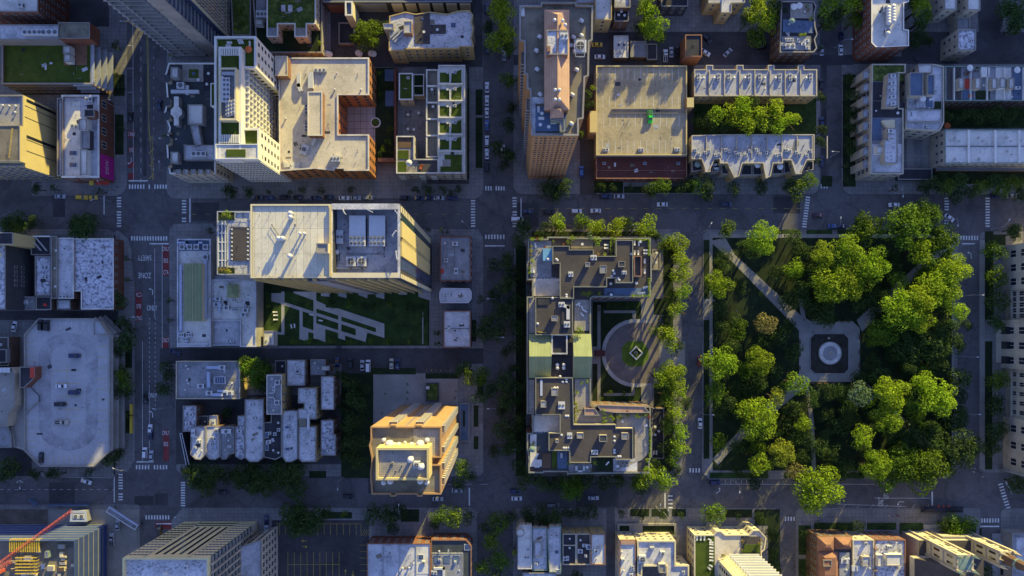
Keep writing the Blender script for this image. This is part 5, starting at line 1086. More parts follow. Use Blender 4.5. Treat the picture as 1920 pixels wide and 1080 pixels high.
# ================================================================ left side
b = Bd('tall_loft_building','tall dark walled building with a pale roof at the left edge','building',rect(-60,457,10,580),17,'dark_wall','peeling_roof',.4,win=0); b.grid((10,580),(10,457),17,2,5,5,13,1.2,1.8,.35,.7); b.block(rect(-30,436,24,458),20,z0=0,wall='tan_panel',roof='tar_roof'); b.flat([(-4,474),(4,474),(3,482),(-4,482)],'cream',.2)
b = Bd('loft_building','low cluttered roof between the dark wall and the brown strip roof','building',rect(66,480,95,554),8,'brick_red','peeling_roof',.4,win=0); b.clutter(81,2,4,8,2)
b = Bd('roof_frame','open white steel frame structure above the cluttered roof','frame',rect(58,443,95,478),7,'dark_wall','tar_roof',.3,win=0); b.rail([(56,445),(76,470)],z=7,h=.6,r=.15); b.rail([(66,445),(87,470)],z=7,h=.6,r=.15); b.wallbox(60,443,94,443,1,.5,'white_wall')
b = Bd('brown_roof_strip','narrow brown roof strip left of the long blue-white roof','building',rect(96,443,107,560),9,'brick_brown','gravel_roof',.4,win=0); b.clutter(82,0,3,4)
b = Bd('long_roof_building','long blue-white membrane roof left of the speckled roof','building',[(107,446),(138,446),(138,560),(107,560)],8.5,'brick_brown','light_grey_roof',.5,.4,'white_roof',win=0); b.unit(117,556,3,1.4,1.2,2); b.clutter(83,0,2,6)
b = Bd('rear_wing','small pale rear roof below the long blue-white roof','building',rect(107,562,132,580),6,'brick_brown','light_grey_roof',.3,win=0)
b = Bd('warehouse','big peeling speckled roof at the avenue corner above the alley','building',[(138,447),(213,447),(213,580),(152,580),(152,546),(138,546)],8,'brick_red','peeling_roof',.5,.4,'white_roof'); b.clutter(84,1,2,3)
b = Bd('rear_building','dark rear roof with a red hatch beside the alley','building',rect(67,556,96,581),7,'brick_brown','tar_roof',.3,win=0); b.flat(rect(81,569,87,574),'awning_red',.5)
b = Bd('rear_building','blue-grey rear roof below the tall dark walled building','building',rect(24,556,65,581),6,'brick_brown','grey_roof',.3,win=0); b.unit(33,570,2.5,2.5,.6,1); b.clutter(85,2,2,2)
b = Bd('rear_building','pale rear roof at the left edge below the tall dark walled building','building',rect(-40,556,20,580),6,'brick_brown','light_grey_roof',.3,win=0)
# parking garage
GAR = [(72,597),(175,597),(206,628),(206,845),(176,875),(75,875),(45,845),(45,776),(72,753),(70,750),(18,776+60),(18,760),(45,728),(45,627)]
GAR = [(72,597),(175,597),(206,628),(206,845),(176,875),(75,875),(45,845),(45,627)]
b = Bd('parking_garage','parking garage with cut corners and a worn blue-grey open deck','parking garage',GAR,9,'concrete_wall','deck_concrete',.8,.5,'concrete_plain',win=0)
mkb = MB(); zg = b.rz
def arcband(pts, wd, m, z):
    for a, c in zip(pts, pts[1:]):
        A, C = P(*a,z), P(*c,z); d = (C-A).normalized(); n = Vector((-d.y,d.x,0))*wd/2; mkb.add([A+n,A-n,C-n,C+n],[(0,1,2,3)],m)
lane = [(60,800),(75,770),(84,740),(84,672)]+[(128+44*math.cos(R_(180+a)), 668+32*math.sin(R_(180+a))) for a in range(0,181,12)]+[(172,800),(160,830),(128,842),(100,835),(84,800),(84,770)]
def strip(pts, wd, m, z, closed=False):
    w3 = [P(*q,z) for q in pts]; n = len(w3); L_ = []; Rr = []
    for i in range(n):
        a, c = (w3[i-1], w3[(i+1)%n]) if closed else (w3[max(0,i-1)], w3[min(n-1,i+1)])
        d = (c-a).normalized(); nn = Vector((-d.y,d.x,0))*wd/2; L_.append(w3[i]+nn); Rr.append(w3[i]-nn)
    mkb.add(L_+Rr, [(i,n+i,n+(i+1)%n,(i+1)%n) for i in range(n if closed else n-1)], m)
lane = [(84+ (0 if k else 0),745-k*14) for k in range(6)]+[(128+44*math.cos(R_(180+a)), 668+32*math.sin(R_(180+a))) for a in range(0,181,12)]+[(172,690+k*16) for k in range(7)]+[(128+44*math.cos(R_(a)), 800+34*math.sin(R_(a))) for a in range(0,181,15)]+[(84,785),(84,765)]
strip(lane, 5.2, 'lane_grey', zg+.02, True)
for i in range(10): arcband([(184,650+i*20),(203,650+i*20)],.13,'paint_yellow',zg+.05)
for i in range(10): arcband([(102,650+i*20 if 0 else 683+i*12),(150,683+i*12)],.12,'paint_yellow',zg+.045) if i%2 else None
for i in range(8): arcband([(48,630+i*12),(66,630+i*12)],.1,'paint_yellow',zg+.05) if i < 7 else None
for i in range(9): arcband([(90+i*11,600),(90+i*11,618)],.1,'paint_white',zg+.05); arcband([(90+i*10,852),(90+i*10,872)],.1,'paint_yellow',zg+.05)
for i in range(5): arcband([(48,790+i*12),(66,790+i*12)],.1,'paint_yellow',zg+.05)
arcband([(126,684),(126,800)],.1,'paint_yellow',zg+.05)
mkb.build('bay_lines',None,b.root,b.c)
for k in range(3): b.slabs((206,845),(206,628),9,[8.2-2.6*k],0,1,1.0+1.0*k,.35,'concrete_plain','ledge'); b.slabs((206,628),(175,597),9,[8.2-2.6*k],0,1,.8+.8*k,.35,'concrete_plain','ledge')
b.block([(175,602),(186,602),(200,624),(192,628),(176,628)],11,wall='concrete_wall',roof='metal_grey',name='stair_cover'); b.block([(37,688),(65,688),(65,708),(45,727),(37,727)],12.5,z0=0,wall='brick_red',roof='tar_roof',name='stair_tower',par=.2); b.flat(rect(56,689,64,709),'awning_red',.2,z=12.5)
mb = MB(); mb.prism(W([(45,728),(72,750),(45,777),(46,845),(26,838),(17,762)],6.5),0,6.5); mb.build('ramp','concrete_wall',b.root,b.c); b.wallbox(17,763,45,729,1,.4,'concrete_plain',6.5); b.wallbox(17,763,27,838,1,.4,'concrete_plain',6.5); b.wallbox(45,776,72,752,1,.4,'concrete_plain',8.3); b.rail([(57,726),(73,742),(73,752)],'metal_dark',z=8.3,h=1,r=.1)
b.rail([(102,689),(126,686)],'metal_dark',z=8.3,h=5,r=.06) if 0 else None
cars('parked on the blue-grey garage deck',[(75,609,90,'black','suv'),(87,610,90,'black','suv'),(139,667,0,'dark blue','suv'),(114,724,0,'white','sedan'),(138,736,0,'dark blue','suv'),(112,758,0,'black','suv'),(76,858,90,'black','sedan')],z=zg)
cars('parked on the garage deck near its lower end, loaded with gear',[(115,792,0,'beige','pickup')],z=zg)
b = Bd('hotel_building','pale curved fronted building cut by the left edge beside the garage','building',[(-60,690),(20,690),(27,700),(27,760),(16,775),(12,800),(-60,800)],12,'stone','concrete_plain',.4,win=0)
for i in range(4): b.unit(-6+i*7,694,1.4,2,1.4,0)
b = Bd('rear_building','dark cluttered yard building at the left edge above the pale curved front','building',rect(-60,632,16,686),7,'brick_brown','brown_roof',.3,win=0); b.block(rect(-10,655,12,680),9,wall='grey_wall',roof='tar_roof'); b.clutter(86,3,3,3)
b = Bd('small_office','small grey roof cut by the left edge below the garage ramp','building',[(-60,800),(15,800),(21,815),(21,839),(-60,839)],8,'concrete_wall','grey_roof',.4,win=0)
# lower left: cluster
b = Bd('garage_building','grey flat roof with white air handlers below the alley','building',rect(330,677,450,748),8,'brick_yellow','grey_roof',.5,.35,'stone',win=0)
for x,y in ((416,689),(376,724),(392,737),(431,737)): b.unit(x,y,2.8,1.8,1.4,1)
b.duct([(390,689),(408,689)],1.2,1); b.duct([(391,700),(391,724)],1.2,1); b.duct([(400,740),(415,740)],1.2,.9); b.duct([(410,733),(424,734)],1,.9); b.skylight(412,713,5.2,3.2)
for i in range(5): b.wallbox(403+i*4.5,707,403+i*4.5,719,.2,.15,'metal_white',b.rz+.35)
for x,y in ((352,692),(350,713),(352,719),(434,719),(434,744),(348,686)): b.vent(x,y,.9)
b.clutter(91,0,1,4)
cl = [
 ('corner_row_house','speckled roof at the left end of the row below the grey air handler roof',rect(343,761,368,809),8,'peeling_roof'),
 ('row_house','grey roofed row house with a scalloped front, left end beside the fire stairs',[(358,800),(385,800),(385,852),(376,862),(366,861),(357,852)],9.5,'light_grey_roof'),
 ('row_house','row house with long silver ducts on its roof',[(386,799),(412,799),(412,856),(404,862),(392,861),(386,853)],9.5,'light_grey_roof'),
 ('row_house','row house with a single large white condenser on a plain grey roof',[(413,800),(439,800),(439,850),(429,852),(424,861),(416,861),(413,855)],9.5,'grey_roof'),
 ('row_house','narrow stained roof with a dark repaired channel',[(446,780),(459,780),(459,858),(452,862),(441,856),(441,800),(446,800)],9.5,'peeling_roof'),
 ('row_house','long pale roof rising above its neighbours, in the middle of the scalloped row',[(459,749),(494,749),(494,856),(484,866),(468,866),(459,858)],10.5,'light_grey_roof'),
 ('row_house','black tar roof with white condensers and two skylights',[(495,792),(508,792),(508,765),(528,765),(528,856),(516,862),(495,857)],10,'tar_roof'),
 ('row_house','roof with two blue skylights right of the black tar roof',[(529,770),(558,770),(558,860),(546,866),(536,866),(529,856)],10,'silver_roof'),
 ('row_house','wide pale striped roof near the right end of the scalloped row',[(560,800),(592,800),(592,866),(566,866),(560,860)],10.5,'silver_roof'),
 ('row_house','ragged roofed house at the right end of the scalloped row',[(602,788),(625,788),(625,815),(629,815),(629,854),(602,854)],9.5,'peeling_roof'),
 ('rear_house','tall narrow house with white edged grey roof behind the scalloped row',rect(500,703,528,777),13,'grey_roof'),
 ('rear_house','pale rear roof just below the alley with a cross shaped duct',rect(538,675,572,723),8,'silver_roof'),
 ('rear_house','stepped pale roof in the middle of the crowded block',[(559,728),(593,728),(593,786),(559,786),(559,767),(570,767),(570,756),(559,756)],11,'silver_roof'),
 ('rear_house','long narrow pale roof at the right side of the crowded block',rect(602,706,626,768),10,'silver_roof'),
 ('rear_house','low grey garage roof under the alley edge, right of the pale rear roof',rect(582,674,610,703),5,'grey_roof'),
 ('rear_house','small white roofed hut beside the low grey garage',rect(602,686,618,695),6,'white_roof'),
 ('rear_house','low grey gravel roof left of the pale rear roof by the alley',rect(516,676,536,701),4,'tar_roof'),
 ('rear_house','brown sunken roof at the left of the crowded block',rect(371,780,390,799),5,'brown_roof'),
 ('rear_house','small pale roof between brown walls behind the scalloped row',rect(392,779,408,800),7,'light_grey_roof')]
for i,(nm,lb,q,z,rf) in enumerate(cl):
    b = Bd(nm,lb,'house',q,z,'brick_yellow' if i in (10,12,8) else 'brick_brown',rf,.3,.25,'white_roof' if i == 10 else 'concrete_plain')
    n = 2 if z < 7 else 3; b.clutter(200+i, (0 if z < 7 else 2), n, 4, 1 if i in (5,6,9) else 0)
    if i == 1: b.unit(362,812,1.6,3.4,1.2,2)
    if i == 2: b.duct([(403,815),(403,840)],.7,.6); b.unit(405,808,1.8,2,1.2,1); b.unit(397,822,1.6,1.6,1.2,1)
    if i == 3: b.unit(424,809,4,1.8,1.4,1)
    if i == 6:
        for x,y in ((522,806),(515,814),(505,828)): b.unit(x,y,1.3,1.3,1,1)
        b.skylight(500,816,1.4,2.6); b.skylight(500,839,1.4,2.6)
    if i == 7: b.skylight(539,801,2.2,1.4); b.skylight(539,842,2.2,1.4)
    if i == 8: b.flat(rect(560,786,574,799),'gravel_roof',.4); b.duct([(578,778),(578,802)],1,1,'metal_white')
    if i == 10: b.duct([(505,737),(515,737),(515,722)],.4,.4,'metal_white'); b.duct([(505,745),(515,745),(515,755)],.4,.4,'metal_white'); b.unit(520,717,2,2,1.4,1); b.unit(519,755,2,2,1.4,1)
b = Bd('fire_stairs','slanted white edged exterior stair screen at the left end of the row','staircase',[(337,813),(341,812),(356,877),(350,878)],6,'dark_wall','tar_roof',.4,.15,'metal_white',win=0)
# orange brick tower, lower centre
b = Bd('residential_tower','orange brick tower leaning down with a cream penthouse and round vents','tower',[(695,800),(729,800),(731,797),(742,797),(744,800),(776,800),(779,797),(790,797),(793,800),(827,800),(827,858),(810,858),(810,871),(827,871),(827,927),(793,927),(791,931),(783,931),(781,927),(744,927),(742,931),(733,931),(731,927),(697,927),(694,890),(697,860),(692,835),(695,825)],67,'brick_orange','gravel_roof',1.0,.4,'brick_orange',win=0)
b.flat(rect(775,804,824,856),'pale_deck',.1); b.block(rect(705,840,804,900),76,wall='tan_panel',roof='pale_deck',par=1.2,pw=.6,pm='tan_panel',name='penthouse')
for x,y,k in ((720,825,1.6),(732,831,3.0),(740,833,1.4),(748,833,1.8),(759,830,1.2),(772,833,1.8),(789,831,3.0),(801,825,1.8),(720,904,1.8),(801,904,1.8),(733,901,2.2),(789,901,2.2)): b.vent(x,y,k,h=1.8)
for x,y in ((771,860),(791,873)): b.vent(x,y,2.2,z=74.8,h=2.4)
b.unit(781,872,2,2,2.6,1,z=74.8); b.pipe(733,872,.8,3,z=74.8); b.pipe(753,874,.4,.6,z=74.8); b.pipe(742,884,.5,.5,z=74.8); b.pipe(736,849,.3,.5,z=74.8)
zz = [4+2.95*i for i in range(21)]
for u in (.30,.68): 
    E = ((695+132,800),(695,800))
    b.balconies(*E,67,zz,1-u-.06,1-u+.06,1.3,'cream','metal_white')
E = ((827,800),(695,800)); b.grid(*E,67,21,1,3,65,1.4,1.6,.49,.53)
E = ((827,858),(827,800)); b.balconies(*E,67,zz,.1,.3,1.0,'cream','metal_white'); b.balconies(*E,67,zz,.75,1.0,1.0,'cream','metal_white')
E = ((827,927),(827,871)); b.balconies(*E,67,zz,.75,1.0,1.0,'cream','metal_white'); b.balconies(*E,67,zz,.25,.5,1.0,'cream','metal_white')
# plaza pieces
pl = Bd('plaza_planter','boxed planter of yellow flowers on the plaza above the orange tower','planter',rect(799,718,823,752),1.2,'dark_wall','sedum',.3,.4,'metal_dark',win=0); pl.unit(802,727,1.4,1.2,1.2,0)
b = Bd('sidewalk_stairs','blue glass entrance ramp right of the orange tower','ramp',rect(862,756,880,828),1,'dark_wall','blue_deck',.3,win=0); b.flat(rect(868,770,872,800),'lawn_dark',.2)
# ================================================================ central apartment house
CW = [(990,448),(1026,448),(1026,444),(1066,444),(1066,446),(1220,446),(1220,476),(1222,476),(1222,528),(1220,528),(1220,557),(1112,557),(1108,560),(1108,760),(1112,762),(1220,762),(1220,800),(1222,806),(1222,856),(1218,862),(1218,887),(1066,889),(1064,891),(1063,885),(1020,885),(1020,887),(991,887),(991,860),(988,840),(988,812),(998,812),(998,776),(988,776),(988,556),(998,556),(998,525),(988,525),(988,490),(990,490)]
b = Bd('mansion_block','large dark roofed U-shaped apartment block with planted roof terraces round a court','building',CW,21,'brick_brown','brown_roof',1.0,.5,'coping',wsz=(1.3,1.8)); C3 = b
zr = b.rz
# raised upper storeys with their own dark roof
b.block([(1036,461),(1068,461),(1068,468),(1113,468),(1113,480),(1155,480),(1155,450),(1187,450),(1187,473),(1187,530),(1155,530),(1155,521),(1138,521),(1138,538),(1076,538),(1076,560),(1050,560),(1050,494),(1036,494)],24,wall='stone',roof='brown_roof',par=.5,pm='coping',name='upper_storey')
b.block([(1004,557),(1074,557),(1074,628),(1032,628),(1004,628)],23.5,wall='stone',roof='brown_roof',par=.4,pm='coping',name='upper_storey')
b.block([(1004,708),(1074,708),(1076,796),(1155,796),(1155,803),(1187,803),(1187,862),(1155,862),(1155,857),(1108,857),(1108,868),(1068,868),(1068,845),(1029,845),(1029,812),(1050,812),(1050,778),(1004,778)],24,wall='stone',roof='brown_roof',par=.5,pm='coping',name='upper_storey')
for r_ in ((1000,522,1050,555),(1000,779,1050,810)): b.flat(rect(*r_),'beige_roof',.4)
for y in (529,545,785,800): b.skylight(1000,y,.9,1.4); b.skylight(1047,y,.9,1.4)
for x in (1008,1018,1030,1039): b.skylight(x,522,1.6,.9); b.skylight(x,810,1.6,.9)
for r_ in ((992,558,1003,625),(991,712,1002,775)): b.flat(rect(*r_),'pale_deck',.4)
def gable(b, x0,y0,x1,y1,z0,z1,mu,md,name='pitched_roof'):
    p = W(rect(x0,y0,x1,y1), z0); xs = [min(q[0] for q in p), max(q[0] for q in p)]; ys = [min(q[1] for q in p), max(q[1] for q in p)]; ym = P(0,(y0+y1)/2,z0).y
    o = MB(); o.add([(xs[0],ys[1],z0),(xs[0],ym,z1),(xs[1],ym,z1),(xs[1],ys[1],z0)],[(0,1,2,3)],mu); o.add([(xs[0],ys[0],z0),(xs[1],ys[0],z0),(xs[1],ym,z1),(xs[0],ym,z1)],[(0,1,2,3)],md)
    o.add([(xs[0],ys[0],z0),(xs[0],ym,z1),(xs[0],ys[1],z0)],[(0,1,2)],'stone'); o.add([(xs[1],ys[0],z0),(xs[1],ys[1],z0),(xs[1],ym,z1)],[(0,1,2)],'stone'); return o.build(name,None,b.root,b.c)
gable(b,992,626,1033,709,21,25.5,'copper_roof','copper_roof'); gable(b,1074,626,1108,709,21,25.5,'copper_roof','copper_roof')
b.block(rect(1034,627,1064,664),23,wall='concrete_wall',roof='tar_roof',par=1,pw=.5,pm='light_grey_roof'); b.flat([(1033,668),(1073,668),(1073,708),(1004,708),(1004,700),(1033,700)],'tar_roof',.3)
for x in (1045,1057):
    for y in (684,690): b.vent(x,y,1.5,h=1.2)
for x,y in ((1062,711),(1055,716),(1062,716),(1040,727),(1045,727),(1050,706),(1062,553),(1062,557),(1036,559),(1008,607),(1150,508),(1152,513),(1147,518),(1159,522),(1161,525),(1061,780),(1065,780),(1053,816),(1152,819),(1152,827),(1152,844),(1152,849),(1057,840),(1061,840),(1066,840),(1159,856),(1163,856),(1184,476),(1027,486),(1043,486),(1045,488)): b.vent(x,y,1.15,z=zr+2.6,h=1.0)
for x,y,w_,d in ((1070,514,2,2),(1170,511,2,1.4),(1113,483,2.4,2),(1053,571,2.4,2),(1063,608,2.4,2.4),(1053,760,2.6,3),(1068,817,2,2.4),(1115,848,2.6,1.8)): b.unit(x,y,w_,d,1.5,2,z=zr+2.6)
b.duct([(1055,572),(1065,576),(1065,596)],1.3,1,'metal_white',zr+2.6); b.duct([(1015,740),(1015,714)],.9,.8,'duct_blue',zr+2.6)
for pts in ([(1041,468),(1041,478),(1044,486),(1054,495),(1054,505)],[(1120,848),(1130,845),(1133,849),(1141,850)],[(1107,852),(1107,863),(1092,866)],[(1155,849),(1168,849),(1168,853),(1158,853)],[(1006,711),(1006,757)],[(1008,622),(1024,624)]): b.rail(pts,'steel_yellow',z=zr+2.6,h=.7,r=.16)
for x0,y0,x1,y1,hh_ in ((1098,492,1106,500,1.4),(1125,498,1137,512,1.2),(1160,490,1172,500,1.1),(1034,592,1046,602,1.2),(1034,728,1046,742,1.3),(1014,752,1024,764,.9),(1082,812,1094,822,1.3),(1124,816,1138,828,1.2),(1166,812,1178,824,1.1),(1042,824,1047,830,1.0)):
    b.block(rect(x0,y0,x1,y1),24.3+hh_,z0=23.4,wall='stone',roof='grey_roof' if x0 % 4 else 'slate',par=.15,pw=.12,name='roof_hatch')
for r_ in ((1053,563,1072,626),(1053,710,1072,778),(1007,712,1048,774),(1158,475,1184,527),(1158,806,1184,858),(1033,816,1064,842),(1040,464,1064,500),(1110,483,1152,500),(1008,560,1030,572)): b.flat(rect(*r_),'tar_roof',.04,z=23.42)
b.flat(rect(1018,466,1035,489),'pool_blue',1.6,'canopy'); b.flat(rect(994,452,1034,520),'grey_roof',.2); b.flat(rect(1070,450,1112,466),'gravel_roof',.25); b.flat(rect(1113,452,1142,478),'brown_roof',.25); b.flat(rect(1190,450,1217,555),'brown_roof',.2); b.flat(rect(1158,452,1186,470),'tar_roof',.3); b.flat([(1133,540),(1218,540),(1218,554),(1133,554)],'blue_deck',.3)
b.block(rect(1189,480,1203,518),24,wall='stone',roof='brown_roof',par=1.2,pm='terracotta',name='penthouse'); b.wallbox(1156,473,1156,450,1.6,.4,'coping')
b.flat(rect(1077,562,1106,620),'pale_deck',.2); b.flat(rect(1078,710,1106,768),'pale_deck',.2); b.flat(rect(1078,770,1150,793),'pale_deck',.25); b.block([(1096,766),(1116,766),(1124,779),(1096,779)],23,wall='terracotta',roof='tile_roof'); b.block([(1120,759),(1208,762),(1218,774),(1156,774),(1126,770)],22.5,wall='terracotta',roof='tile_roof')
b.flat([(1156,776),(1216,776),(1216,850),(1204,862),(1156,882),(1156,864),(1190,864),(1190,802),(1156,802)],'pale_deck',.25); b.flat([(994,814),(1006,814),(1006,862),(1016,862),(1016,875),(994,875)],'white_roof',.25); b.flat(rect(1006,812,1028,846),'slate',.3); b.flat(rect(1035,846,1044,878),'turf',.3); b.flat(rect(1017,850,1033,878),'wood_deck',.35); b.flat(rect(1045,846,1064,880),'blue_deck',.3); b.flat(rect(1066,870,1110,887),'grey_roof',.3); b.flat(rect(1119,860,1148,882),'lawn_dark',.3); b.flat(rect(1150,860,1195,884),'light_grey_roof',.22)
for r_ in ((1190,448,1217,450),(1216,452,1219,478),(1216,522,1219,556),(1186,553,1217,556)): hedge(*r_,zr+.2,1.5,{1190:'clipped hedge along the top right roof edge of the dark apartment block',1216:'clipped hedge, '+('upper' if r_[1] < 500 else 'lower')+' piece on the right roof edge of the upper wing',1186:'clipped hedge along the court side roof edge of the upper wing'}[r_[0]],'l')
hedge(1145,446,1155,478,zr+.2,1.6,'broad bright hedge block on the upper wing roof terrace','l'); hedge(1218,806,1221,856,zr+.2,1.4,'clipped hedge along the right roof edge of the lower wing','g')
planter(b,[(997,449,5,'l'),(1015,449,5,'l'),(1008,448,4,'r'),(996,470,4,'y'),(995,478,4,'o'),(998,489,5,'g'),(994,503,4,'l'),(993,511,4,'l'),(996,462,3,'y'),(1022,464,3,'r'),(1037,453,3,'g'),(1066,455,5,'l'),(1074,447,6,'g'),(1106,446,9,'b'),(1119,450,10,'l'),(1134,477,4,'g'),(1122,477,3,'o'),(1057,458,3,'r')],where='on the upper wing roof terraces')
planter(b,[(1080,755,4,'l'),(1082,762,4,'l'),(1080,770,5,'l'),(1078,780,4,'g'),(1080,790,4,'l'),(1131,772,6,'l'),(1132,782,5,'l'),(1132,790,5,'g'),(1145,780,5,'g'),(1150,784,5,'l'),(1158,782,6,'l'),(1164,784,4,'g'),(1177,774,5,'r'),(1176,780,4,'g'),(1194,778,5,'l'),(1198,782,5,'l'),(1203,778,4,'y'),(1209,778,5,'l'),(1216,780,5,'r'),(1093,550,5,'g'),(1100,551,5,'l'),(1106,550,5,'g'),(1124,550,4,'g'),(1085,620,9,'g'),(1082,735,4,'l'),(1090,718,4,'l'),(1100,716,4,'l'),(1213,862,5,'l'),(1212,878,7,'l'),(1067,868,5,'g'),(1115,868,5,'g'),(1000,835,5,'d'),(1150,855,5,'m'),(1108,880,5,'d')],where='on the lower wing and court side roof terraces')
furn('lounger','on the upper wing of the dark block',zr+.3,[(1190,456,0),(1198,457,0),(1190,474,0),(1197,474,0),(1211,469,90),(1211,475,90),(1209,490,0),(1209,509,0),(1004,460,10),(1137,459,90),(1137,465,90)])
furn('patio_table','on the upper wing of the dark block',zr+.3,[(1092,458),(1171,465),(1201,453),(1145,532),(1193,531),(1146,553),(1178,466)]); furn('patio_chair','on the upper wing terraces of the dark roofed block',zr+.3,[(1007,470,20),(1010,475,70),(1012,473,10),(1174,458,0),(1176,463,20),(1195,535,10),(1142,549,20),(1148,549,0)])
furn('sofa','on the upper wing of the dark block',zr+.3,[(1210,539,20),(1205,550,10),(1200,551,0),(997,507,90),(1001,507,90)])
furn('patio_table','on the lower wing of the dark block',zr+.3,[(1167,790),(1211,797),(1101,876),(1075,762),(1158,874)]); furn('sofa','on the lower wing terraces of the dark roofed block',zr+.3,[(1088,884,0),(1081,878,90),(1095,878,90),(1007,854,60),(1053,854,90),(1007,875,0),(1084,562+8,30)])
furn('lounger','on the lower wing of the dark block',zr+.3,[(1139,869,-40),(1092,578,20),(1097,583,60),(1086,571,20),(1092,590,40)]); furn('dark_parasol','on the lower wing terraces of the dark roofed block',zr+.3,[(998,841)]); furn('patio_chair','on the lower wing terraces of the dark roofed block',zr+.3,[(1001,828,0),(999,831,90),(1003,831,60),(1168,868,0),(1175,868,0),(1172,874,20),(1165,873,20),(1178,874,0)])
# pavilion on the circle
b = Bd('planter_monument','pale diamond shaped planter on the lawn circle','planter',[(1193,649),(1206,662),(1193,675),(1180,662)],1.2,'stone','sedum',.3,.4,'white_wall',win=0); b.pipe(1193,662,1.0,1.2)
b = Bd('entrance_canopy','brown entrance canopy between the block and the circular drive','canopy',rect(1117,657,1135,668),3,'terracotta','maroon_roof',0,win=0)
b = Bd('patio_wing','dark single storey terrace roof with skylights right of the lower wing','building',rect(1222,765,1245,860),4,'brick_brown','tar_roof',.3,win=0)
for y in (770,778,786,805,825): b.pipe(1230,y,.3,.3)
furn('lounger','on the dark single storey terrace',3.8,[(1226,849,0),(1231,849,0)]); furn('patio_table','on the dark single storey terrace',3.8,[(1228,800),(1235,808),(1228,815)])
b = Bd('patio_terrace','raised paved terrace beside the upper wing with tables','terrace',rect(1223,468,1238,506),2,'stone','pale_deck',.2,win=0); furn('patio_table','on the raised paved terrace beside the upper wing',1.9,[(1230,492),(1231,474)])
for x,y,h_ in ((1127,642,4),(1127,673,4)): pass
# ================================================================ library
b = Bd('library','grey stone library facade with arched windows cut by the right edge','library',[(1872,880),(1880,878),(1880,780),(1885,780),(1885,690),(1876,690),(1876,600),(1885,600),(1885,545),(1880,545),(1880,462),(2300,462),(2300,880)],22,'stone','gravel_roof',1.0,.5,'stone',win=0,at=0)
for (y0,y1) in ((784,876),(606,688),(466,543)):
    for c in range(3):
        for r_, kk in ((0,6.5),(1,12.5),(2,18)):
            b.grid((1880 if y0 != 606 else 1876,y0),(1880 if y0 != 606 else 1876,y1),0,1,1,kk-2,kk+2,3.4,3.6,(c+.18)/3,(c+.82)/3)
for (y0,y1) in ((692,778),(547,598)): b.grid((1885,y0),(1885,y1),0,4,5,3,21,2.0,3.0)
for k in (4.2,15.4,21.5): b.slabs((1885,462),(1885,880),0,[k],0,1,1.0,.4,'stone','string_course')
for c in range(3): b.panel((1876,606),(1876,688),0,(c+.25)/3,(c+.75)/3,0,6,'dark_glass',.1,'entrance_arch')
b.slabs((1876,614),(1876,680),0,[0.3],0,1,2.4,.3,'stone','steps')
# ================================================================ bottom left
b = Bd('construction_site','unfinished concrete building with open blue edged floor slabs','construction site',rect(-200,1015,141,1200),21.5,'concrete_wall','gravel_roof',.0,win=0)
for k in range(7):
    zz_ = 1.2+3.3*k; o = MB(); p = W(rect(-300,982,205,1300),0); q = inset(p,-.2); o.ring(p,inset(p,1.2),zz_,zz_+.25,zz_); o.build('floor_slab','concrete_plain',b.root,b.c)
    o = MB(); o.ring(inset(p,.1),inset(p,.25),zz_+.3,zz_+3.0,zz_+.3); o.build('safety_screen','screen_blue',b.root,b.c)
rr_ = random.Random(5)
for i in range(26):
    x, y = rr_.uniform(5,138), rr_.uniform(1014,1078); b.block(rect(x,y,x+rr_.uniform(4,14),y+rr_.uniform(3,10)),21.6+rr_.uniform(.3,1.2),z0=21.5,wall='cream',roof=rr_.choice(['pale_deck','cream','wood_deck','light_grey_roof']),par=0,name='formwork_panel')
for i in range(14): x = 18+i*4.2; b.rail([(x,1012),(x,1035)],'steel_yellow',z=21.6,h=2.2,r=.12,name='scaffold')
for i in range(6): b.rail([(28,1046+i*6),(68,1046+i*6)],'steel_yellow',z=21.6,h=1.8,r=.12,name='scaffold')
cr = empty('crane', tuple(P(-60,1030)), 'red lattice jib crane reaching over the unfinished building', 'crane')
def lattice(b_, A, C, wd, m, n):
    d = (C-A).normalized(); s_ = d.cross(Vector((0,0,1))).normalized()*wd/2; u = Vector((0,0,1))*wd*.8; tri = [s_, -s_, u]
    for t in tri: b_.bar(A+t, C+t, .10, m)
    for i in range(n):
        a = A+(C-A)*i/n; c = A+(C-A)*(i+1)/n
        for j in range(3): b_.bar(a+tri[j], c+tri[(j+1)%3], .06, m); b_.bar(a+tri[j], a+tri[(j+1)%3], .06, m)
co = cr.location.copy()
o = MB(); lattice(o, P(-60,1100,40), P(136,957,24), 1.3,'crane_red',26); o.v = [tuple(Vector(v)-co) for v in o.v]; o.build('jib', None, cr)
o = MB(); lattice(o, P(-60,1100,40), P(24,1050,36), 1.6,'crane_red',12); o.v = [tuple(Vector(v)-co) for v in o.v]; o.build('counter_jib', None, cr)
o = MB(); A = P(-60,1100,40); o.bar(Vector((A.x,A.y,0)), A+Vector((0,0,2)), .9,'crane_red',4); o.box((A.x,A.y,39),(2.4,2.4,2.6),'crane_red'); o.v = [tuple(Vector(v)-co) for v in o.v]; o.build('mast', None, cr)
b = Bd('site_hoist','green tower frame standing on the unfinished building','equipment',[(84,1034),(90,1034),(90,1046),(84,1046)],24,'copper_green','pool_blue',.2,win=0,z0=21.7)
b = Bd('site_office','white framed site cabin above the unfinished building','cabin',[(133,958),(161,958),(163,978),(131,978)],4,'grey_wall','grey_roof',.8,.9,'duct_blue',win=0); b.unit(142,968,2.4,2,1,1); b.unit(153,968,2.4,2,1,1)
b = Bd('site_fence','blue hoarding along the road at the construction site','fence',[(88,947),(164,947),(164,949),(88,949)],2.5,'blue_deck','blue_deck',0,win=0)
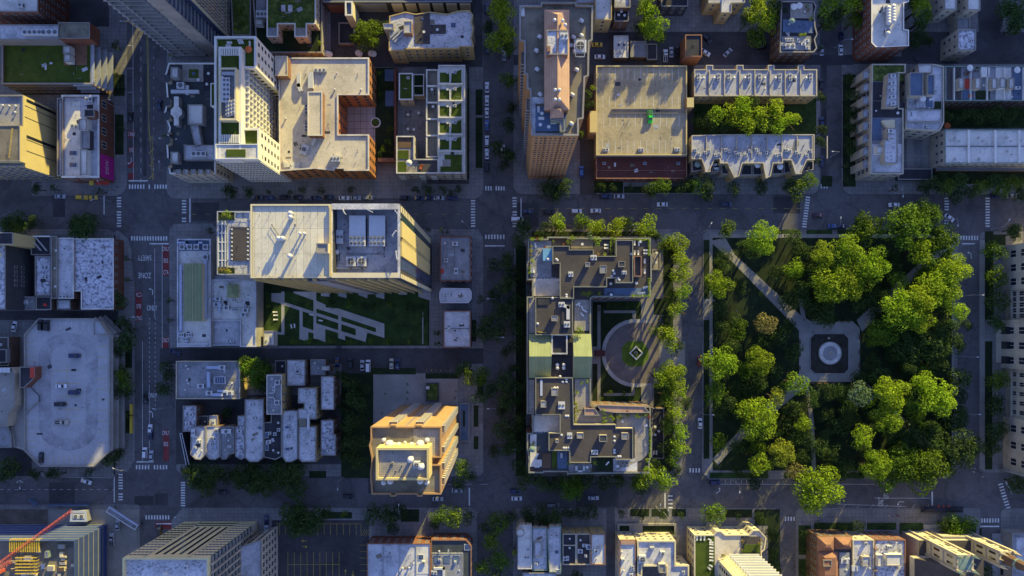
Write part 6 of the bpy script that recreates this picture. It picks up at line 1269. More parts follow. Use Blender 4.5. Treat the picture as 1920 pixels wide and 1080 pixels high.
b = Bd('site_fence','slanted blue hoarding at the left end of the construction yard','fence',[(52,937),(54,936),(67,949),(65,950)],2.5,'blue_deck','blue_deck',0,win=0)
b = Bd('canopy_bridge','long slanted grey covered walkway with pale blue edge at the street corner','walkway',[(204,951),(258,986),(253,994),(199,960)],6,'grey_wall','grey_roof',.15,.25,'metal_white',z0=3.5,win=0); b.wallbox(204,951,258,986,.6,.5,'duct_blue',6); b.block([(200,957),(204,954),(206,958),(202,961)],5,z0=0,wall='dark_wall',roof='dark_wall',par=0,name='post'); b.block([(252,988),(256,985),(257,989),(253,992)],5,z0=0,wall='dark_wall',roof='dark_wall',par=0,name='post')
S2('yard',-100,955,90,982,'earth',.35); S2('yard',212,985,258,1100,'concrete_plain',.36)
b = Bd('apartment_tower','cream precast tower with rows of paired windows leaning towards the corner','tower',[(230,1046),(391,1046),(391,1300),(230,1300)],48,'warm_cream','silver_roof',1.2,.6,'warm_cream',win=0)
E = ((391,1046),(230,1046))
b.grid(*E,48,14,5,3,46,1.3,1.4,.0,.22); b.grid(*E,48,14,5,3,46,1.3,1.4,.76,.99); b.grid(*E,48,2,14,2,8,1.3,1.4,.23,.75)
for i in range(5): b.panel(*E,48,.28+i*.095,.315+i*.095,9,44,'dark_glass',.1,'window')
for u in (.24,.76): b.panel(*E,48,u-.004,u+.004,0,48,'stone',.2,'pilaster')
E = ((391,1300),(391,1046)); b.panel(*E,48,.0,1,6,46,'green_glass',.2,'window_wall')
for k in range(14): b.slabs(*E,48,[4+3.2*k],0,1,.9,.3,'concrete_wall','balcony')
for u in [i/16 for i in range(16)]: b.panel(*E,48,u,u+.012,2,47,'stone',1.0,'fin')
for i in range(20): b.pipe(238+rr_.random()*145,1052+rr_.random()*22,.2,.8)
b.clutter(95,1,3,4,reg=rect(240,1052,382,1078)); b.flat(disc(308,1078,4),'white_roof',1.5)
b = Bd('office_building','stone and glass building cut by the bottom edge right of the cream precast tower','building',[(437,1030),(490,1012),(490,1300),(437,1300)],20,'stone','light_grey_roof',.6,wsz=(2,2.4))
# bottom row
b = Bd('row_houses','pale roofed brick row right of the yellow lined parking lot','row houses',rect(688,1019,807,1110),11,'brick_red','light_grey_roof',.4,.3,'terracotta'); 
for x in (718,749,780): b.wallbox(x,1020,x,1085,.3,.3,'metal_grey')
b.skylight(789,1045,2.4,2.4); b.unit(794,1056,1.6,1.6,1,1); b.clutter(101,0,6,8,reg=rect(692,1025,800,1076)); b.flat(rect(781,1022,806,1076),'white_roof',.1)
b = Bd('corner_house','dark slate and white terraced house next to the pale roofed brick row','house',[(808,1012),(874,1012),(884,1025),(884,1110),(808,1110)],10,'brick_red','slate',.5,.35,'terracotta'); b.flat(rect(810,1038,868,1085),'grey_roof',.3); b.rail([(809,1037),(868,1037),(868,1078)],h=1); b.duct([(815,1066),(832,1066),(832,1080)],.9,.8,'metal_white'); b.skylight(876,1026,2.6,2.6); b.unit(814,1074,2.4,1.6,1.2,2); b.clutter(102,2,3,3)
for x in (820,838,855): b.flat(rect(x-6,1042,x+6,1056),'blue_deck',.5)
b = Bd('terrace_house','white roofed house with an octagonal corner turret','house',[(971,990),(976,985),(997,985),(997,1067),(971,1067)],11,'stone','white_roof',.4,.3,'light_grey_roof'); b.block([(968,996),(972,992),(979,992),(983,996),(983,1002),(979,1006),(972,1006),(968,1002)],12.5,z0=0,wall='stone',roof='white_roof',par=.2,name='turret'); b.clutter(111,1,2,4); b.unit(990,1030,1,1.6,1)
b = Bd('terrace_house','house with recessed grey roof between two white roofs, bottom centre','house',rect(998,990,1026,1070),10,'stone','silver_roof',.4,.3,'copper_green'); b.block(rect(1002,1016,1016,1044),11.5,wall='stone',roof='light_grey_roof'); b.clutter(112,3,3,3)
b = Bd('terrace_house','pale roof with two dark hatches left of the black roofed houses','house',[(1026,996),(1032,987),(1052,987),(1052,1073),(1030,1073)],11,'stone','light_grey_roof',.4,.3,'copper_green'); b.skylight(1044,1035,1.8,1.8); b.skylight(1047,1072,1.8,1.8); b.clutter(113,2,2,3)
b = Bd('terrace_house','black roofed pair of houses with blue box, bottom centre','house',rect(1055,1001,1080,1059),10,'brick_yellow','tar_roof',.4,.3,'stone'); b.unit(1060,1048,2,1.6,1,1); b.wallbox(1055,1023,1080,1023,.8,.3,'stone'); b.clutter(114,1,2,2)
b = Bd('terrace_house','dark roof with white condenser right of the black roofed pair','house',rect(1081,1001,1107,1059),10,'brick_yellow','brown_roof',.4,.3,'stone'); b.unit(1088,1034,2,1.6,1,1); b.unit(1104,1026,2,2,1.2,1); b.clutter(115,2,1,2)
b = Bd('terrace_house','white roofed end house beside the narrow alley','house',rect(1108,1001,1135,1059),11,'brick_yellow','white_roof',.4,.3,'terracotta'); b.clutter(116,2,3,3)
b = Bd('terrace_house','pale lower roof cut by the bottom edge under the octagonal turret house','house',rect(980,1074,1044,1150),10,'brick_brown','light_grey_roof',.4)
b = Bd('apartment_building','narrow stone building with orange rimmed white roof right of the alley','building',[(1162,1012),(1192,1012),(1192,1150),(1162,1150)],13,'stone','white_roof',.4,.3,'terracotta'); b.clutter(121,3,2,4,reg=rect(1166,1030,1188,1080)); b.flat(rect(1164,1014,1190,1021),'tile_roof',.6)
b = Bd('apartment_building','stone building with a square blue-white roof and rooftop boxes','building',[(1195,1014),(1267,1014),(1267,1060),(1292,1060),(1292,1150),(1250,1150),(1250,1062),(1204,1062),(1204,1080),(1195,1080)],13,'stone','light_grey_roof',.7,.5,'cream'); b.unit(1205,1049,3,3,2,1); b.unit(1243,1038,2,1.6,1.4,1); b.block(rect(1236,1058,1248,1074),15,wall='cream',roof='pale_deck'); b.clutter(122,2,2,4)
b = Bd('garden_court','walled front garden with dark beds beside the blue-white roofed building','garden',rect(1158,982,1268,1006),1.2,'concrete_wall','lawn_dark',.6,.8,'concrete_plain',win=0); b.flat(rect(1180,984,1205,1000),'concrete_plain',.3)
b = Bd('apartment_building','cream stone building with a lawn roof terrace and row of white loungers','building',[(1302,1003),(1338,1003),(1343,996),(1352,996),(1360,1003),(1404,1003),(1412,994),(1424,994),(1437,1008),(1434,1030),(1428,1036),(1428,1150),(1302,1150)],13,'cream','beige_roof',.5,.35,'cream',wsz=(1.4,1.8)); b.flat(rect(1304,1006,1340,1100),'turf',.2); b.flat(rect(1390,1006,1426,1046),'brown_roof',.25); b.flat(rect(1395,1021,1425,1036),'turf',.4)
furn('lounger','in a column on the lawn roof terrace',12.7,[(1334,1017,80),(1334,1021,80),(1334,1027,80),(1334,1033,80),(1334,1039,80),(1334,1045,80),(1334,1051,80),(1333,1061,60),(1330,1066,50),(1331,1012,60),(1307,1010,0),(1314,1010,0),(1321,1010,0)])
furn('patio_chair','on the brown corner deck right of the lawn roof terrace',12.8,[(1397,1009,10),(1402,1010,80),(1400,1015,0),(1413,1032,0),(1410,1040,20)]); planter(b,[(1392,1014,4,'o'),(1391,1032,4,'m'),(1424,1018,4,'y'),(1357,1042,5,'m'),(1428,1012,4,'o')],where='on the cream stone building with the lawn roof')
b = Bd('apartment_tower','cream tower with slatted balconies rising out of the frame at the bottom edge','tower',[(1347,1050),(1365,1043),(1422,1044),(1440,1058),(1440,1300),(1347,1300)],60,'cream','pale_deck',.6,.5,'cream',at=13,win=0)
for k in range(16): b.slabs((1422,1043),(1365,1043),13,[14+3*k],0,1,1.3,.3,'white_wall','balcony')
b.panel((1422,1043.5),(1365,1043.5),13,0.02,.98,13,59,'green_glass',.15,'window_wall'); b.grid((1347,1050),(1347,1300),13,15,14,14,58,1.4,1.8)
for i in range(5): b.wallbox(1368+i*5,1048+i*8,1390+i*14,1090,.6,.5,'stone') if 0 else None
b = Bd('brownstone_house','brown stone house with an orange mansard roof, bottom right','house',[(1532,1006),(1570,1006),(1598,1006),(1598,1150),(1532,1150)],11,'brick_brown','slate',.2,.2,'terracotta'); 
def mansard(b,x0,y0,x1,y1,z0,z1,d,m='tile_roof'):
    p = W(rect(x0,y0,x1,y1),z0); q = inset(p,d); o = MB(); n = 4; o.add([(x,y,z0) for x,y in p]+[(x,y,z1) for x,y in q],[(i,(i+1)%n,n+(i+1)%n,n+i) for i in range(n)]+[(4,5,6,7)],m); return o.build('mansard_roof',None,b.root,b.c)
mansard(b,1532,1006,1564,1034,11,13.5,2.6,'terracotta'); mansard(b,1564,1006,1598,1030,11,14,3,'terracotta'); mansard(b,1534,1034,1572,1085,11,13,2.0,'terracotta'); b.flat(rect(1574,1036,1594,1080),'grey_roof',.6); b.unit(1584,1052,3,2,1.2,1); b.block(rect(1544,1050,1560,1062),13.5,wall='terracotta',roof='terracotta',name='dormer'); b.clutter(131,1,2,2,reg=rect(1576,1038,1592,1078))
b = Bd('stone_house','house with a flat grey roof framed in pale stone, bottom right','house',rect(1599,1012,1639,1150),12,'stone','light_grey_roof',.5,.35,'cream'); b.block(rect(1617,1044,1632,1062),13.5,wall='stone',roof='light_grey_roof'); b.unit(1605,1066,2.2,3,1.2,3,rz=90); b.clutter(132,2,2,2,reg=rect(1603,1018,1635,1078))
b = Bd('brick_house','brick house with speckled roof and two large pale boxes, bottom right','house',rect(1640,1012,1698,1150),12,'brick_red','peeling_roof',.4,.3,'terracotta'); b.block(rect(1662,1040,1692,1061),14,wall='white_wall',roof='white_roof'); b.block(rect(1645,1041,1656,1062),13.5,wall='white_wall',roof='white_roof'); b.chimney(1644,1030); b.chimney(1643,1070); b.clutter(133,1,2,2,reg=rect(1642,1016,1695,1036))
# church: nave, facade towers and spire
b = Bd('church','pale stone church with a pinnacled square tower and a slim spire, lower right','church',[(1690,996),(1806,996),(1806,1300),(1690,1300)],13,'stone','brown_roof',.0,win=0,at=0)
hiproof(b,'nave_roof',1716,1048,1816,1300,13,17,28,'brown_roof',2,'stone')
def ctower(b, x, y, w_, z1, cap, name):
    o = MB(); p = P(x,y); h2 = w_/2
    o.box((p.x,p.y,0),(w_,w_,z1),'cream'); 
    for s1 in (-1,1):
        for s2 in (-1,1):
            o.box((p.x+s1*h2,p.y+s2*h2,0),(1.1,1.1,z1+1),'stone'); o.cyl((p.x+s1*h2,p.y+s2*h2,z1+1),.75,3.6,4,cap,.05)
        for k in (-.5,0,.5): o.cyl((p.x+s1*h2,p.y+k*w_,z1),.4,2.0,4,cap,.05); o.cyl((p.x+k*w_,p.y+s1*h2,z1),.4,2.0,4,cap,.05)
    for k in (.25,.5,.75,1.0): o.box((p.x,p.y,z1*k-.4),(w_+.7,w_+.7,.5),'stone')
    for zz_ in (.3,.6,.85):
        for dx in (-w_*.22,w_*.22): o.box((p.x+dx,p.y+h2+.02,z1*zz_-1.6),(.9,.12,3.6),'dark_glass'); o.box((p.x-h2-.02,p.y+dx,z1*zz_-1.6),(.12,.9,3.6),'dark_glass')
    o.box((p.x,p.y,z1+.12),(w_-1.2,w_-1.2,.1),'copper_green'); return o.build(name,None,b.root,b.c)
ctower(b,1716,1008,6.0,33,'copper_green','bell_tower'); ctower(b,1795,1005,5.4,30,'cream','spire_tower')
o = MB(); p = P(1795,1005); o.cyl((p.x,p.y,30),2.5,28,8,'brick_brown',.12)
for zz_,r_ in ((36,2.35),(42,1.9),(48,1.3),(54,.8)): o.cyl((p.x,p.y,zz_),r_,.7,8,'copper_green',r_*.95)
o.build('spire',None,b.root,b.c)
b.slabs((1806,996),(1690,996),0,[0.3],.35,.65,3,.3,'stone','steps'); mb = MB(); A = P(1756,998); mb.cyl((A.x,A.y-.5,18),2.6,.01,3,'stone') if 0 else None
b = Bd('church_porch','arched stone porch between the two church towers','porch',[(1738,992),(1782,992),(1782,1003),(1738,1003)],11,'stone','stone',.3,win=0,at=0)
b = Bd('canopy_row','dark gabled canopy tents along the kerb at the lower right crossing','canopy',rect(1728,950,1806,961),3,'dark_wall','tar_roof',0,win=0,z0=2.2)
b = Bd('school_court','grey roofed low building at the lower right corner with inset square','building',rect(1898,1000,2000,1120),7,'concrete_wall','grey_roof',.3,win=0); b.flat(rect(1906,1008,1960,1060),'light_grey_roof',.1)
# gabled tents on that canopy
for x0,x1 in ((1727,1762),(1772,1807)):
    o = MB(); zt = 3.0; o.add([P(x0,961,zt),P(x1,961,zt),P(x1-8,950,zt),P(x0+8,950,zt),P(x0+12,955,zt+1),P(x1-12,955,zt+1)],[(0,1,5,4),(1,2,5),(2,3,4,5),(3,0,4)],'tar_roof'); cb = BB[-2]; o.build('tent_roof',None,cb.root,cb.c)
for i,x in enumerate((1760,1769,1778)): o = MB(); A = P(x,949,3); o.cyl((A.x,A.y,2.9),.35,.4,8,'awning_red'); o.build('lamp',None,BB[-2].root,BB[-2].c)
# ================================================================ unseen blocks added beyond the frame to shade the place
off = [(rect(-300,-420,60,-160),24),(rect(110,-250,320,-70),36),(rect(505,-280,692,-100),88),(rect(690,-300,800,-120),16),(rect(840,-360,900,-100),18),(rect(960,-330,1080,-130),34),(rect(1102,-235,1225,-130),92),(rect(1240,-300,1310,-120),14),(rect(1340,-320,1510,-120),20),(rect(1530,-320,1600,-120),26),(rect(1620,-330,1760,-120),26),(rect(1800,-300,1990,-90),18),(rect(2060,-250,2250,40),21),(rect(2060,110,2240,330),18),(rect(2010,-640,2330,-400),66),(rect(1640,-650,1900,-400),30),(rect(980,-700,1200,-420),34)]
for i,(q,z) in enumerate(off):
    b = Bd('city_building',f'plain brick block beyond the frame, {ORD[i]} of those up and to the right','building',q,z,('brick_brown','stone','brick_red')[i%3],('grey_roof','light_grey_roof','gravel_roof')[i%3],.8,.4,at=0,win=0); b.block([(q[0][0]+30,q[0][1]+30),(q[0][0]+80,q[0][1]+30),(q[0][0]+80,q[0][1]+70),(q[0][0]+30,q[0][1]+70)],z+4,wall='stone',roof='grey_roof',at=0)
for b in BB: b.finish()
# ================================================================ trees
trees('in the upper left quarter of the fountain park',[(1430,445,33,17),(1362,478,19,13),(1348,533,30,14),(1365,430,24,10,'m'),(1488,500,24,13),(1505,470,22,10,'d'),(1545,478,30,16),(1590,470,36,17),(1635,495,38,17),(1558,530,46,17),(1600,528,38,16),(1434,604,25,14,'o'),(1410,470,22,10,'d'),(1478,560,24,7,'d'),(1370,600,22,6,'d'),(1490,447,20,9,'d'),(1535,575,36,8,'d'),(1450,540,4.5,2,'m'),(1466,632,26,8,'d')])
trees('in the upper right quarter of the fountain park',[(1622,428,38,14,'m'),(1700,425,50,18,'m'),(1730,405,36,15,'m'),(1726,468,28,15),(1764,450,40,13,'m'),(1788,508,36,15),(1722,565,36,17),(1690,580,44,17),(1656,622,34,13,'m'),(1748,540,38,15),(1794,585,24,13),(1775,548,30,14),(1740,515,30,11,'m'),(1640,560,30,8,'d'),(1700,650,40,9,'d'),(1750,640,44,10,'d'),(1780,610,24,8,'d'),(1670,500,26,9,'d'),(1725,598,30,14),(1658,562,26,11,'d'),(1684,532,24,12,'m'),(1746,488,24,12,'m'),(1640,590,18,8,'d')])
trees('in the lower right quarter of the fountain park',[(1612,735,29,14,'b'),(1575,735,20,8,'d'),(1672,735,36,16),(1665,785,34,15),(1706,692,15,12),(1755,745,44,17),(1732,715,28,13),(1620,820,28,15),(1642,872,34,16),(1598,790,20,9,'d'),(1690,868,40,13,'m'),(1735,882,48,14,'m'),(1742,826,42,11,'d'),(1805,840,42,13,'d'),(1662,905,28,11,'m'),(1560,850,26,8,'d'),(1645,700,26,8,'d'),(1790,785,30,8,'d'),(1700,810,30,9,'d'),(1585,880,24,8,'d'),(1537,752,13,7,'m'),(1705,760,24,11,'m')])
trees('in the lower left quarter of the fountain park',[(1350,682,38,17),(1425,676,30,14),(1343,738,28,12,'m'),(1365,755,18,12),(1422,786,44,16),(1491,716,27,13,'g'),(1455,745,20,12,'y'),(1505,792,20,12),(1514,825,17,12),(1430,870,26,13),(1466,850,30,14,'y'),(1495,890,23,12,'o'),(1535,916,50,17),(1400,730,26,7,'d'),(1370,650,22,8,'d'),(1470,800,24,7,'d'),(1384,835,22,6,'d'),(1412,905,16,7,'d'),(1480,770,20,7,'d'),(1545,820,20,7,'d'),(1420,840,20,8,'m')])
trees('between the fountain park and the library avenue',[(1790,645,24,8,'d'),(1794,708,28,9,'d'),(1800,745,16,7,'d'),(1798,505,16,9,'d'),(1812,610,14,6,'d')])
trees('planted in front of the library',[(1865,470,26,9,'m'),(1868,515,26,9,'m'),(1868,560,28,9,'d'),(1870,605,24,8,'d'),(1872,715,26,9,'m'),(1866,760,28,9,'d'),(1868,805,28,9,'d'),(1862,840,20,8,'d'),(1900,430,20,8,'d'),(1905,905,24,9,'d'),(1904,430+8,16,8,'d')])
trees('along the top of the dark roofed apartment block',[(985,425,22,8,'d'),(1028,428,18,14),(1048,418,24,15),(1054,435,14,14),(1090,420,22,9,'m'),(1118,424,20,14),(1128,434,16,13),(1155,425,26,15),(1182,426,14,13),(1210,425,28,15),(1228,440,18,9,'m'),(1172,418,18,8,'d'),(1005,440,16,8,'d')])
trees('down the right side of the dark roofed apartment block',[(1250,458,24,12,'m'),(1272,462,26,15),(1278,486,20,16),(1258,482,18,12,'m'),(1275,512,26,16),(1256,520,18,12,'m'),(1280,545,20,16),(1260,556,22,13,'m'),(1268,578,24,16),(1250,598,18,11,'m'),(1238,622,22,13,'m'),(1254,634,28,17),(1270,652,18,13,'m'),(1236,708,24,15),(1260,702,32,16),(1274,732,24,15),(1250,742,20,13,'m'),(1264,768,26,15),(1284,756,16,13,'m'),(1256,798,22,13,'m'),(1274,808,22,14),(1276,836,26,14),(1248,836,18,12,'m'),(1262,858,20,13,'m')])
trees('at the lower right corner of the dark roofed apartment block',[(1214,893,28,14),(1248,898,28,14),(1225,875,16,12),(1195,905,22,11,'m'),(1264,885,18,10,'m'),(1205,920,18,9,'m')])
trees('along the bottom of the dark roofed apartment block',[(985,900,24,10,'d'),(1012,905,22,10,'d'),(1040,905,24,10,'d'),(1070,912,30,10,'m'),(1100,900,22,9,'d'),(1130,903,20,9,'d'),(1160,900,20,8,'d'),(1085,920,22,9,'m')])
trees('down the left side of the dark roofed apartment block',[(975,450,20,8,'d'),(950,490,24,9,'d'),(948,530,26,9,'d'),(968,560,20,8,'d'),(945,585,26,9,'d'),(972,610,20,8,'d'),(935,620,24,9,'d'),(942,720,26,9,'d'),(970,725,20,8,'d'),(950,755,24,9,'d'),(945,800,28,9,'d'),(972,790,20,8,'d'),(958,840,28,9,'d'),(975,870,20,8,'d'),(940,770,14,8,'d'),(925,500,16,8,'d'),(930,555,18,8,'d'),(965,510,18,8,'d'),(968,645,18,8,'d'),(950,660,14,7,'d'),(968,755,18,8,'d'),(930,845,16,8,'d'),(962,690,14,7,'d'),(965,815,18,8,'d')])
trees('between the two avenue kerbs left of the dark roofed block',[(902,562,13,8,'m'),(915,600,20,8,'d'),(905,625,24,8,'d'),(880,712,20,9,'m'),(905,705,24,9,'m'),(918,730,18,9,'m'),(870,695,18,8,'d'),(900,745,20,8,'d')])
trees('along the avenue left of the orange tower',[(941,20,30,15),(930,75,28,13),(950,60,28,15),(955,90,20,12,'m'),(915,50,18,11,'m'),(952,150,20,11,'m'),(950,235,18,13),(935,280,22,8,'d'),(955,290,20,8,'d'),(958,200,14,7,'d'),(945,310,14,7,'d')])
trees('in front of the orange tower and garage',[(1030,355,26,8,'d'),(1060,352,22,9,'d'),(1045,365,20,8,'d'),(1125,350,14,6,'d'),(1148,352,12,6,'d'),(1182,352,10,5,'d'),(1220,358,20,8,'d'),(1240,350,22,9,'m'),(1282,350,18,8,'m'),(1308,350,24,9,'m'),(1328,345,20,9,'d'),(1325,365,16,8,'m'),(1372,355,18,8,'m'),(1425,350,18,7,'d'),(1495,355,26,10,'m'),(1520,340,20,10,'m'),(1480,350,16,8,'d')])
trees('squeezed between the orange tower and the parking garage',[(1104,176,13,14),(1103,195,14,13),(1090,250,10,10,'m'),(1112,165,8,11)])
trees('between the two grey roofed rows of houses',[(1335,232,18,12),(1348,215,22,13),(1372,212,26,14),(1395,200,24,14),(1395,232,28,14),(1425,220,28,14),(1455,205,26,14),(1460,235,24,14),(1484,222,22,13),(1412,195,16,13),(1310,228,16,8,'m'),(1360,236,16,12)])
trees('behind houses along the top edge',[(1215,20,28,14),(1225,50,30,14),(1200,55,18,11,'m'),(1208,3,20,13),(1240,70,16,11,'m'),(1425,20,36,14),(1445,45,24,12),(1400,40,18,11,'m'),(1420,65,24,10,'m'),(1453,8,18,14),(1468,22,14,12)])
trees('just beyond the top edge above the upper grey row',[(1262,-30,20,20,'m'),(1298,-42,22,21,'m'),(1335,-36,18,20,'m'),(1372,-60,22,22,'m'),(1240,-70,20,22,'m')])  # unseen trees added above the frame to streak the garage deck with shade
trees('along the side street at the top right',[(1555,10,26,13),(1595,12,26,13),(1550,40,22,10,'m'),(1600,40,22,10,'m'),(1575,25,18,11,'m'),(1540,182,14,8,'m'),(1538,265,14,8,'m'),(1540,245,14,8,'m'),(1590,148,14,6,'d'),(1597,180,15,10,'m'),(1595,215,16,7,'d'),(1595,240,16,8,'m'),(1592,270,16,7,'d'),(1596,282,14,9,'m'),(1587,310,9,5,'d'),(1586,338,7,4,'d'),(1532,302,12,6,'d'),(1540,90,8,5,'d')])
trees('in the yards right of the white vented roof',[(1725,15,24,13),(1732,35,22,12,'m'),(1728,55,18,12),(1715,5,18,11,'m'),(1715,75,20,9,'d'),(1738,75,18,8,'d'),(1900,20,30,10,'d'),(1905,50,26,9,'d'),(1695,110,0.1,1,'d')][:-1])
trees('in the garden strip between the right edge rows',[(1782,218,14,12),(1798,222,12,10,'m'),(1815,212,16,12),(1832,218,18,12,'m'),(1850,212,14,11),(1868,212,18,12),(1885,222,16,11,'m'),(1900,212,16,12),(1915,214,14,11)])
trees('along the pavement at the right of the wide upper street',[(1735,350,18,8,'d'),(1755,345,22,9,'d'),(1778,352,20,9,'m'),(1800,342,22,9,'d'),(1815,362,18,9,'m'),(1840,350,22,9,'m'),(1862,342,20,9,'d'),(1880,358,20,9,'m'),(1900,345,22,9,'m'),(1679,354,10,6,'d'),(1915,365,18,9,'d'),(1790,370,16,8,'d'),(1770,335,16,8,'d'),(1685,290,10,6,'m')])
trees('along the pavement under the beige roofed house',[(503,360,7,4,'d'),(543,360,7,4,'d'),(567,357,11,6,'d'),(603,356,12,6,'d'),(656,356,11,6,'d'),(780,355,12,6,'d'),(802,355,14,6,'d'),(832,355,12,6,'d'),(860,355,12,6,'d'),(430,360,18,7,'d'),(464,360,14,7,'d'),(845,360,10,5,'d')])
trees('around the large court tree near the top left',[(690,65,34,13,'m'),(712,50,18,10,'m'),(668,72,16,9,'d'),(600,85,7,5,'g')])
trees('along the left avenue pavements',[(215,85,12,6,'d'),(225,160,10,5,'d'),(228,240,8,5,'d'),(217,140,7,4,'d'),(238,486,8,5,'d'),(238,525,8,5,'d'),(220,560,22,8,'d'),(230,607,18,8,'d'),(225,660,14,7,'d'),(222,735,14,7,'d'),(228,690,12,7,'d'),(232,640,24,8,'d'),(245,618,12,6,'d'),(232,710,26,8,'m'),(240,735,14,7,'d'),(240,780,8,5,'d'),(318,563,9,5,'d'),(319,600,8,5,'d'),(313,688,16,7,'d'),(308,728,18,7,'d'),(318,705,16,7,'d'),(206,860,20,8,'d'),(220,850,14,7,'d'),(310,255,7,6,'m'),(322,102,7,5,'y')])
trees('on the pavements at the far left',[(68,353,14,7,'d'),(98,353,10,6,'d'),(187,358,9,6,'d'),(30,420,30,9,'d'),(62,415,16,8,'d'),(157,428,32,9,'d'),(140,420,18,8,'d'),(20,880,24,8,'d'),(65,888,16,7,'d'),(95,885,14,7,'d'),(165,885,12,6,'d'),(5,890,20,8,'d'),(110,890,10,6,'d')])
trees('in the crowded block below the alley',[(480,700,34,11,'m'),(462,685,20,9,'m'),(498,690,18,9,'m'),(488,720,22,8,'d'),(428,775,14,5,'d')])
trees('along the lower street in front of the scalloped row',[(372,892,32,9,'d'),(400,885,24,9,'d'),(385,915,24,9,'d'),(352,880,16,8,'d'),(458,895,30,9,'d'),(490,905,34,9,'d'),(540,895,36,10,'d'),(560,915,26,9,'d'),(515,880,24,9,'d'),(425,895,18,8,'d'),(475,880,22,8,'d')])
trees('in the dark grove left of the orange brick tower',[(655,720,22,9,'d'),(668,750,28,10,'d'),(655,790,26,9,'d'),(662,830,28,9,'d'),(650,855,22,8,'d'),(680,780,18,8,'d'),(675,730,18,8,'d'),(640,765,14,7,'d'),(672,862,22,8,'d'),(640,700,14,7,'d')])
trees('right of the orange brick tower base',[(870,880,24,9,'m'),(862,905,18,8,'d'),(884,890,14,8,'m'),(868,690,20,8,'d')])
trees('on the pavement above the parking lot and brick row',[(548,965,30,9,'d'),(575,975,34,9,'d'),(555,990,22,8,'d'),(610,965,18,8,'d'),(646,962,10,5,'m'),(698,965,24,9,'d'),(722,970,28,9,'d'),(745,960,18,8,'d'),(825,965,24,9,'m'),(850,970,24,9,'m'),(878,970,16,9,'m'),(812,985,14,7,'d'),(735,990,14,7,'d')])
trees('along the avenue at the bottom centre',[(935,985,26,9,'m'),(925,1015,24,9,'m'),(940,1050,26,9,'m'),(905,1060,20,9,'m'),(958,970,16,8,'d'),(910,990,14,8,'d'),(930,1080,20,9,'m'),(740,1078,30,9,'m'),(965,1035,10,7,'g'),(1080,1085,18,7,'g')])
trees('on the pavement above the bottom centre houses',[(990,965,20,8,'d'),(1015,962,20,8,'d'),(1040,968,22,8,'d'),(1065,962,16,8,'d'),(1085,962,14,7,'d'),(1110,962,18,8,'d'),(1020,980,16,7,'d'),(995,980,14,7,'m')])
trees('on the pavement above the bottom right houses',[(1166,962,12,6,'d'),(1203,966,12,6,'d'),(1242,968,12,6,'m'),(1276,966,11,6,'d'),(1338,965,28,9,'m'),(1384,965,12,7,'d'),(1425,970,14,8,'d'),(1607,985,15,7,'d'),(1580,986,12,5,'d'),(1540,986,12,5,'d'),(1670,988,10,5,'d'),(1800,990,36,9,'m'),(1775,985,18,8,'m'),(1448,1000,16,7,'d'),(1450,1040,14,8,'m'),(1458,1065,14,8,'m'),(1262,1000,6,4,'m')])
trees('in the planted beds along the narrow street at the bottom right',[(1505,1000,12,5,'m'),(1508,1028,12,5,'m'),(1508,1070,12,5,'m'),(1845,1075,18,7,'d'),(1835,1055,12,6,'d'),(1812,1040,10,5,'d')])
trees('in the lawn garden behind the cream roofed tower',[(500,640,5,4,'g'),(550,641,9,5,'m'),(580,640,10,5,'m'),(622,640,9,5,'m'),(657,642,10,5,'m'),(695,640,9,5,'m'),(728,640,9,5,'m'),(766,640,8,5,'m'),(577,571,7,4,'m'),(622,568,12,5,'m'),(657,570,10,5,'m'),(697,572,11,5,'m'),(730,572,9,5,'m'),(768,575,12,5,'m'),(795,590,10,5,'d'),(820,625,10,6,'d'),(822,645,10,6,'d'),(503,575,6,4,'m')])
trees('by the corner of the tall cream roofed tower',[(802,430,8,4,'d'),(828,431,6,5,'l'),(838,434,6,4,'d'),(392,434,10,5,'d')],)
trees('in a row of tubs on the plaza above the orange tower',[(764,720,4,3,'d'),(764,735,4,3,'d'),(764,748,4,3,'d'),(854,734,4,3,'d'),(854,746,4,3,'d'),(723,739,4,3,'d'),(716,774,4,3,'d'),(700,736,4,3,'d')],'shrub','shrub','shrub')
trees('around the circular drive',[(1127,747,6,3,'m'),(1152,750,5,2,'d'),(1163,750,5,2,'d'),(1176,750,5,2,'d'),(1188,750,5,2,'d'),(1152,572,6,2,'d'),(1170,572,6,2,'d'),(1188,572,6,2,'d'),(1122,580,6,3,'d'),(1116,600,6,3,'d'),(1144,735,7,3,'m'),(1170,738,8,3,'m')],'shrub','shrub','shrub')
trees('in the pool garden beside the townhouse court',[(712,138,8,4,'m'),(715,155,8,4,'d'),(722,160,8,4,'d'),(712,175,8,4,'m'),(727,215,9,4,'d'),(732,240,10,4,'m'),(728,265,10,4,'m'),(718,280,10,4,'m'),(732,285,9,4,'d'),(712,290,8,4,'d'),(710,168,6,3,'d')],'shrub','shrub','shrub')
trees('growing beside the mossy roofs near the top edge',[(450,20,10,8,'m'),(455,45,8,8,'m'),(440,55,6,8,'g'),(600,80,6,8,'g'),(535,55,6,9,'m'),(578,52,7,9,'m'),(530,62,6,8,'m')],'shrub','shrub','shrub')
trees('around the fountain beds and park walks',[(1530,640,4,1.5,'d'),(1578,640,4,1.5,'d'),(1530,688,4,1.5,'d'),(1578,688,4,1.5,'d'),(1426,552,7,3,'m'),(1540,605,9,3,'d'),(1565,600,10,3,'d'),(1590,600,8,3,'d'),(1520,590,10,4,'d'),(1632,640,14,5,'m'),(1630,670,12,4,'d'),(1490,650,12,4,'d'),(1485,690,10,4,'d'),(1620,710,8,3,'d')],'shrub','shrub','shrub')
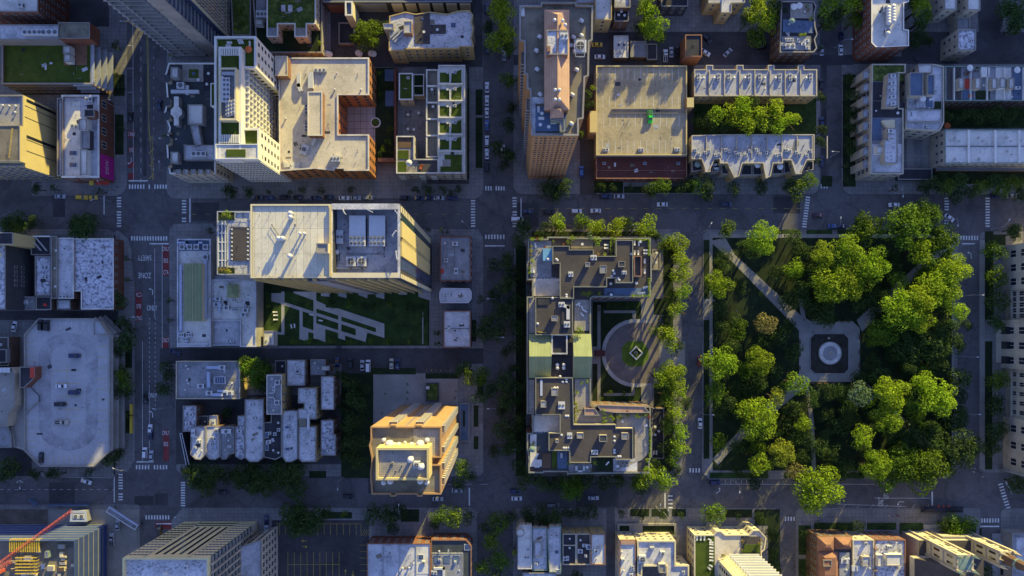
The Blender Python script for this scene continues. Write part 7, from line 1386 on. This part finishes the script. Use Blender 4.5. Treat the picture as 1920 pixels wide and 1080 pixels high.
# low shaded trees that close the canopy of the park
fr = random.Random(17); have = [(1700,425,40),(1590,480,60),(1555,662,62),(1410,570,34),(1425,545,26)]; fill = {'top left':[],'top right':[],'bottom right':[],'bottom left':[]}
def nearpath(x, y):
    for (ax,ay,bx,by) in ((1345,455,1510,605),(1610,608,1784,450),(1352,865,1512,708),(1610,708,1775,878)):
        t = max(0,min(1,((x-ax)*(bx-ax)+(y-ay)*(by-ay))/((bx-ax)**2+(by-ay)**2))); dd = math.hypot(x-ax-t*(bx-ax), y-ay-t*(by-ay))
        if dd < (22 if t > .35 and ax != 1345 and t < .9 else 27) and not (ax == 1610 and by > 700) and not (ax == 1352 and .3 < t < .9): return True
    return False
for _ in range(900):
    x, y = fr.uniform(1345,1780), fr.uniform(455,885); r0 = fr.uniform(17,27)
    if nearpath(x,y) or any(math.hypot(x-a,y-b) < (r0+c)*.72 for a,b,c in have): continue
    have.append((x,y,r0)); fill[('top' if y < 662 else 'bottom')+(' left' if x < 1555 else ' right')].append((round(x),round(y),r0,fr.uniform(6,9),fr.choice('dddm')))
for k, v in fill.items(): trees(f'in the low shaded understorey, {k} of the park', v)
plant_trees()
# ================================================================ park furniture
f = empty('fountain', tuple(P(1555,662)), 'round grey stone fountain basin with a central jet pedestal in the park', 'fountain')
o = MB(); o.cyl((0,0,.1),5.1,.75,40,'concrete_plain'); o.build('basin', None, f); o = MB(); o.cyl((0,0,.86),4.7,.03,40,'dry_floor'); o.build('dry_floor', None, f)  # pale disc inside is the dry concrete floor of the basin
o = MB(); o.cyl((0,0,.86),3.2,.12,32,'concrete_plain',3.1); o.cyl((0,0,.98),2.9,.02,32,'grey_roof'); o.cyl((.2,0,.98),1.1,.35,16,'stone',.8); o.cyl((.2,0,1.2),.35,1.0,12,'stone',.25); o.cyl((.2,0,2.1),.6,.2,16,'concrete_plain',.75); o.build('pedestal', None, f)
o = MB(); p = W([(1526,626),(1582,626),(1590,634),(1590,692),(1582,700),(1526,700),(1518,692),(1518,634)]); c = P(1555,662)
for i in range(8):
    a, d = Vector((*p[i],0)), Vector((*p[(i+1)%8],0)); n = max(2,int((d-a).length/1.8))
    o.bar(a+Vector((0,0,.9)), d+Vector((0,0,.9)), .06,'metal_grey'); o.bar(a+Vector((0,0,.5)), d+Vector((0,0,.5)), .04,'metal_grey')
    for k in range(n): q = a+(d-a)*k/n; o.bar(q, q+Vector((0,0,1.0)), .06,'metal_grey')
fe = o.build('garden_fence', None, None, (c.x,c.y,.1)); fe.location = (c.x,c.y,.1); tag(fe, 'low grey metal fence with cut corners round the fountain bed', 'fence')
o = MB(); o.box((0,0,0),(1.0,1.0,.5),'concrete_plain'); o.box((0,0,.5),(.7,.7,.5),'stone',0,.6); pm = o.build('memorial_stone', None); p = P(1553,634); pm.location = (p.x,p.y,.2); tag(pm,'small square memorial stone between the fountain and its fence','monument')
def _bench():
    b = MB(); b.box((0,0,.42),(1.8,.5,.06),'wood_deck'); b.box((0,.24,.5),(1.8,.06,.45),'wood_deck')
    for x in (-.8,.8): b.box((x,0,0),(.08,.5,.42),'metal_dark')
    return b.mesh('bench')
bs = [(1522,718,180),(1535,718,180),(1548,718,180),(1561,718,180),(1574,718,180),(1499,640,90),(1499,665,90),(1499,690,90),(1610,632,-90),(1610,660,-90),(1610,685,-90),(1565,603,0),(1578,603,0)]
for i,(x,y,r_) in enumerate(sorted(bs)):
    o = bpy.data.objects.new('park_bench', shared('bench', _bench)); link(o); p = P(x,y); o.location = (p.x,p.y,.27); o.rotation_euler = (0,0,R_(r_)); tag(o, f'{ORD[i]} wooden park bench from the left around the fountain square','bench','benches around the fountain square')
# people
def person_mesh():
    me = bpy.data.meshes.new('body'); J = [((0,0,.95),.16),((0,0,1.2),.15),((0,0,1.42),.13),((0,0,1.52),.06),((0,.01,1.66),.11),((.09,0,.9),.10),((.11,.10,.48),.065),((.11,0,.08),.05),((.11,.14,.04),.04),((-.09,0,.9),.10),((-.11,-.08,.48),.065),((-.11,-.22,.10),.05),((-.11,-.08,.05),.04),((.2,0,1.4),.06),((.26,.0,1.12),.045),((.25,.14,.90),.035),((-.2,0,1.4),.06),((-.26,-.03,1.12),.045),((-.26,.04,.88),.035)]
    E_ = [(0,1),(1,2),(2,3),(3,4),(0,5),(5,6),(6,7),(7,8),(0,9),(9,10),(10,11),(11,12),(2,13),(13,14),(14,15),(2,16),(16,17),(17,18)]
    me.from_pydata([j[0] for j in J], E_, []); o = bpy.data.objects.new('tmp', me); COL.objects.link(o); md = o.modifiers.new('s','SKIN')
    for v, j in zip(me.skin_vertices[0].data, J): v.radius = (j[1], j[1]*.8)
    me.skin_vertices[0].data[0].use_root = True; o.modifiers.new('u','SUBSURF').levels = 1; bpy.context.view_layer.update()
    dg = bpy.context.evaluated_depsgraph_get(); m = bpy.data.meshes.new_from_object(o.evaluated_get(dg)); bpy.data.objects.remove(o)
    m.materials.clear(); m.materials.append(M['cloth']); m.materials.append(M['skin'])
    for p in m.polygons: p.material_index = 1 if p.center.z > 1.5 or (p.center.z < 1.0 and abs(p.center.x) > .2) else 0
    return m
PM = person_mesh()
def hair():
    b = MB(); b.cyl((0,0,1.68),.12,.1,10,'tar_roof',.06); return b.mesh('hair')
PC = {'white':(.6,.6,.6),'blue':(.08,.14,.45),'red':(.4,.04,.04),'dark':(.03,.03,.04),'grey':(.2,.2,.22),'yellow':(.55,.5,.05)}
def people(where, lst, act):
    n = len(lst)
    for i,(x,y,r_,c) in enumerate(sorted(lst)):
        p = P(x,y); root = empty('person', (p.x,p.y,.13), fit(f'person in {c} clothes {act} {where}' + (f', {ORD[i]} from the left' if n > 1 else ''), f'{ORD[i]} person from left {act} {where}, {c} clothes'), 'person', ('people '+where) if n > 1 else None, R_(r_))
        q = inst('body', PM, root, (0,0,0)); q.color = (*PC[c],1); inst('hair', shared('hair', hair), root, (0,0,0))
people('on the park lawn at the upper left',[(1447,522,20,'white'),(1450,526,80,'blue'),(1444,525,120,'dark')],'standing'); people('on the park lawn left of the blond tree',[(1380,584,30,'blue')],'standing')
people('at the lower right corner of the park',[(1825,878,20,'white'),(1829,882,60,'dark'),(1833,877,200,'grey'),(1823,884,300,'white'),(1836,885,100,'dark'),(1840,893,20,'white')],'walking')
people('on the church pavement',[(1665,966,90,'white'),(1671,967,90,'blue'),(1678,966,-90,'red'),(1682,966,90,'dark'),(1539,969,10,'yellow'),(1558,968,90,'blue'),(1502,977,90,'blue')],'walking'); people('beside the fountain fence',[(1517,623,0,'white'),(1523,622,90,'dark'),(1506,600,90,'dark')],'standing')
people('on the corner pavements of the left crossing',[(222,352,0,'dark'),(355,352,20,'grey'),(365,448,0,'dark'),(208,430,0,'dark'),(322,420,40,'grey')],'walking')
# ================================================================ cars
cars('on the avenue at the upper left',[(244,218,90,'black','sedan'),(298,196,90,'dark blue','sedan')]); cars('at the left end kerb of the upper street',[(112,368,0,'silver','sedan'),(152,370,0,'yellow','suv'),(172,370,0,'yellow','sedan')])
cars('on the lower part of the left avenue',[(272,747,90,'black','sedan'),(281,806,90,'white','sedan'),(282,815,90,'dark blue','sedan'),(271,849,90,'white','suv'),(283,855,90,'silver','sedan'),(298,994,90,'black','suv')]); cars('turning out of the alley by the left avenue',[(327,660,-20,'dark blue','sedan')])
cars('parked in the row under the beige roof',[(487,371,0,'black','sedan'),(505,371,0,'dark blue','sedan'),(534,370,0,'black','suv'),(559,370,0,'black','sedan'),(592,371,0,'dark blue','sedan'),(616,370,0,'black','sedan'),(645,371,0,'white','sedan'),(667,371,0,'silver','sedan'),(690,371,0,'grey','suv'),(760,371,0,'black','suv'),(785,371,0,'dark blue','sedan'),(804,371,0,'dark blue','sedan'),(823,371,0,'silver','sedan'),(848,371,0,'dark blue','suv')])
cars('parked beside the green decked townhouses',[(913,163,90,'white','sedan'),(913,188,90,'white','sedan'),(913,211,90,'white','sedan'),(913,234,90,'blue','sedan'),(913,264,90,'white','suv'),(913,288,90,'white','sedan'),(913,312,90,'black','suv'),(914,90,90,'dark blue','sedan'),(913,15,90,'dark blue','suv'),(943,281,90,'white','sedan'),(945,103,90,'silver','sedan')])
cars('driving on the wide upper street',[(970,411,0,'white','van'),(990,396,0,'dark blue','sedan'),(1030,398,0,'black','suv'),(1081,396,0,'white','suv'),(1117,395,180,'white','sedan'),(1242,383,180,'white','sedan'),(1362,383,0,'dark blue','sedan'),(1535,403,0,'maroon','sedan'),(1677,384,180,'white','sedan'),(1781,408,-35,'white','sedan')])
cars('stopped at the kerb under the maroon roof',[(1136,368,0,'dark blue','suv'),(1161,368,0,'silver','sedan')]); cars('parked under the park trees, upper street',[(1563,424,0,'blue','sedan'),(1578,424,0,'dark blue','sedan')]); cars('parked at the upper street right end',[(1798,367,0,'silver','suv'),(1870,367,0,'dark blue','sedan'),(1898,367,0,'beige','sedan')])
cars('in the top centre yards',[(1120,83,0,'yellow','sedan'),(1125,106,0,'white','sedan'),(1248,104,90,'white','pickup'),(1259,97,90,'silver','sedan'),(1271,95,90,'black','sedan'),(1323,98,-30,'white','sedan'),(1325,72,-45,'black','suv'),(1365,98,45,'silver','sedan'),(1428,88,0,'black','suv')])
cars('parked on the top right street',[(1541,94,90,'silver','sedan'),(1577,93,90,'white','sedan'),(1578,68,90,'dark blue','sedan'),(1540,157,90,'black','sedan'),(1541,229,90,'dark blue','sedan'),(1541,302,90,'dark blue','sedan')])
cars('parked off the alley above the plaza',[(657,681,90,'black','suv'),(679,685,90,'silver','sedan'),(690,686,90,'white','van'),(734,682,90,'beige','sedan'),(745,683,90,'dark blue','sedan'),(632,680,90,'dark blue','sedan')],z=.14)
cars('driving on the lower street',[(161,903,-20,'white','sedan'),(418,924,0,'black','sedan'),(653,931,0,'black','suv'),(821,936,0,'silver','sedan'),(857,920,0,'silver','sedan'),(969,935,0,'white','sedan'),(1113,934,0,'silver','sedan'),(1037,947,0,'grey','van'),(1341,905,0,'dark blue','suv'),(966,921,0,'dark blue','suv')])
cars('on the street between the block and the park',[(1313,794,90,'white','sedan'),(1312,677,90,'red','sedan')]); cars('parked left of the yellow lined lot',[(499,994,90,'silver','sedan'),(499,1038,90,'blue','sedan'),(499,1058,90,'black','suv'),(499,975,90,'dark blue','sedan')])
cars('parked right of the church',[(1882,1028,90,'teal','suv'),(1882,1048,90,'dark blue','sedan'),(1882,1068,90,'black','suv')]); cars('parked in the drive left of the red garage front',[(1090,321,90,'blue','suv')],z=.2); cars('in the yard at the left edge beside the garage',[(26,612,80,'white','sedan')],z=.14)
cars('parked in the construction yard',[(209,1012,90,'silver','pickup'),(220,985,90,'silver','sedan')],z=.45)
# ================================================================ street lamps and signals
lamps('on the street between block and park',[(1330,565,180),(1312,773,0)]); lamps('along the library avenue',[(1803,555,0),(1793,668,0),(1797,772,0)]); lamps('along the left avenue',[(262,57,180),(215,200,0),(333,270,180),(258,595,0),(322,762,180)])
lamps('on the left crossing',[(213,359,120),(318,326,90),(208,378,200)]); lamps('along the lower street',[(643,895,-90),(65,893,-90),(754,950,90),(1374,900,-90),(1244,960,90),(1230,950,90),(360,955,200),(248,875,160)]); lamps('along the wide upper street',[(1671,362,-90),(1558,428,90),(880,430,140),(1180,440,90),(1316,436,60),(1771,415,-90),(1858,430,60)])
lamps('along the centre avenue',[(930,562,180),(930,632,0),(1005,280,180),(930,762,180),(1557,294,180),(1565,90,0)])
# construction barrier and yellow post strip
o = MB(); a, c = P(248,757), P(248,812); o.box(((a.x+c.x)/2,(a.y+c.y)/2,0),(.9,abs(a.y-c.y),1.1),'steel_yellow'); q = o.build('water_barrier', None, None, (a.x,(a.y+c.y)/2,0)); q.location = (a.x,(a.y+c.y)/2,.12); tag(q,'long bright yellow barrier strip along the left avenue pavement','barrier')
def _bin():
    b = MB(); b.box((0,0,0),(1.8,1.2,1.2),'blue_deck'); b.box((0,0,1.2),(1.85,1.25,.12),'metal_dark',0,.9); return b.mesh('bin')
for i,(x,y,r_,wh) in enumerate(((1279,100,90,'left of the dark roofed brick house'),(862,652,0,'at the alley corner below the pale blue-grey roof'),(636,650,0,'on the alley below the lawn garden'),(96,581,90,'in the alley above the cut corner garage'),(1470,116,0,'in the alley above the upper grey row'),(1718,112,0,'in the alley above the pale stepped complex'))):
    o = bpy.data.objects.new('dumpster', shared('bin', _bin)); link(o); p = P(x,y); o.location = (p.x,p.y,.15); o.rotation_euler = (0,0,R_(r_)); tag(o,'blue dumpster '+wh,'dumpster')
furn('lounger','on the lawn garden behind the cream roofed tower',.2,[(516,585,90),(517,591,90),(517,599,90),(546,612,10),(552,611,0),(601,601,80),(584,590,80)]); furn('patio_table','in the dark court beside the small lawn roofed house',.3,[(765,215),(765,242),(776,243),(785,212)]); furn('patio_chair','in the dark court beside the small lawn roofed house',.3,[(761,210,0),(770,210,40),(761,219,10),(770,220,0),(761,237,10),(770,248,0),(788,217,0),(787,240,90)]); furn('parasol','beside the large court tree near the top left',.3,[(673,102),(676,104),(697,103),(702,104),(614,103),(620,105)])
